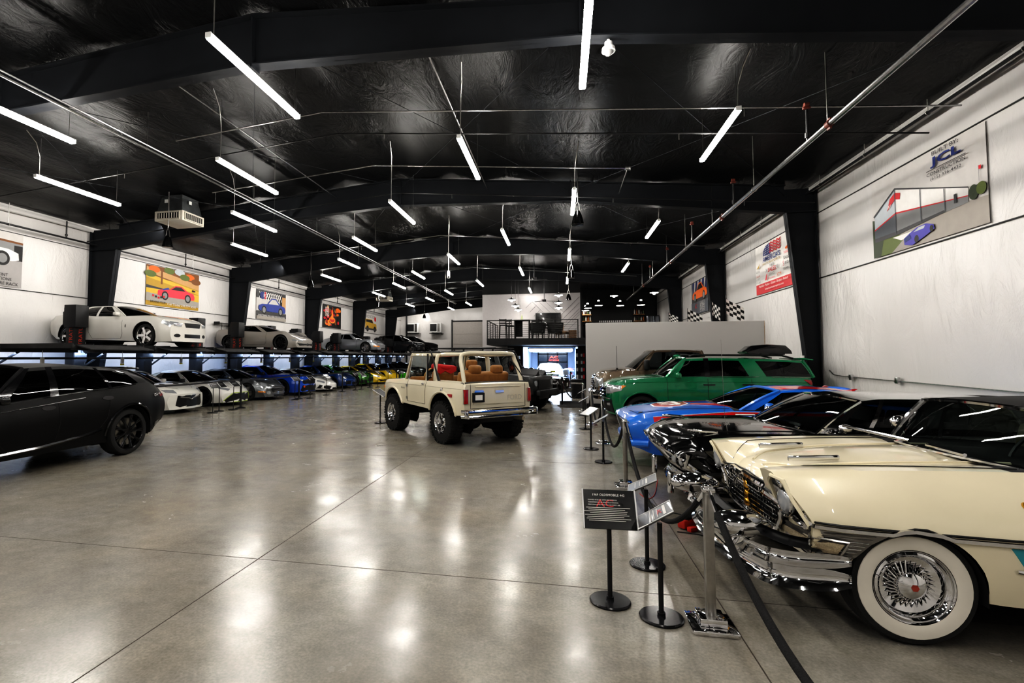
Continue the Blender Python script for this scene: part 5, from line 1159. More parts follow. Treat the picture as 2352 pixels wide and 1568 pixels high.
# 6 dark blue rear-engined coupe
rear = dict(T=[(-2.15, .7), (-2.0, .84), (-1.4, .98), (-1.1, 1.0), (.7, .84), (1.4, .74), (1.9, .62), (2.15, .5)], S=[(-2.15, .68), (-1.95, .82), (-1.3, .93), (-.4, .86), (.5, .82), (1.25, .84), (1.75, .74), (2.15, .5)], B=[(-2.15, .34), (-1.8, .22), (0, .17), (1.8, .15), (2.15, .17)], W=[(-2.15, .78), (-1.8, .89), (-1.25, .93), (0, .86), (1.2, .89), (1.7, .86), (2.15, .72)], arch=[(1.18, .34, .36), (-1.2, .34, .37)], bowF=.38,
     gh=dict(ws=(.85, .55, 0), rw=(-1.75, -1.4, -.7), roof=[(-1.0, 1.19), (-.7, 1.24), (-.3, 1.27), (0, 1.25), (.2, 1.2)], yr=.52, crown=.06, side=[(.35, -.1), (-1.0, -.7)], inset=.03))
c, p = left_car(27.4, 'dark blue sports coupe with dark square nose intakes', '1b3f7a', sp=sport(**rear), wheel=dict(r=.345, rr=.265, w=.27, rim_mat=RIMBLK, n=10, sp_w=.028), mirrors=(.42, None))
c.patch('headlight', LAMP, oval(.62, .66, .12, .13), 'F', .01, True); c.patch('air_intake', GRILLE, [(.36, .42), (.72, .44), (.7, .24), (.38, .22)], 'F', .006, True); c.patch('grille', GRILLE, [(-.28, .36), (.28, .36), (.26, .2), (-.26, .2)], 'F', .006); c.patch('hood_vent', BLACK, [(1.5, .2), (1.75, .18), (1.75, .34), (1.5, .38)], 'T', .004, True); seam_set(c)
# 7 green coupe
lng = dict(T=[(-2.2, .78), (-2.05, .9), (-1.4, .96), (.3, .92), (1.3, .86), (1.9, .76), (2.2, .62)], cabin=(-1.55, .3), S=[(-2.2, .74), (-2.0, .88), (-1.3, .93), (-.4, .87), (.5, .86), (1.3, .87), (1.85, .76), (2.2, .56)], W=[(-2.2, .78), (-1.9, .9), (-1.3, .95), (0, .9), (1.35, .94), (1.85, .9), (2.2, .74)], arch=[(1.38, .345, .38), (-1.22, .345, .38)], bowF=.4,
     gh=dict(ws=(.55, .25, -.35), rw=(-1.8, -1.45, -.95), roof=[(-1.2, 1.16), (-.95, 1.22), (-.6, 1.25), (-.35, 1.23), (-.1, 1.18)], yr=.52, crown=.05, side=[(.05, -.42), (-1.15, -.92)], inset=.03))
c, p = left_car(30.1, 'metallic green grand tourer with a black lower nose', '3f7d2e', sp=sport(**lng), metal=.3, mirrors=(.1, BLACK))
fr_coupe(c, p, [(.5, .62), (.74, .7), (.78, .58), (.58, .53)], [[(-.36, .5), (.36, .5), (.48, .28), (-.48, .28)]], [(.52, .36), (.8, .42), (.82, .2), (.5, .18)]); c.patch('splitter', BLACK, [(-.78, .2), (.78, .2), (.7, .13), (-.7, .13)], 'F', .01); seam_set(c)
# 8, 9 yellow
c, p = left_car(32.7, 'yellow sports car with a black lower mouth', 'e0bd0f', sp=sport(**wedge), mirrors=(.6, None))
fr_coupe(c, p, [(.45, .5), (.78, .58), (.8, .5), (.55, .42)], [[(-.7, .3), (.7, .3), (.76, .14), (-.76, .14)]]); seam_set(c, False); c.patch('hood_vent', BLACK, [(1.2, .12), (1.5, .1), (1.5, .3), (1.2, .36)], 'T', .004, True)
c, p = left_car(35.3, 'second yellow sports car with a smooth rounded nose', 'e6c21a', sp=sport(**rear), mirrors=(.42, None))
fr_coupe(c, p, [(.55, .62), (.72, .66), (.74, .56), (.6, .52)], [[(-.5, .26), (.5, .26), (.46, .18), (-.46, .18)]]); seam_set(c)
# 10 - 13 dark far cars
c, p = left_car(37.9, 'green nosed grey sports car past the yellow pair', '3a3d3c', sp=sport(**lng), metal=.4, mirrors=(.1, None)); gm = flatmat('vivid_green', '46b81e', .3)
fr_coupe(c, p, [(.5, .62), (.74, .7), (.78, .58), (.58, .53)], [[(-.3, .5), (.3, .5), (.4, .2), (-.4, .2)]]); c.patch('nose_wrap', gm, [(.42, .55), (.8, .5), (.8, .18), (.46, .16)], 'F', .009, True)
c, p = left_car(40.6, 'grey sports coupe past the green nosed grey car', '55585a', sp=sport(**rear), metal=.5); fr_coupe(c, p, [(.52, .62), (.72, .68), (.74, .58), (.6, .54)], [[(-.4, .34), (.4, .34), (.4, .18), (-.4, .18)]])
c, p = left_car(43.2, 'black coupe under the dark grey crossover lift', '0c0d0f', sp=sport(**mus)); fr_coupe(c, p, [(.55, .72), (.78, .75), (.8, .69), (.6, .64)], [[(-.52, .7), (.52, .7), (.6, .3), (-.6, .3)]])
c, p = left_car(45.8, 'black coupe at the deep end of the sports car row', '101113', sp=sport(**lng)); fr_coupe(c, p, [(.5, .62), (.74, .7), (.78, .58), (.58, .53)], [[(-.36, .5), (.36, .5), (.48, .28), (-.48, .28)]])

# ---- cars on the lifts
ZD = 2.035
mus2 = dict(mus); mus2['gh'] = dict(mus['gh'], glass=GLASS_D, side=[(.34, -.16), (-.42, -.42), (-.5, -.5), (-1.08, -.84)], roof=[(-1.1, 1.24), (-.85, 1.29), (-.35, 1.32), (-.05, 1.3), (.2, 1.24)])
c, p = left_car(14.12, 'white muscle coupe with chrome five-spoke wheels up on a parking lift', 'd9d6cf', name='muscle_car', xfront=-11.15, z=ZD, sp=sport(**mus2), wheel=dict(r=.335, rr=.25, w=.26, rim_mat=CHROME, n=5, sp_w=.07), mirrors=(.36, None))
c.patch('headlight', LAMP, [(.42, .7), (.8, .78), (.84, .7), (.78, .62), (.46, .6)], 'F', .01, True); c.patch('grille', GRILLE, [(-.36, .72), (.36, .72), (.3, .58), (-.3, .58)], 'F', .008); c.patch('air_intake', GRILLE, [(-.34, .38), (.34, .38), (.34, .27), (-.34, .27)], 'F', .008); c.patch('fog_lamp', BLACK, oval(.58, .33, .1, .055), 'F', .008, True); c.patch('badge', BLACK, oval(.7, .62, .015, .05), 'L', .006, True); c.patch('fuel_cap', SEAM, [(-1.5, .82), (-1.36, .82), (-1.36, .72), (-1.5, .72)], 'L', .002); seam_set(c)
cor = dict(wedge, T=[(-2.15, .86), (-2.0, .98), (-1.2, .98), (.4, .88), (1.3, .8), (1.9, .64), (2.2, .5), (2.25, .46)], S=[(-2.15, .84), (-2.0, .94), (-1.3, .95), (-.4, .86), (.5, .82), (1.3, .86), (1.9, .66), (2.25, .44)], gh=dict(wedge['gh'], ws=(.9, .5, -.15), rw=(-1.8, -1.45, -.95), roof=[(-1.2, 1.12), (-.95, 1.16), (-.5, 1.185), (-.15, 1.16), (.1, 1.1)], side=[(.3, -.24), (-.95, -.85)], glass=GLASS_T), cabin=(-1.6, .6), fn=None); cor.pop('fn')
c, p = left_car(22.05, 'matte grey track car with rear wing and black stripes up on a parking lift', '8f8a84', name='track_car', xfront=-11.3, z=ZD, sp=sport(**cor), rough=.5, wheel=dict(r=.335, rr=.245, w=.28, rim_mat=RIMBLK, n=10, sp_w=.03))
c.patch('racing_stripe', BLACK, [(.8, .06), (2.1, .06), (2.1, .28), (.8, .28)], 'T', .003, True); c.patch('turn_signal', LAMP, [(.45, .44), (.78, .48), (.78, .42), (.45, .38)], 'F', .008, True); c.patch('air_intake', GRILLE, [(-.7, .32), (.7, .32), (.6, .2), (-.6, .2)], 'F', .006); c.patch('hood_vent', BLACK, [(1.2, .3), (1.5, .28), (1.5, .5), (1.2, .55)], 'T', .005, True); seam_set(c, False)
b = MB(); b.rbox((-2.0, 0, 1.28), (.28, 1.6, .03), .01, rot=Matrix.Rotation(.12, 3, 'Y')); 
for s_ in (-1, 1): b.box((-2.0, s_ * .8, 1.26), (.3, .012, .14)); b.tube([(-1.95, s_ * .5, .97), (-2.0, s_ * .5, 1.27)], .015, 5)
b.build('rear_wing', BLACK, c.t)
por = dict(rear); por['gh'] = dict(rear['gh'], roof=[(-1.0, 1.17), (-.7, 1.23), (-.3, 1.26), (0, 1.24), (.2, 1.18)], side=[(.32, -.1), (-.42, -.4), (-.48, -.46), (-1.1, -.72)])
c, p = left_car(32.6, 'silver rear-engined coupe with round headlights up on a parking lift', '9a9da1', xfront=-11.4, z=ZD, sp=sport(**por), metal=.6, rough=.3, wheel=dict(r=.32, rr=.235, w=.24, rim_mat=RIMSIL, n=5, sp_w=.08), mirrors=(.38, None))
c.patch('headlight', LAMP, oval(.6, .7, .12, .14), 'F', .012, True); c.patch('turn_signal', AMBER, [(.56, .42), (.8, .44), (.8, .36), (.56, .34)], 'F', .008, True); c.patch('air_intake', GRILLE, [(-.4, .28), (.4, .28), (.4, .2), (-.4, .2)], 'F', .006); seam_set(c)
suv = dict(T=[(-2.2, .98), (-2.1, 1.06), (-1.3, 1.08), (.85, 1.06), (1.5, 1.0), (2.0, .9), (2.2, .8)], S=[(-2.2, .96), (-2.0, 1.05), (-1.3, 1.07), (-.4, 1.01), (.6, 1.0), (1.3, .98), (1.9, .88), (2.2, .76)], B=[(-2.2, .5), (-1.9, .3), (0, .24), (1.9, .24), (2.2, .3)], W=[(-2.2, .8), (-1.9, .88), (-1.3, .92), (0, .89), (1.35, .92), (1.9, .88), (2.2, .76)], arch=[(1.35, .36, .4), (-1.35, .36, .4)], bowF=.3, cabin=(-1.9, .85),
     gh=dict(ws=(1.05, .75, .15), rw=(-2.1, -1.9, -1.6), roof=[(-1.75, 1.46), (-1.6, 1.5), (-.6, 1.6), (.15, 1.56), (.35, 1.5)], yr=.58, crown=.05, side=[(.5, .05), (-.3, -.28), (-.38, -.36), (-1.15, -1.1), (-1.22, -1.16), (-1.75, -1.5)], inset=.03, pillar=BLACK))
c, p = left_car(42.95, 'dark grey crossover up on a deep parking lift', '34363a', name='crossover', xfront=-11.4, z=ZD, sp=sport(**suv), metal=.4, wheel=dict(r=.35, rr=.25, w=.24, rim_mat=RIMSIL, n=5, sp_w=.08), mirrors=(.55, None), seats=False)
c.patch('headlight', LAMP, [(.45, .78), (.78, .84), (.8, .76), (.5, .7)], 'F', .01, True); c.patch('grille', GRILLE, [(-.4, .76), (.4, .76), (.5, .5), (-.5, .5)], 'F', .008); seam_set(c, False, (.6, -.3), .35, .95)
c, p = left_car(45.6, 'black covered car on the deepest parking lift', '060607', name='covered_car', xfront=-10.9, z=ZD, sp=sport(**suv), rough=.8, wheel=dict(r=.35, rr=.25, w=.24, rim_mat=RIMBLK, n=5, sp_w=.08), seats=False, paintm=mat('cover_black', (.006, .006, .006), .8, bump=.2, bscale=20))
c.line('cover_seam', SEAM, [(-1.9, 1.02), (0, 1.0), (1.9, .86)], 'L', .01, mirror=True)

# ------------------------------------------------------------------ dark sport utility in front (faces the viewer side, seen from its flank)
XMP = mat('paint_satin_black', (.005, .005, .0053), .4, 0, 0, noise=.1, spec=.22)
sp = dict(T=[(-2.5, 1.0), (-2.42, 1.12), (-2.0, 1.2), (-1.2, 1.17), (1.0, 1.12), (1.6, 1.08), (2.1, .98), (2.38, .82)], S=[(-2.5, .98), (-2.35, 1.13), (-1.9, 1.25), (-1.3, 1.2), (-.4, 1.14), (.6, 1.06), (1.4, 1.02), (2.1, .94), (2.38, .8)], B=[(-2.5, .52), (-2.2, .36), (-1.8, .3), (0, .28), (1.9, .28), (2.38, .36)], W=[(-2.5, .84), (-2.2, .92), (-1.44, .97), (-.6, .93), (0, .925), (1.4, .95), (2.0, .9), (2.38, .8)],
     arch=[(1.44, .4, .475), (-1.44, .4, .475)], bowF=.3, bowR=.2, st=.1, sb=.06, t0=.5, cp=2.6, cabin=(-2.0, 1.0), nx=100, paint=XMP, tail=[(.3, .16), (.6, .0), (.9, -.03), (1.1, .0), (1.3, .12)], flare=[(-1.44, .75, .03, .5), (1.44, .75, .03, .5)],
     gh=dict(ws=(1.2, .85, .22), rw=(-2.3, -2.12, -1.72), roof=[(-1.95, 1.47), (-1.7, 1.52), (-1.2, 1.57), (-.4, 1.625), (.22, 1.6), (.5, 1.52)], yr=.6, crown=.05, side=[(.62, .12), (-.06, -.12), (-.2, -.22), (-1.1, -.96), (-1.16, -1.02), (-1.72, -1.5)], inset=.03, mb=.05, mt=.1, pillar=GLOSSBLK, bodypil=(6,), glass=glass_mat('glass_black', (.012, .012, .014))))
c = Car('sport_utility', 'satin black sport utility cut by the picture edge with big black wheels', 'car', (-8.45, 6.51, 0), -PI / 2, sp)
c.wheels(r=.405, rr=.3, w=.3, rim_mat=RIMBLK, n=9, style='mesh', dish=.02)
c.line('window_trim', GLOSSBLK, [(.6, 1.1), (0, 1.15), (-.8, 1.21), (-1.6, 1.26)], 'L', .014, .004, mirror=True)
c.patch('door_handle', MATBLK, oval(.03, .955, .11, .035), 'L', .008, True); c.patch('door_handle', MATBLK, oval(-.99, 1.03, .1, .035), 'L', .008, True)
c.line('sill_trim', GLOSSBLK, [(.95, .36), (.2, .38), (-.5, .45), (-.85, .52)], 'L', .05, .008, mirror=True); c.line('side_crease', GLOSSBLK, [(1.4, .9), (.2, .99), (-.6, 1.06)], 'L', .016, .004, mirror=True)
c.line('door_gap', SEAM, [(.86, .95), (.8, .55), (.6, .36), (-.05, .4), (-.13, .7), (-.13, 1.12)], 'L', mirror=True); c.line('door_gap', SEAM, [(-.13, .4), (-.75, .44), (-.95, .7), (-1.05, 1.15)], 'L', mirror=True)
c.line('wheel_arch_trim', GLOSSBLK, [(-1.44 + .5 * math.cos(a), .4 + .5 * math.sin(a)) for a in [PI * (i / 16) for i in range(17)]], 'L', .035, .01, mirror=True)
c.patch('tail_light', REDLAMP, [(.5, 1.02), (.86, 1.04), (.86, .97), (.5, .96)], 'R', .012, True); c.patch('rear_bumper', GLOSSBLK, [(-.75, .55), (.75, .55), (.7, .4), (-.7, .4)], 'R', .015); c.patch('tail_light_side', GLOSSBLK, [(-2.28, 1.06), (-2.0, 1.03), (-2.02, .98), (-2.28, 1.0)], 'L', .008, True); c.patch('reflector', GLOSSBLK, [(-2.2, .55), (-2.05, .5), (-2.05, .44), (-2.2, .46)], 'L', .008, True)
c.mirrors(.75, GLOSSBLK, 1.12)
b = MB(); b.rbox((-1.92, 0, 1.515), (.3, 1.05, .03), .012, rot=Matrix.Rotation(-.1, 3, 'Y')); b.build('roof_spoiler', GLOSSBLK, c.t)
# ------------------------------------------------------------------ cream two-tone classic (nearest)
def sweep(path, sec, mb, mi=0, endscale=None, close=True):
    """path: (x,y) plan points; sec: (outward, z) section; blades such as bumpers."""
    N = len(path); rows = []
    for i, (x, y) in enumerate(path):
        a = Vector(path[max(i - 1, 0)]); b = Vector(path[min(i + 1, N - 1)]); t = (b - a).normalized(); n = Vector((t.y, -t.x))
        zc_ = sum(z for _, z in sec) / len(sec); f = endscale(i / (N - 1)) if endscale else 1
        rows.append([(x + n.x * o * f, y + n.y * o * f, zc_ + (z - zc_) * f) for o, z in sec])
    mb.grid(rows, mi)
    if close:
        for r in (rows[0], rows[-1]): mb.poly(r, mi)
    return mb
def smooth_path(pts, n=6):
    P = [Vector(p) for p in pts]; out = []
    for i in range(len(P) - 1):
        a, b, c, d = P[max(i - 1, 0)], P[i], P[i + 1], P[min(i + 2, len(P) - 1)]
        for k in range(n):
            u = k / n; out.append(tuple(.5 * (2 * b + (c - a) * u + (2 * a - 5 * b + 4 * c - d) * u * u + (3 * b - a - 3 * c + d) * u ** 3)))
    out.append(tuple(P[-1])); return out
CREAM = paint('paint_cream', 'e9dfc4', .3); TEAL = paint('paint_teal', '2a97a6', .3); WWALL = mat('whitewall_rubber', (.78, .74, .66), .5, noise=.03)
def pk_top(x, y, zs, zt):
    w = sstep(.36, .56, abs(y)); return (zt - .05 * (y / .45) ** 2 * (1 - w) - .02 * w * 0) * (1 - w) + zs * w - .012 * math.exp(-((abs(y) - .46) / .07) ** 2)
sp = dict(T=[(-2.9, .9), (-2.7, 1.0), (-1.2, 1.0), (.8, 1.04), (1.4, 1.015), (1.8, .965), (2.04, .91), (2.17, .83), (2.22, .77), (2.24, .74)], S=[(-2.9, .88), (-2.7, .98), (-1.0, .96), (.7, 1.02), (1.4, 1.005), (2.0, .975), (2.24, .955)], B=[(-2.9, .45), (-2.5, .3), (0, .26), (1.1, .28), (1.95, .44), (2.24, .46)], W=[(-2.9, .9), (-2.5, .97), (0, .98), (1.5, .98), (2.03, .965), (2.24, .93)],
     arch=[(1.58, .32, .365), (-1.5, .33, .36)], bowF=.06, bowR=.2, st=.235, sb=.05, t0=.42, cp=2., nx=110, cabin=(-1.3, .95), paint=CREAM, topfn=pk_top, nose=[(.45, -.08), (.66, -.08), (.8, -.02), (.95, .05)], bl=.5, tuck=.05,
     gh=dict(ws=(1.0, .8, .58), rw=(-1.5, -1.3, -.95), roof=[(-1.1, 1.34), (-.95, 1.38), (-.3, 1.43), (.4, 1.41), (.58, 1.385), (.75, 1.34)], yr=.62, crown=.03, side=[(.74, .55), (.45, .4), (.42, .38), (-.95, -.8)], inset=.05, mb=.03, mt=.06, mat=MATBLK, glass=GLASS_C, trim=CHROME, ap=.022, gasket=CHROME, pillar=CHROME, hb=.05, rear=False))
c = Car('classic_car', 'cream and teal fifties classic with chrome grille and whitewall wire wheels', 'car', (3.63, 4.6, 0), PI, sp)
c.wheels(r=.345, rr=.208, w=.2, rim_mat=CHROME, style='wire', white=WWALL, red=mat('hub_red', (.38, .07, .04), .4, noise=.05), dish=.06)
c.patch('lower_panel', TEAL, [(1.12, .625), (-2.4, .6), (-2.4, .36), (.9, .34), (1.02, .45)], 'L', .004, True)
c.patch('ribbed_panel', mat('ribbed_silver', (.32, .31, .3), .3, .9, noise=.1), [(2.24, .66), (1.72, .645), (1.96, .45), (2.24, .46)], 'L', .006, True)
for z in [.475 + .021 * i for i in range(10)]: c.line('panel_rib', STEEL, [(2.24, z), (1.97 - (z - .45) * .9, z)], 'L', .008, .009, mirror=True)
c.line('side_trim', CHROME, [(2.24, .68), (1.9, .67), (1.1, .645), (-2.5, .62)], 'L', .03, .012, mirror=True); c.line('side_trim', BLACK, [(2.23, .702), (1.9, .692), (1.1, .667), (-2.5, .642)], 'L', .014, .006, mirror=True); c.line('side_trim', CHROME, [(2.24, .455), (1.98, .44)], 'L', .03, .012, mirror=True); c.line('side_trim', CHROME, [(1.1, .5), (.9, .47), (-2.4, .46)], 'L', .02, .01, mirror=True)
o = c.patch('parking_lamp', mat('lamp_amber_clear', (.5, .42, .3), .15, .3, .6, noise=.3, nscale=120), [(2.2, .60), (1.96, .585), (1.99, .52), (2.2, .525)], 'L', .018, True)
for q in o: pass
c.line('lamp_bezel', STEEL, [(2.21, .615), (1.94, .6), (1.98, .505), (2.21, .51)], 'L', .016, .02, mirror=True, closed=True)
# headlights in deep chrome surrounds under the pointed brows
for sd in (1, -1):
    pts = [(.59, .67), (.6, .80), (.64, .89), (.71, .935), (.78, .91), (.855, .81), (.91, .67)]
    c.patch('headlight_surround', CHROME, [(sd * y, z) for y, z in pts], 'F', .012, rings=3, sub=4); R0 = [c.hit(sd * y, z, 'F', .014) for y, z in pts]
    b = MB(); b.tube(R0, .013, 6); b.build('headlight_brow', CREAM, c.t)
    for i in range(5): c.line('headlight_rib', STEEL, [(sd * .62, .685 + .014 * i), (sd * .89, .685 + .014 * i)], 'F', .007, .016)
    b = MB(); xx = c.hit(sd * .745, .78, 'F', 0).x + .006; b.ell((xx, sd * .745, .785), (.05, .098, .098), 20, 10); b.build('headlight', LAMP, c.t)
    b = MB(); b.tube([(xx + .015, sd * .745 + .105 * math.cos(a), .785 + .105 * math.sin(a)) for a in [2 * PI * i / 24 for i in range(24)]], .009, 6, closed=True); b.build('headlight_rim', CHROME, c.t)
# grille: chrome lip, lattice, emblem
g = c.patch('grille', GRILLE, [(-.6, .74), (-.2, .77), (.2, .77), (.6, .74), (.64, .62), (.5, .52), (-.5, .52), (-.64, .62)], 'F', .006)[0]
for i in range(-11, 12): c.line('grille_bar', CHROME, [(i * .05, .52), (i * .053, .75)], 'F', .011, .02, parent=g, round_=True)
for z in (.545, .58, .615, .65, .685, .72): c.line('grille_bar', CHROME, [(-.58, z), (0, z), (.58, z)], 'F', .010, .024, parent=g, round_=True)
c.line('grille_lip', CHROME, [(-.66, .74), (-.3, .775), (0, .785), (.3, .775), (.66, .74)], 'F', .05, .02, round_=True, n=8); c.line('grille_lip', BLACK, [(-.62, .775), (0, .815), (.62, .775)], 'F', .012, .008); c.line('grille_lip', CHROME, [(-.9, .66), (-.66, .72), (-.52, .52), (0, .505), (.52, .52), (.66, .72), (.9, .66)], 'F', .04, .03, round_=True, n=8)
b = MB(); P = c.hit(0, .66, 'F', .03); b.ell((P.x, 0, .70), (.02, .055, .05), 14, 8); b.ell((P.x, 0, .63), (.02, .03, .05), 12, 8); b.ell((P.x, 0, .575), (.02, .05, .035), 14, 8); b.build('grille_emblem', GOLD, c.t)
# bumper with bullet guards
path = smooth_path([(1.93, .985), (2.2, 1.0), (2.38, .93), (2.47, .72), (2.53, .4), (2.55, 0), (2.53, -.4), (2.47, -.72), (2.38, -.93), (2.2, -1.0), (1.93, -.985)], 5)
es = lambda u: min(1, .55 + 9 * min(u, 1 - u))
sc_ = lambda o, z0, z1, d: [(o, z0)] + [(o + d * math.sin(PI * k / 10), z0 + (z1 - z0) * k / 10) for k in range(1, 10)] + [(o, z1)]
def flip(sec): return [(-o, z) for o, z in sec]
b = MB(); sweep(path, flip(sc_(-.02, .30, .435, -.05)), b, 0, es); b.build('bumper', CHROME, c.t)
b = MB(); sweep(path, flip(sc_(-.01, .44, .53, -.045)), b, 0, es); b.build('bumper', CHROME, c.t)
path2 = smooth_path([(2.0, .93), (2.18, .92), (2.28, .8), (2.36, .5), (2.4, .0), (2.36, -.5), (2.28, -.8), (2.18, -.92), (2.0, -.93)], 5)
b = MB(); sweep(path2, flip(sc_(.0, .53, .60, -.04)), b, 0, es); b.build('bumper', BLACK, c.t)
for sd in (1, -1):
    b = MB(); b.ell((2.44, sd * .6, .57), (.21, .105, .09), 24, 12); b.tube([(2.36, sd * .6, .54), (2.42, sd * .6, .48), (2.48, sd * .6, .4)], [.075, .07, .04], 10); b.build('bumper_guard', CHROME, c.t)
    b = MB(); b.rbox((1.83, sd * .29, c.T(1.83) + .022), (.34, .022, .04), .01, rot=Matrix.Rotation(.06, 3, 'Y')); b.build('hood_ornament', CHROME, c.t)
    b = MB(); b.tube([(1.0 + .02 * i, sd * (.1 + .62 * i / 8), 1.075 + .004 * i) for i in range(9)], .012, 6); b.build('wiper', CHROME, c.t)
c.line('hood_gap', SEAM, [(.85, .66), (1.6, .60), (2.0, .55), (2.16, .42)], 'T', .006, mirror=True)
c.line('hood_crease', CREAM, [(.7, .40), (1.5, .37), (1.95, .3), (2.1, .1)], 'T', .022, .004, mirror=True, round_=True)
c.seats([-.1, ], mat('seat_olive', (.28, .25, .14), .55, noise=.1), .06, .36, .6, False, (.55, .38))
b = MB(); b.ell((.62, -.92, 1.13), (.07, .05, .06), 14, 8); b.tube([(.62, -.86, 1.03), (.62, -.92, 1.1)], .015, 6); b.build('mirror', CHROME, c.t)
b = MB(); b.ell((.62, .92, 1.13), (.07, .05, .06), 14, 8); b.tube([(.62, .86, 1.03), (.62, .92, 1.1)], .015, 6); b.build('mirror', CHROME, c.t)
c.patch('side_badge', GOLD, oval(.98, .85, .02, .02), 'L', .012, True)

# ------------------------------------------------------------------ black sixties classic
BLKP = paint('paint_black', '060607', .12)
sp = dict(T=[(-2.6, .85), (-2.4, .97), (-1.3, 1.0), (.9, 1.0), (1.5, .985), (2.0, .94), (2.28, .86), (2.38, .78)], S=[(-2.6, .83), (-2.4, .95), (-1.2, .98), (.7, .965), (1.5, .955), (2.1, .91), (2.38, .80)], B=[(-2.6, .42), (-2.3, .3), (0, .24), (1.9, .26), (2.38, .33)], W=[(-2.6, .84), (-2.3, .95), (0, .97), (1.5, .965), (2.1, .95), (2.38, .88)],
     arch=[(1.4, .34, .4), (-1.4, .34, .4)], bowF=.17, bowR=.2, st=.12, sb=.12, t0=.7, cp=2.6, nx=90, cabin=(-1.5, .9), paint=BLKP, nose=[(.3, -.3), (.45, -.22), (.62, -.08), (.75, .03), (.9, .07)], bl=.6,
     gh=dict(ws=(1.2, .98, .5), rw=(-1.75, -1.55, -1.1), roof=[(-1.3, 1.25), (-1.1, 1.29), (-.3, 1.335), (.3, 1.33), (.5, 1.305), (.7, 1.25)], yr=.62, crown=.03, side=[(.84, .46), (.56, .32), (.52, .28), (-.75, -.7)], inset=.05, mb=.03, mt=.08, glass=GLASS_T, trim=CHROME, ap=.02, gasket=CHROME, pillar=CHROME, bodypil=(4,)))
c = Car('classic_car', 'glossy black sixties classic with chrome wrapped nose and script lettering', 'car', (3.43, 6.6, 0), PI, sp)
c.wheels(r=.35, rr=.24, w=.2, rim_mat=CHROME, n=10, sp_w=.04, white=WWALL)
g = c.patch('grille', GLOSSBLK, [(-.72, .73), (0, .76), (.72, .73), (.66, .46), (-.66, .46)], 'F', .008)[0]
c.line('hood_edge_trim', CHROME, [(-.88, .68), (-.74, .76), (-.4, .79), (0, .80), (.4, .79), (.74, .76), (.88, .68)], 'F', .035, .014, round_=True); c.letters('nose_lettering', CHROME, 'Thunderbird', -.0, .60, 'F', w=.62, h=.075, off=.016, shear=.35)
for sd in (1, -1):
    b = MB(); P0 = c.hit(sd * .74, .7, 'F', .01)
    for i in range(2): yy = sd * (.66 + .14 * i); P = c.hit(yy, .66, 'F', .0); b.ell((P.x, yy, .66), (.03, .06, .06), 16, 8)
    b.build('headlight', LAMP, c.t)
    c.line('headlight_surround', CHROME, [(sd * .56, .75), (sd * .86, .71), (sd * .88, .58), (sd * .58, .56)], 'F', .04, .014, closed=True, round_=True)
    b = MB(); R_ = Matrix.Rotation(-.06, 3, 'Y'); x = 2.02; 
    for i in range(3): b.rbox((x - .02 * i, sd * (.7 + .03 * i), c.S(x) + .03), (.24, .016, .03), .007, rot=R_)
    b.build('fender_ornament', CHROME, c.t)
path = smooth_path([(1.85, .975), (2.02, .96), (2.12, .86), (2.2, .6), (2.25, 0), (2.2, -.6), (2.12, -.86), (2.02, -.96), (1.85, -.975)], 5)
b = MB(); sweep(path, flip(sc_(-.05, .27, .48, -.06)), b, 0, es); b.build('bumper', CHROME, c.t)
b = MB()
for sd in (1, -1): b.rbox((2.28, sd * .5, .36), (.06, .08, .24), .025, seg=3)
b.build('bumper_guard', CHROME, c.t)
for sd in (1, -1):
    b = MB(); b.tube([c.hit(sd * y, z, 'F', .03) for y, z in ((.9, .5), (.86, .62), (.9, .74))], .03, 8); b.build('fender_cap', CHROME, c.t)
c.line('hood_gap', SEAM, [(1.0, .74), (1.8, .72), (2.2, .62)], 'T', mirror=True); c.line('hood_edge', CHROME, [(1.05, .6), (1.05, 0), (1.05, -.6)], 'T', .03, .01)
c.line('side_trim', CHROME, [(2.2, .42), (-2.3, .4)], 'L', .025, .01, mirror=True); c.line('door_gap', SEAM, [(.75, .9), (.75, .35), (-.7, .35), (-.75, .9)], 'L', mirror=True)
c.seats([.0, -.8], SEATBLK, .06, .36, .55, False, (.6, .38)); c.mirrors(.78, CHROME, 1.04, (.1, .12, .08))
t = b = MB(); b.tube([(1.35, -.82, .97), (1.37, -.82, 1.95)], .003, 5); b.build('antenna', STEEL, c.t)

# ------------------------------------------------------------------ blue and red race car
RBLUE = paint('paint_race_blue', '2476dd', .28); RRED = paint('paint_race_red', 'd01418', .3); PWH = flatmat('decal_white', 'efece6', .35)
sp = dict(T=[(-2.45, .86), (-2.3, .93), (-1.6, .97), (.8, 1.0), (1.5, .96), (2.1, .88), (2.32, .82), (2.38, .76)], S=[(-2.45, .84), (-2.3, .92), (-1.4, .99), (-.6, .94), (.7, .93), (1.4, .93), (2.1, .86), (2.38, .77)], B=[(-2.45, .42), (-2.1, .28), (0, .2), (1.9, .24), (2.38, .34)], W=[(-2.45, .78), (-2.1, .87), (-1.35, .92), (0, .88), (1.4, .91), (2.1, .88), (2.38, .83)],
     arch=[(1.42, .34, .39), (-1.42, .34, .39)], bowF=.05, bowR=.1, st=.1, sb=.12, t0=.68, cp=2.4, nx=90, cabin=(-1.8, .85), paint=RBLUE, bl=.4, nose=[(.35, -.1), (.55, -.02), (.75, .03)],
     gh=dict(ws=(1.0, .78, .18), rw=(-2.0, -1.8, -.85), roof=[(-1.1, 1.2), (-.85, 1.235), (-.3, 1.275), (.0, 1.27), (.18, 1.25), (.4, 1.19)], yr=.58, crown=.04, side=[(.6, .1), (-.75, -.62)], inset=.04, mb=.03, mt=.1, glass=GLASS_T, ap=.03))
c = Car('race_car', 'blue and red seventies stock race car with sponsor lettering', 'car', (3.35, 9.2, 0), PI, sp)
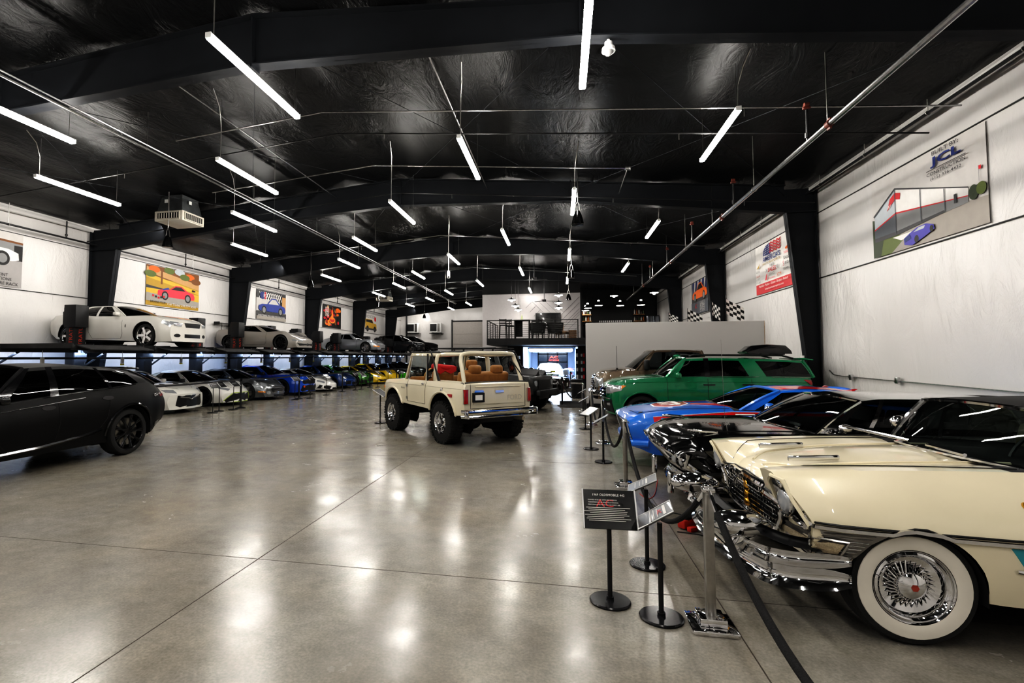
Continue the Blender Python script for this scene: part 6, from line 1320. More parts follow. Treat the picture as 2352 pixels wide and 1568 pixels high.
c.wheels(r=.345, rr=.24, w=.26, rim_mat=RIMBLK, n=8, sp_w=.05)
c.patch('red_side_panel', RRED, [(2.0, .815), (1.4, .87), (.9, .91), (0, .91), (-.9, .91), (-1.6, .93), (-1.9, .9), (-1.9, .5), (1.97, .5)], 'L', .003, True, rings=6, sub=8)
c.line('side_pinstripe', PWH, [(2.0, .82), (1.4, .875), (.9, .915), (0, .915), (-1.6, .935)], 'L', .008, .005, mirror=True)
c.patch('red_hood_stripe', RRED, [(1.35, .26), (.95, .5), (.82, .6), (.8, .42), (1.05, .24), (1.3, .1)], 'T', .003, True, sub=5); c.patch('red_roof_band', RRED, [(.15, .5), (.15, .38), (-.8, .38), (-.85, .5)], 'T', .003, False) if False else None
oct_ = [(1.62 + .29 * math.cos(PI / 8 + PI * i / 4), .44 * math.sin(PI / 8 + PI * i / 4)) for i in range(8)]; oc2 = [(1.62 + .265 * math.cos(PI / 8 + PI * i / 4), .41 * math.sin(PI / 8 + PI * i / 4)) for i in range(8)]
c.patch('hood_decal', PWH, oct_, 'T', .004, sub=6); c.patch('hood_decal', RRED, oc2, 'T', .007, sub=6); c.letters('hood_lettering', PWH, 'STP', 1.62, 0, 'T', w=.62, h=.3, off=.011, bold=.05, flip=True)
for s_, x, z, w_, h_, m_ in (('GOODYEAR', 1.15, .75, .55, .09, PWH), ('GUN LIFE', .17, .85, .28, .05, PWH), ('DOLLAR FINES', -1.15, .74, .75, .16, PWH)): c.letters('side_lettering', m_, s_, x, z, 'L', w=w_, h=h_, off=.006, bold=.01)
c.patch('sponsor_decal', PWH, [(.86, .89), (.58, .89), (.58, .81), (.86, .81)], 'L', .005); c.letters('sponsor_lettering', BLACK, 'Dr. Gas', .72, .85, 'L', w=.22, h=.05, off=.009, shear=.2)
c.patch('sponsor_decal', flatmat('decal_blue', '2b4fb0', .35), [(.54, .895), (.38, .895), (.38, .805), (.54, .805)], 'L', .005); c.letters('sponsor_lettering', PWH, 'ppg', .46, .85, 'L', w=.13, h=.07, off=.009, bold=.02)
c.patch('race_number', PWH, oval(-.15, .66, .26, .18, 16), 'L', .006, True); c.letters('number_lettering', BLACK, '43', -.15, .66, 'L', w=.3, h=.22, off=.01, bold=.03)
c.patch('grille', GRILLE, [(-.62, .70), (.62, .70), (.6, .5), (-.6, .5)], 'F', .004); c.line('grille_surround', CHROME, [(-.8, .73), (.8, .73), (.78, .46), (-.78, .46)], 'F', .02, .01, closed=True, round_=True); c.patch('headlight_cover', STEEL, [(.62, .69), (.78, .69), (.76, .5), (.62, .5)], 'F', .01, True); c.line('bumper', RBLUE, [(-.84, .42), (0, .42), (.84, .42)], 'F', .11, .03, round_=True, n=10)
c.patch('hood_pin', STEEL, oval(2.15, .62, .03, .03), 'T', .01, True); c.line('hood_gap', SEAM, [(.9, .7), (1.6, .7), (2.2, .66), (2.26, .2)], 'T', mirror=True); c.line('door_gap', SEAM, [(.6, .9), (.55, .5), (.5, .3), (-.6, .3), (-.7, .9)], 'L', mirror=True)
c.seats([-.3], SEATGRY, .02, .36, .45, True, (.35, .36)); c.mirrors(.42, RBLUE, 1.0, (.12, .13, .12), .03)
b = MB()
for sd in (1, -1): b.tube([(.2, sd * .5, .95), (.1, sd * .48, 1.18), (-.5, sd * .48, 1.2), (-.6, sd * .5, .95)], .02, 6)
b.tube([(-.55, .48, 1.2), (-.55, -.48, 1.2)], .02, 6); b.build('roll_cage', RBLUE, c.t)
ro = c.roof; bv = BVHTree.FromPolygons([v.co.copy() for v in ro.data.vertices], [tuple(p.vertices) for p in ro.data.polygons])
b = MB(); rows = []
for i in range(16):
    x = .2 - 1.1 * i / 15; row = []
    for y in (.14 + .2 * i / 15, .3 + .12 * i / 15, .5 + .0 * i):
        h_ = bv.ray_cast(Vector((x, y, 3)), Vector((0, 0, -1)))[0]; row.append((x, y, (h_.z if h_ else 1.25) + .004))
    rows.append(row)
b.grid(rows); b.build('red_roof_stripe', RRED, c.t); b = MB(); b.grid([[(x, -y, z) for x, y, z in r] for r in rows]); b.build('red_roof_stripe', RRED, c.t)

# ------------------------------------------------------------------ green sport utility with roof box
GRN = paint('paint_green', '0f7a52', .26, .15)
sp = dict(T=[(-2.36, 1.1), (-2.3, 1.24), (-1.0, 1.26), (1.0, 1.275), (1.5, 1.245), (2.05, 1.17), (2.28, 1.08), (2.34, 1.0)], S=[(-2.36, 1.08), (-2.3, 1.25), (-1.0, 1.255), (.9, 1.235), (1.5, 1.19), (2.05, 1.12), (2.34, .98)], B=[(-2.36, .48), (-2.1, .36), (0, .32), (1.9, .34), (2.34, .3)], W=[(-2.36, .86), (-2.2, .93), (0, .95), (1.6, .945), (2.1, .92), (2.34, .84)],
     arch=[(1.5, .39, .45), (-1.4, .39, .45)], bowF=.22, bowR=.12, st=.045, sb=.05, t0=.5, cp=3.2, nx=90, cabin=(-2.2, .95), paint=GRN, bl=.5, tuck=.05, nose=[(.35, -.06), (.6, .02), (.95, .03), (1.1, -.03)],
     gh=dict(ws=(1.08, .92, .46), rw=(-2.34, -2.3, -2.12), roof=[(-2.2, 1.62), (-2.12, 1.655), (-1.4, 1.7), (-.2, 1.725), (.46, 1.71), (.7, 1.62)], yr=.72, crown=.03, side=[(.71, .42), (.05, .05), (-.06, -.06), (-.93, -.70), (-1.3, -1.06), (-2.26, -2.06)], inset=.03, mb=.05, mt=.12, pillar=GLOSSBLK, bodypil=(0, 4, 6), glass=GLASS_D, ap=.04))
c = Car('sport_utility', 'long green sport utility with a black roof box', 'car', (3.42, 14.35, 0), PI, sp)
c.wheels(r=.39, rr=.28, w=.26, rim_mat=RIMBLK, n=6, sp_w=.025)
c.patch('headlight', LAMP, [(.52, 1.02), (.80, 1.03), (.86, .98), (.84, .82), (.56, .80)], 'F', .014, True); c.patch('headlight_side', LAMP, [(2.26, 1.02), (1.9, 1.03), (1.98, .9), (2.26, .82)], 'L', .01, True); c.patch('turn_signal', AMBER, [(1.97, 1.03), (1.86, 1.02), (1.98, .93)], 'L', .014, True)
g = c.patch('grille', GLOSSBLK, [(-.5, 1.03), (.5, 1.03), (.5, .72), (-.5, .72)], 'F', .01)[0]
for z in (.78, .87, .96): c.line('grille_bar', CHROME, [(-.48, z), (0, z), (.48, z)], 'F', .035, .03, parent=g)
c.patch('badge', mat('badge_blue', (.02, .04, .2), .2, .5, noise=.05), oval(0, .87, .1, .05), 'F', .05); c.patch('lower_bumper', BLACK, [(-.84, .66), (.84, .66), (.8, .34), (-.8, .34)], 'F', .016); c.patch('fog_lamp', LAMP, [(.6, .58), (.76, .58), (.74, .52), (.62, .52)], 'F', .03, True); c.line('bumper_trim', CHROME, [(-.82, .70), (0, .70), (.82, .70)], 'F', .03, .03)
c.line('bumper_trim', CHROME, [(-.5, .36), (.5, .36)], 'F', .03, .03)
c.patch('door_handle', BLACK, [(-.15, 1.075), (.1, 1.075), (.1, 1.045), (-.15, 1.045)], 'L', .02, True); c.patch('door_handle', BLACK, [(-.75, 1.085), (-1.0, 1.085), (-1.0, 1.055), (-.75, 1.055)], 'L', .02, True)
c.line('door_gap', SEAM, [(.92, 1.2), (.9, .5), (.75, .36), (.0, .36), (0, 1.2)], 'L', mirror=True); c.line('door_gap', SEAM, [(0, .36), (-.85, .36), (-.95, .7), (-.95, 1.2)], 'L', mirror=True); c.line('hood_gap', SEAM, [(1.0, .78), (1.8, .76), (2.1, .66), (2.2, .4)], 'T', .012, mirror=True); c.line('body_crease', GRN, [(1.9, 1.09), (.6, 1.13), (-2.2, 1.13)], 'L', .014, .003, mirror=True)
c.patch('tail_light', REDLAMP, [(-2.05, 1.2), (-2.34, 1.2), (-2.34, 1.08), (-2.2, 1.08)], 'L', .012, True); c.line('belt_trim', STEEL, [(.7, 1.245), (-2.3, 1.262)], 'L', .015, .006, mirror=True); c.line('rocker_trim', BLACK, [(1.0, .35), (-.95, .35)], 'L', .06, .01, mirror=True)
c.line('wheel_arch_trim', GRN, [(1.5 + .47 * math.cos(a), .39 + .47 * math.sin(a)) for a in [PI * (i / 16) for i in range(17)]], 'L', .03, .012, mirror=True, round_=True)
c.mirrors(.68, GRN, 1.28, (.12, .2, .15), .03); c.seats([.05, -.9], SEATGRY, .14, .4, .45, True)
b = MB()
for sd in (1, -1): b.tube([(.35, sd * .64, 1.735), (.25, sd * .64, 1.775), (-1.7, sd * .64, 1.76), (-1.95, sd * .64, 1.69)], .022, 6)
b.build('roof_rail', BLACK, c.t)
b = MB(); b.rbox((-2.25, 0, 1.67), (.22, 1.4, .04), .015, rot=Matrix.Rotation(-.12, 3, 'Y')); b.build('rear_spoiler', GRN, c.t)
b = MB(); b.ell((.5, 0, 1.75), (.09, .03, .045), 12, 6); b.build('roof_fin', GRN, c.t)
t = thing('roof_box', 'black cargo box strapped on the green sport utility roof', 'roof box', (3.42, 14.35, 0), PI)
b = MB(); prof = [(x - .42, z) for x, z in [(-1.62, .0), (-1.6, .1), (-1.5, .21), (-1.1, .235), (-.78, .2), (-.62, .06), (-.68, .0)]]; y0 = .02
rows = []
for sd, f in ((-.36, .7), (-.33, .9), (-.28, 1.), (.1, 1.02), (.28, 1.), (.33, .9), (.36, .7)): rows.append([(x, sd + y0, 1.80 + z * f) for x, z in prof])
b.grid(rows); b.poly(rows[0]); b.poly(rows[-1]); b.grid([[r[0] for r in rows], [r[-1] for r in rows]]); b.build('box_shell', GLOSSBLK, t, smooth=50)
b = MB()
for x in (-1.25, -1.75): b.box((x, 0, 1.79), (.05, 1.3, .03))
b.build('box_crossbar', BLACK, t)

# ------------------------------------------------------------------ tan pickup
TANP = paint('paint_tan', '6f6152', .26, .5)
sp = dict(T=[(-2.6, 1.3), (-2.5, 1.36), (-.7, 1.36), (1.0, 1.42), (1.5, 1.42), (2.1, 1.36), (2.32, 1.25), (2.4, 1.1)], S=[(-2.6, 1.28), (-2.5, 1.35), (-.7, 1.36), (.9, 1.34), (1.5, 1.33), (2.1, 1.26), (2.4, 1.06)], B=[(-2.6, .55), (-2., .5), (0, .46), (1.9, .5), (2.4, .5)], W=[(-2.6, .9), (-2.3, .95), (0, .95), (1.6, .96), (2.1, .94), (2.4, .88)], arch=[(1.5, .42, .5), (-1.6, .42, .5)], bowF=.12, bowR=.05, st=.04, sb=.05, cp=3.5, nx=80, cabin=(-.6, 1.2), paint=TANP, bl=.4,
     gh=dict(ws=(1.42, 1.25, .72), rw=(-.72, -.7, -.56), roof=[(-.7, 1.86), (-.56, 1.92), (0, 1.955), (.6, 1.95), (.8, 1.9)], yr=.7, crown=.03, side=[(1.05, .68), (.24, .24), (.14, .14), (-.6, -.48)], inset=.03, mb=.05, mt=.1, pillar=BLACK, bodypil=(0, 4), glass=GLASS_T, ap=.035))
c = Car('pickup_truck', 'metallic tan pickup with chrome grille before the grey partition', 'truck', (3.35, 16.65, 0), PI, sp)
c.wheels(r=.41, rr=.27, w=.26, rim_mat=RIMSIL, n=6, sp_w=.06)
g = c.patch('grille', GLOSSBLK, [(-.58, 1.14), (.58, 1.14), (.58, .78), (-.58, .78)], 'F', .015)[0]
for z in (.84, .95, 1.07): c.line('grille_bar', CHROME, [(-.56, z), (0, z), (.56, z)], 'F', .05, .04, parent=g, round_=True)
c.line('grille_surround', CHROME, [(-.6, 1.16), (.6, 1.16), (.6, .76), (-.6, .76)], 'F', .05, .03, closed=True, round_=True); c.patch('headlight', LAMP, [(.62, 1.14), (.86, 1.12), (.86, .84), (.62, .84)], 'F', .02, True); c.patch('headlight_side', LAMP, [(2.36, 1.1), (2.16, 1.12), (2.16, .9), (2.36, .86)], 'L', .01, True); c.line('bumper', CHROME, [(-.9, .68), (0, .68), (.9, .68)], 'F', .2, .04, round_=True, n=10); c.patch('lower_bumper', BLACK, [(-.8, .58), (.8, .58), (.76, .5), (-.76, .5)], 'F', .03)
c.mirrors(.98, BLACK, 1.5, (.14, .22, .3), .05); c.line('door_gap', SEAM, [(1.15, 1.3), (1.1, .55), (.2, .5), (.18, 1.3)], 'L', mirror=True); c.line('hood_gap', SEAM, [(1.3, .8), (2.0, .78), (2.25, .6)], 'T', .012, mirror=True); c.seats([.2, -.4], SEATBLK, .2, .38, .5)
b = MB(); b.tube([(1.75, .7, 1.36), (1.76, .7, 2.05)], .006, 5); b.cyl((1.75, .7, 1.38), .03, .05, 10); b.build('antenna', BLACK, c.t)

# ------------------------------------------------------------------ cream open four-by-four
CR4 = paint('paint_bone', 'd9d0b8', .32); TANL = mat('tan_leather', (.30, .135, .035), .5, noise=.15, nscale=12, bump=.1)
def br_toff(x, y): return -.22 * sstep(.74, .70, abs(y)) * sstep(-1.86, -1.8, x) * sstep(.66, .58, x)
sp = dict(T=[(-1.93, 1.2), (-1.88, 1.235), (-.4, 1.235), (.55, 1.235), (.75, 1.235), (1.4, 1.215), (1.75, 1.19), (1.83, 1.14)], S=[(-1.93, 1.19), (-1.88, 1.225), (-.4, 1.225), (.55, 1.22), (1.4, 1.19), (1.75, 1.16), (1.83, 1.1)], B=[(-1.93, .62), (-1.6, .6), (-.6, .64), (.6, .68), (1.5, .72), (1.83, .72)], W=[(-1.93, .80), (-1.86, .83), (0, .845), (1.2, .83), (1.75, .81), (1.83, .78)],
     arch=[(1.16, .5, .49), (-1.16, .5, .5)], bowF=.05, bowR=.02, st=.05, sb=.03, t0=.6, cp=7, nx=100, cabin=(-1.84, .62), paint=CR4, bl=.3, toff=br_toff, flare=[(1.16, .55, .035, .55), (-1.16, .55, .045, .58)], tuck=-.06, ang=32)
c = Car('off_roader', 'cream open-top four-by-four with tan seats, roll bars and big tires', 'car', (-2.52, 11.63, 0), math.radians(133), sp)
c.wheels(r=.42, rr=.215, w=.31, rim_mat=CHROME, style='slot', n=5, sp_w=.05, tread=True)
c.line('body_crease', mat('shade_line', (.32, .29, .22), .6, noise=.1), [(1.8, 1.1), (.6, 1.115), (-1.9, 1.11)], 'L', .01, .002, mirror=True)
for i, (xc_, z_, r_) in enumerate(((1.16, .5, .52), (-1.16, .5, .53))): c.line('wheel_arch_trim', CR4, [(xc_ + r_ * math.cos(a), z_ + r_ * math.sin(a)) for a in [PI * (.02 + .96 * k / 16) for k in range(17)]], 'L', .05, .008, mirror=True, round_=True)
c.line('door_gap', SEAM, [(.42, 1.2), (.42, .74), (-.42, .73), (-.45, 1.2)], 'L', mirror=True); c.patch('door_handle', CHROME, oval(-.33, 1.15, .06, .018), 'L', .02, True); c.patch('door_hinge', STEEL, [(.4, 1.12), (.46, 1.12), (.46, 1.06), (.4, 1.06)], 'L', .015, True); c.patch('door_hinge', STEEL, [(.4, .84), (.46, .84), (.46, .78), (.4, .78)], 'L', .015, True)
c.patch('fuel_cap', CHROME, oval(-1.18, 1.06, .035, .05), 'L', .02); c.patch('side_marker', REDLAMP, [(-1.42, 1.0), (-1.56, 1.0), (-1.56, .94), (-1.42, .94)], 'L', .015, True); c.patch('side_marker', AMBER, oval(1.74, 1.0, .05, .035), 'L', .015, True); c.letters('side_badge', BLACK, 'Bronco', .62, 1.03, 'L', w=.18, off=.006)
c.patch('tail_light', REDLAMP, [(.72, 1.1), (.80, 1.1), (.80, .84), (.72, .84)], 'R', .02, True); c.line('tail_light_bezel', STEEL, [(.715, 1.105), (.805, 1.105), (.805, .835), (.715, .835)], 'R', .012, .02, mirror=True, closed=True)
c.line('tailgate_gap', SEAM, [(-.66, 1.2), (-.66, .74), (.66, .74), (.66, 1.2)], 'R', .01); c.patch('tailgate_panel', CR4, [(-.6, 1.06), (.6, 1.06), (.6, .82), (-.6, .82)], 'R', .012); c.line('tailgate_ridge', CR4, [(-.55, 1.15), (.55, 1.15)], 'R', .02, .008, round_=True); c.letters('tailgate_lettering', mat('embossed_cream', (.50, .46, .38), .4, noise=.05), 'FORD', -.38, .93, 'R', w=.36, h=.1, off=.016) 
c.patch('tailgate_handle', CHROME, [(-.1, 1.075), (.1, 1.075), (.1, 1.03), (-.1, 1.03)], 'R', .03)
q = c.patch('license_plate', BLACK, [(.36, 1.04), (.62, 1.04), (.62, .86), (.36, .86)], 'R', .035)[0]; c.patch('plate_sticker', PWH, [(.41, 1.0), (.57, 1.0), (.57, .9), (.41, .9)], 'R', .04, parent=q); c.patch('plate_lamp', CHROME, [(.4, 1.09), (.58, 1.09), (.6, 1.05), (.38, 1.05)], 'R', .05, parent=q)
b = MB(); 
for z, x in ((.70, -2.06), (.60, -2.08)): b.tube([(-1.93, .86, z), (x, .8, z), (x, 0, z), (x, -.8, z), (-1.93, -.86, z)], .032, 10)
b.rbox((-2.05, .84, .65), (.09, .04, .14), .015); b.rbox((-2.05, -.84, .65), (.09, .04, .14), .015); b.build('rear_bumper', CHROME, c.t)
b = MB(); b.tube([(-1.2, -.35, .45), (-1.7, -.5, .5), (-2.0, -.55, .5)], .04, 10); b.build('exhaust_pipe', mat('exhaust_tan', (.55, .5, .4), .3, .8, noise=.1), c.t)
b = MB(); b.rbox((-1.7, 0, .55), (.4, .8, .2), .04); b.ell((-1.16, .1, .4), (.16, .18, .16)); b.tube([(-1.16, -.6, .42), (-1.16, .6, .42)], .06, 8); b.tube([(1.16, -.6, .42), (1.16, .6, .42)], .06, 8); b.box((0, .3, .55), (3.2, .1, .14)); b.box((0, -.3, .55), (3.2, .1, .14)); b.ell((.2, 0, .5), (.3, .25, .12)); b.build('axle_and_frame', BLACK, c.t)
# windshield frame and door frames
def bar(pts, r=.028, m=CR4, name='frame_bar', n=8): b = MB(); b.tube(pts, r, n); return b.build(name, m, c.t)
bar([(.62, .76, 1.2), (.42, .72, 1.79), (.42, -.72, 1.79), (.62, -.76, 1.2)], .03, CR4, 'windshield_frame'); bar([(.44, .74, 1.82), (.44, -.74, 1.82)], .035, MATBLK, 'top_header')
b = MB(); b.grid([[(.61, y, 1.22), (.42, y * .95, 1.77)] for y in (-.74, 0, .74)]); b.build('windshield', GLASS_C, c.t)
for sd in (1, -1): bar([(.58, sd * .8, 1.22), (.36, sd * .75, 1.76), (-.40, sd * .75, 1.76), (-.42, sd * .8, 1.22)], .022, CR4, 'door_frame'); bar([(.44, sd * .79, 1.22), (.3, sd * .75, 1.76)], .01, CHROME, 'vent_post')
for sd in (1, -1): b = MB(); b.rbox((-.46, sd * .79, 1.5), (.05, .03, .58), .01); b.build('door_post', MATBLK, c.t)
def hoop(x0, x1, ztop): bar(smooth_path([(x0, .70, 1.02), (x0 + (x1 - x0) * .5, .69, 1.4), (x1, .66, ztop - .12), (x1, .56, ztop), (x1, 0, ztop + .01), (x1, -.56, ztop), (x1, -.66, ztop - .12), (x0 + (x1 - x0) * .5, -.69, 1.4), (x0, -.70, 1.02)], 4), .042, CR4, 'roll_bar', 10)
hoop(-.62, -.62, 1.77); hoop(-1.82, -1.58, 1.79)
for sd in (1, -1): bar([(-.62, sd * .56, 1.765), (-1.58, sd * .56, 1.78)], .038, CR4, 'roll_bar', 10)
bar([(-.62, .69, 1.22), (-1.8, .69, 1.22)], .03, CR4, 'roll_bar'); bar([(-.62, .6, 1.76), (.4, .66, 1.78)], .03, CR4, 'roll_bar'); bar([(-.62, -.6, 1.76), (.4, -.66, 1.78)], .03, CR4, 'roll_bar')
for sd in (1, -1): bar(smooth_path([(-.9, sd * .78, 1.24), (-.7, sd * .74, 1.5), (-.45, sd * .7, 1.82), (-.3, sd * .66, 1.86)], 4), .016, MATBLK, 'soft_top_strut', 6); bar([(-.95, sd * .77, 1.24), (-.6, sd * .73, 1.62)], .014, MATBLK, 'soft_top_strut', 6)
bar([(-1.85, -.74, 1.24), (-1.6, -.6, 1.62)], .012, MATBLK, 'soft_top_strut', 6)
def seat(x, y, w, head, hz=1.52):
    b = MB(); b.rbox((x, y, 1.2), (.17, w, .46), .06, rot=Matrix.Rotation(-.18, 3, 'Y'), seg=3); o = b.build('seat', TANL, c.t)
    for hy in head: b = MB(); b.rbox((x - .06, hy, hz), (.13, .29, .2), .06, seg=3); b.build('headrest', TANL, o)
seat(-.35, .36, .5, [], 1.5); seat(-.35, -.36, .5, [-.36], 1.56); seat(-1.38, 0, 1.2, [.24, -.3], 1.46); bar([(-1.0, .60, 1.05), (-1.0, -.6, 1.05)], .02, BLACK, 'bench_base')
b = MB(); R_ = Matrix.Rotation(-.4, 3, 'Y'); b.tube([Vector((.12, .36, 1.3)) + R_ @ Vector((0, .19 * math.cos(a), .19 * math.sin(a))) for a in [2 * PI * i / 22 for i in range(22)]], .018, 7, closed=True); b.build('steering_wheel', mat('wheel_tan', (.55, .33, .12), .4, noise=.1), c.t)
b = MB(); b.tube([(.12, .36, 1.3), (.4, .36, 1.2)], .03, 8)
for a in (0, 2.1, 4.2): b.tube([(.12, .36, 1.3), Vector((.12, .36, 1.3)) + R_ @ Vector((0, .19 * math.cos(a), .19 * math.sin(a)))], .012, 5)
b.build('steering_column', STEEL, c.t); b = MB(); b.rbox((.5, 0, 1.18), (.16, 1.4, .2), .04); b.build('dashboard', TANL, c.t)
t = thing('red_bag', 'bright red cloth cover draped over the driver seat of the cream four-by-four', 'cover', (-2.52, 11.63, 0), math.radians(133))
b = MB(); b.rbox((-.39, .36, 1.50), (.2, .54, .12), .045, rot=Matrix.Rotation(.1, 3, 'X'), seg=3); b.grid([[(-.47 - .02 * abs(q), .1 + .13 * i, 1.52 - .05 * j - .03 * (i % 2) * j) for i, q in enumerate((-2, -1, 0, 1, 2))] for j in range(3)]); b.build('cover_cloth', mat('red_cloth', (.55, .02, .02), .6, bump=.3, bscale=15), t)
c.line('tub_edge', BLACK, [(-1.88, .78), (-.5, .79)], 'T', .03, .004, mirror=True); c.line('tub_edge', BLACK, [(-1.88, .76), (-1.88, -.76)], 'T', .03, .004)

# ------------------------------------------------------------------ black boxy off-roader behind it
BLK4 = mat('paint_dark_grey_black', (.016, .018, .019), .35, .1, .5, noise=.1)
sp = dict(T=[(-2.1, 1.1), (-2.05, 1.2), (-.4, 1.2), (.9, 1.2), (1.5, 1.17), (1.85, 1.13), (1.9, 1.06)], S=[(-2.1, 1.09), (-2.05, 1.18), (.9, 1.17), (1.5, 1.13), (1.85, 1.09), (1.9, 1.03)], B=[(-2.1, .6), (0, .52), (1.9, .58)], W=[(-2.1, .84), (-2.0, .87), (0, .87), (1.8, .87), (1.9, .84)], arch=[(1.3, .43, .5), (-1.3, .43, .5)], bowF=.04, bowR=.03, st=.03, sb=.03, cp=6, nx=80, cabin=(-2.0, .8), paint=BLK4, bl=.3,
     gh=dict(ws=(.86, .82, .52), rw=(-2.06, -2.05, -1.95), roof=[(-2.0, 1.9), (-1.9, 1.93), (0, 1.95), (.45, 1.94), (.6, 1.9)], yr=.72, crown=.02, side=[(.68, .42), (-.1, -.1), (-.2, -.2), (-1.0, -1.0), (-1.1, -1.1), (-1.95, -1.88)], inset=.03, mb=.06, mt=.14, glass=GLASS_T, ap=.04))
c = Car('off_roader', 'black boxy off-roader with a roof rack behind the cream four-by-four', 'car', (-2.32, 17.6, 0), math.radians(-20), sp)
c.wheels(r=.43, rr=.23, w=.28, rim_mat=RIMBLK, n=8, sp_w=.04, tread=True)
c.patch('grille', GRILLE, [(-.5, 1.0), (.5, 1.0), (.5, .74), (-.5, .74)], 'F', .02); c.patch('headlight', LAMP, oval(.66, .9, .09, .09), 'F', .02, True); c.line('hood_plate', BLACK, [(1.0, .3), (1.8, .3)], 'T', .3, .006, mirror=True); c.line('hood_gap', SEAM, [(.9, .7), (1.85, .68)], 'T', .012, mirror=True); c.line('door_gap', SEAM, [(.7, 1.1), (.65, .56), (-.15, .56), (-.15, 1.1)], 'L', mirror=True)
b = MB(); b.rbox((2.02, 0, .62), (.14, 1.6, .16), .03); b.rbox((2.0, -.3, .5), (.06, .7, .14), .01); b.build('front_bumper', BLACK, c.t); b = MB(); b.rbox((1.55, -.89, .58), (.5, .03, .12), .01); b.build('trail_plate', mat('plate_tan', (.35, .25, .18), .5, noise=.2), c.t)
b = MB()
for y in (-.68, .68): b.tube([(.5, y, 2.02), (-2.0, y, 2.02)], .022, 6)
for i in range(8): b.box((.5 - i * .357, 0, 2.015), (.05, 1.36, .02))
for x in (.4, -.7, -1.9):
    for y in (-.68, .68): b.box((x, y, 1.97), (.04, .04, .1))
b.build('roof_rack', BLACK, c.t); c.mirrors(.7, BLACK, 1.3, (.1, .16, .22), .05); c.seats([0., -.9], SEATBLK, .25, .38, .45)
# ------------------------------------------------------------------ dark muscle car tail beyond it
DKB = paint('paint_dark_brown', '15110e', .2)
sp = dict(T=[(-2.4, .86), (-2.3, .93), (-1.3, .96), (.8, .97), (1.5, .94), (2.3, .82)], S=[(-2.4, .84), (-2.3, .92), (-1.3, .96), (-.4, .92), (.8, .92), (1.5, .9), (2.3, .78)], B=[(-2.4, .42), (-2.1, .3), (0, .22), (2.3, .3)], W=[(-2.4, .86), (-2.2, .92), (-1.3, .94), (0, .91), (1.4, .92), (2.3, .84)], arch=[(1.4, .35, .4), (-1.35, .35, .4)], bowF=.1, bowR=.06, st=.1, sb=.1, cp=2.6, nx=70, cabin=(-1.5, .8), paint=DKB, gh=dict(ws=(.95, .7, .15), rw=(-1.7, -1.5, -.95), roof=[(-1.2, 1.25), (-.95, 1.29), (-.3, 1.33), (.15, 1.3), (.3, 1.25)], yr=.58, crown=.04, side=[(.5, .05), (-.85, -.75)], inset=.04, glass=GLASS_D, trim=CHROME))
c = Car('muscle_car', 'dark brown muscle car showing its tail and red lamp past the black off-roader', 'car', (-2.15, 20.95, 0), math.radians(170), sp)
c.wheels(r=.35, rr=.24, w=.24, rim_mat=RIMSIL, n=5, sp_w=.08); c.patch('tail_light', REDLAMP, [(.62, .82), (.8, .82), (.8, .56), (.62, .56)], 'R', .012, True); c.patch('tail_panel', mat('tail_panel', (.06, .05, .04), .3, .5, noise=.2), [(-.58, .8), (.58, .8), (.58, .58), (-.58, .58)], 'R', .008); c.line('rear_bumper', STEEL, [(-.9, .46), (0, .46), (.9, .46)], 'R', .13, .05, round_=True, n=10); c.line('deck_trim', CHROME, [(-.84, .87), (.84, .87)], 'R', .02, .01); c.patch('license_plate', PWH, [(-.15, .74), (.15, .74), (.15, .62), (-.15, .62)], 'R', .014)

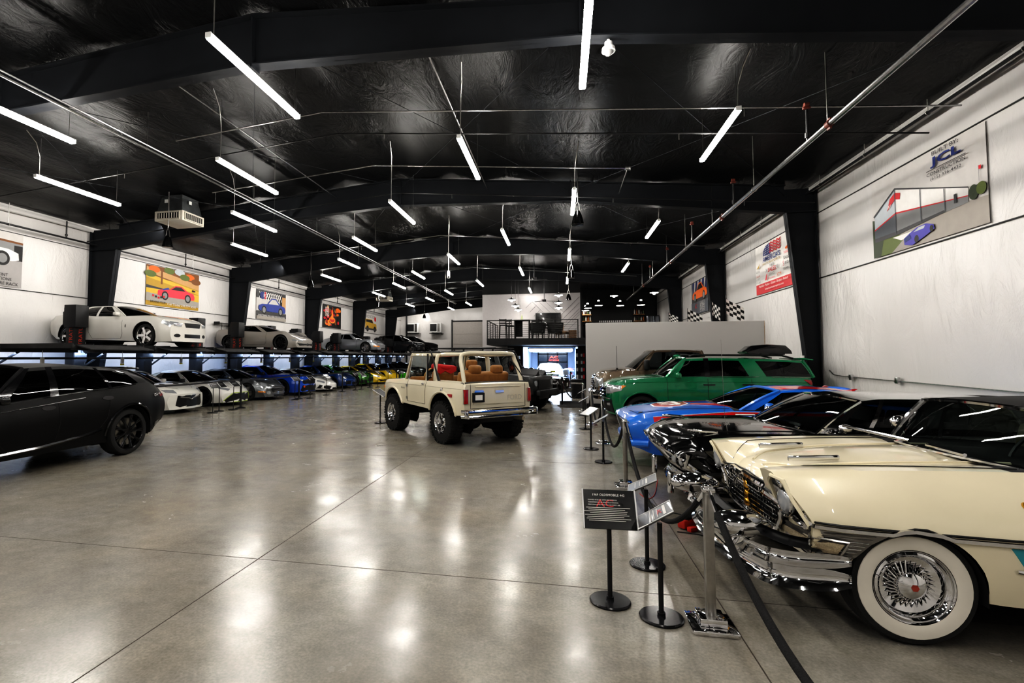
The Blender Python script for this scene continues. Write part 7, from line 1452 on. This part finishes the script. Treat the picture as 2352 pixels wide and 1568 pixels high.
# ------------------------------------------------------------------ garage: striped coupe and two motorcycles
WHP = paint('paint_white', 'd9dde4', .3)
c, p = left_car(0, 'white coupe with black nose and white hood stripes in the bright back garage', 'd9dde4', sp=sport(**mus), paintm=WHP); c.t.location = (-.75, 34.2, 0); c.t.rotation_euler = (0, 0, -PI / 2)
c.patch('black_hood', GLOSSBLK, [(.95, .74), (1.9, .66), (2.15, .5), (2.15, -.5), (1.9, -.66), (.95, -.74)], 'T', .004, sub=6); c.patch('hood_stripe', PWH, [(.98, .12), (2.1, .1), (2.1, .38), (.98, .42)], 'T', .008, True, sub=5); c.patch('black_nose', GLOSSBLK, [(-.8, .74), (.8, .74), (.8, .2), (-.8, .2)], 'F', .006); c.patch('headlight', LAMP, oval(.62, .6, .1, .1), 'F', .014, True)
def motorcycle(loc, rz, label, m):
    t = thing('motorcycle', label, 'motorcycle', loc, rz)
    for x in (.68, -.68):
        b = MB(); b.lathe([(.24, -.06), (.31, -.055), (.33, 0), (.31, .055), (.24, .06)], 24, 'y', (x, 0, .33)); w = b.build('wheel', RUBBER, t); b = MB(); b.lathe([(.25, -.03), (.23, 0), (.25, .03)], 24, 'y', (x, 0, .33))
        for i in range(5): R = Matrix.Rotation(2 * PI * i / 5, 3, 'Y'); b.box(R @ Vector((.12, 0, 0)) + Vector((x, 0, .33)), (.24, .03, .03), rot=R)
        b.build('rim', RIMSIL, w)
    b = MB(); b.ell((.12, 0, .84), (.3, .15, .14), 16, 10); b.rbox((.55, 0, .85), (.28, .34, .36), .1, rot=Matrix.Rotation(.4, 3, 'Y'), seg=3); b.rbox((-.62, 0, .88), (.3, .16, .1), .04); b.rbox((.25, 0, .5), (.5, .3, .3), .08, seg=3); b.build('fairing', m, t)
    b = MB(); b.rbox((-.3, 0, .82), (.5, .24, .08), .03); b.build('seat', BLACK, t); b = MB(); b.rbox((.0, 0, .48), (.45, .26, .36), .05); b.tube([(-.1, .14, .4), (-.7, .16, .5)], .05, 8); b.tube([(-.68, .08, .33), (-.1, .1, .45)], .03, 6); b.build('engine', STEEL, t)
    b = MB(); b.tube([(.68, .08, .33), (.48, .08, .95)], .025, 6); b.tube([(.68, -.08, .33), (.48, -.08, .95)], .025, 6); b.tube([(.42, .36, .98), (.5, .1, 1.0), (.5, -.1, 1.0), (.42, -.36, .98)], .016, 6); b.build('fork', STEEL, t); b = MB(); b.tube([(-.1, .1, .3), (-.15, .3, .01)], .015, 6); b.build('kickstand', STEEL, t)
motorcycle((.45, 31.9, 0), -1.9, 'white and red motorcycle parked at the garage opening', flatmat('moto_white', 'dfe2e8', .25)); motorcycle((-1.1, 31.3, 0), 3.05, 'yellow and white motorcycle inside the back garage', flatmat('moto_yellow', 'd6cf2a', .25)); motorcycle((.6, 34.2, 0), -1.7, 'red motorcycle deeper in the back garage', flatmat('moto_red', 'c02030', .25))
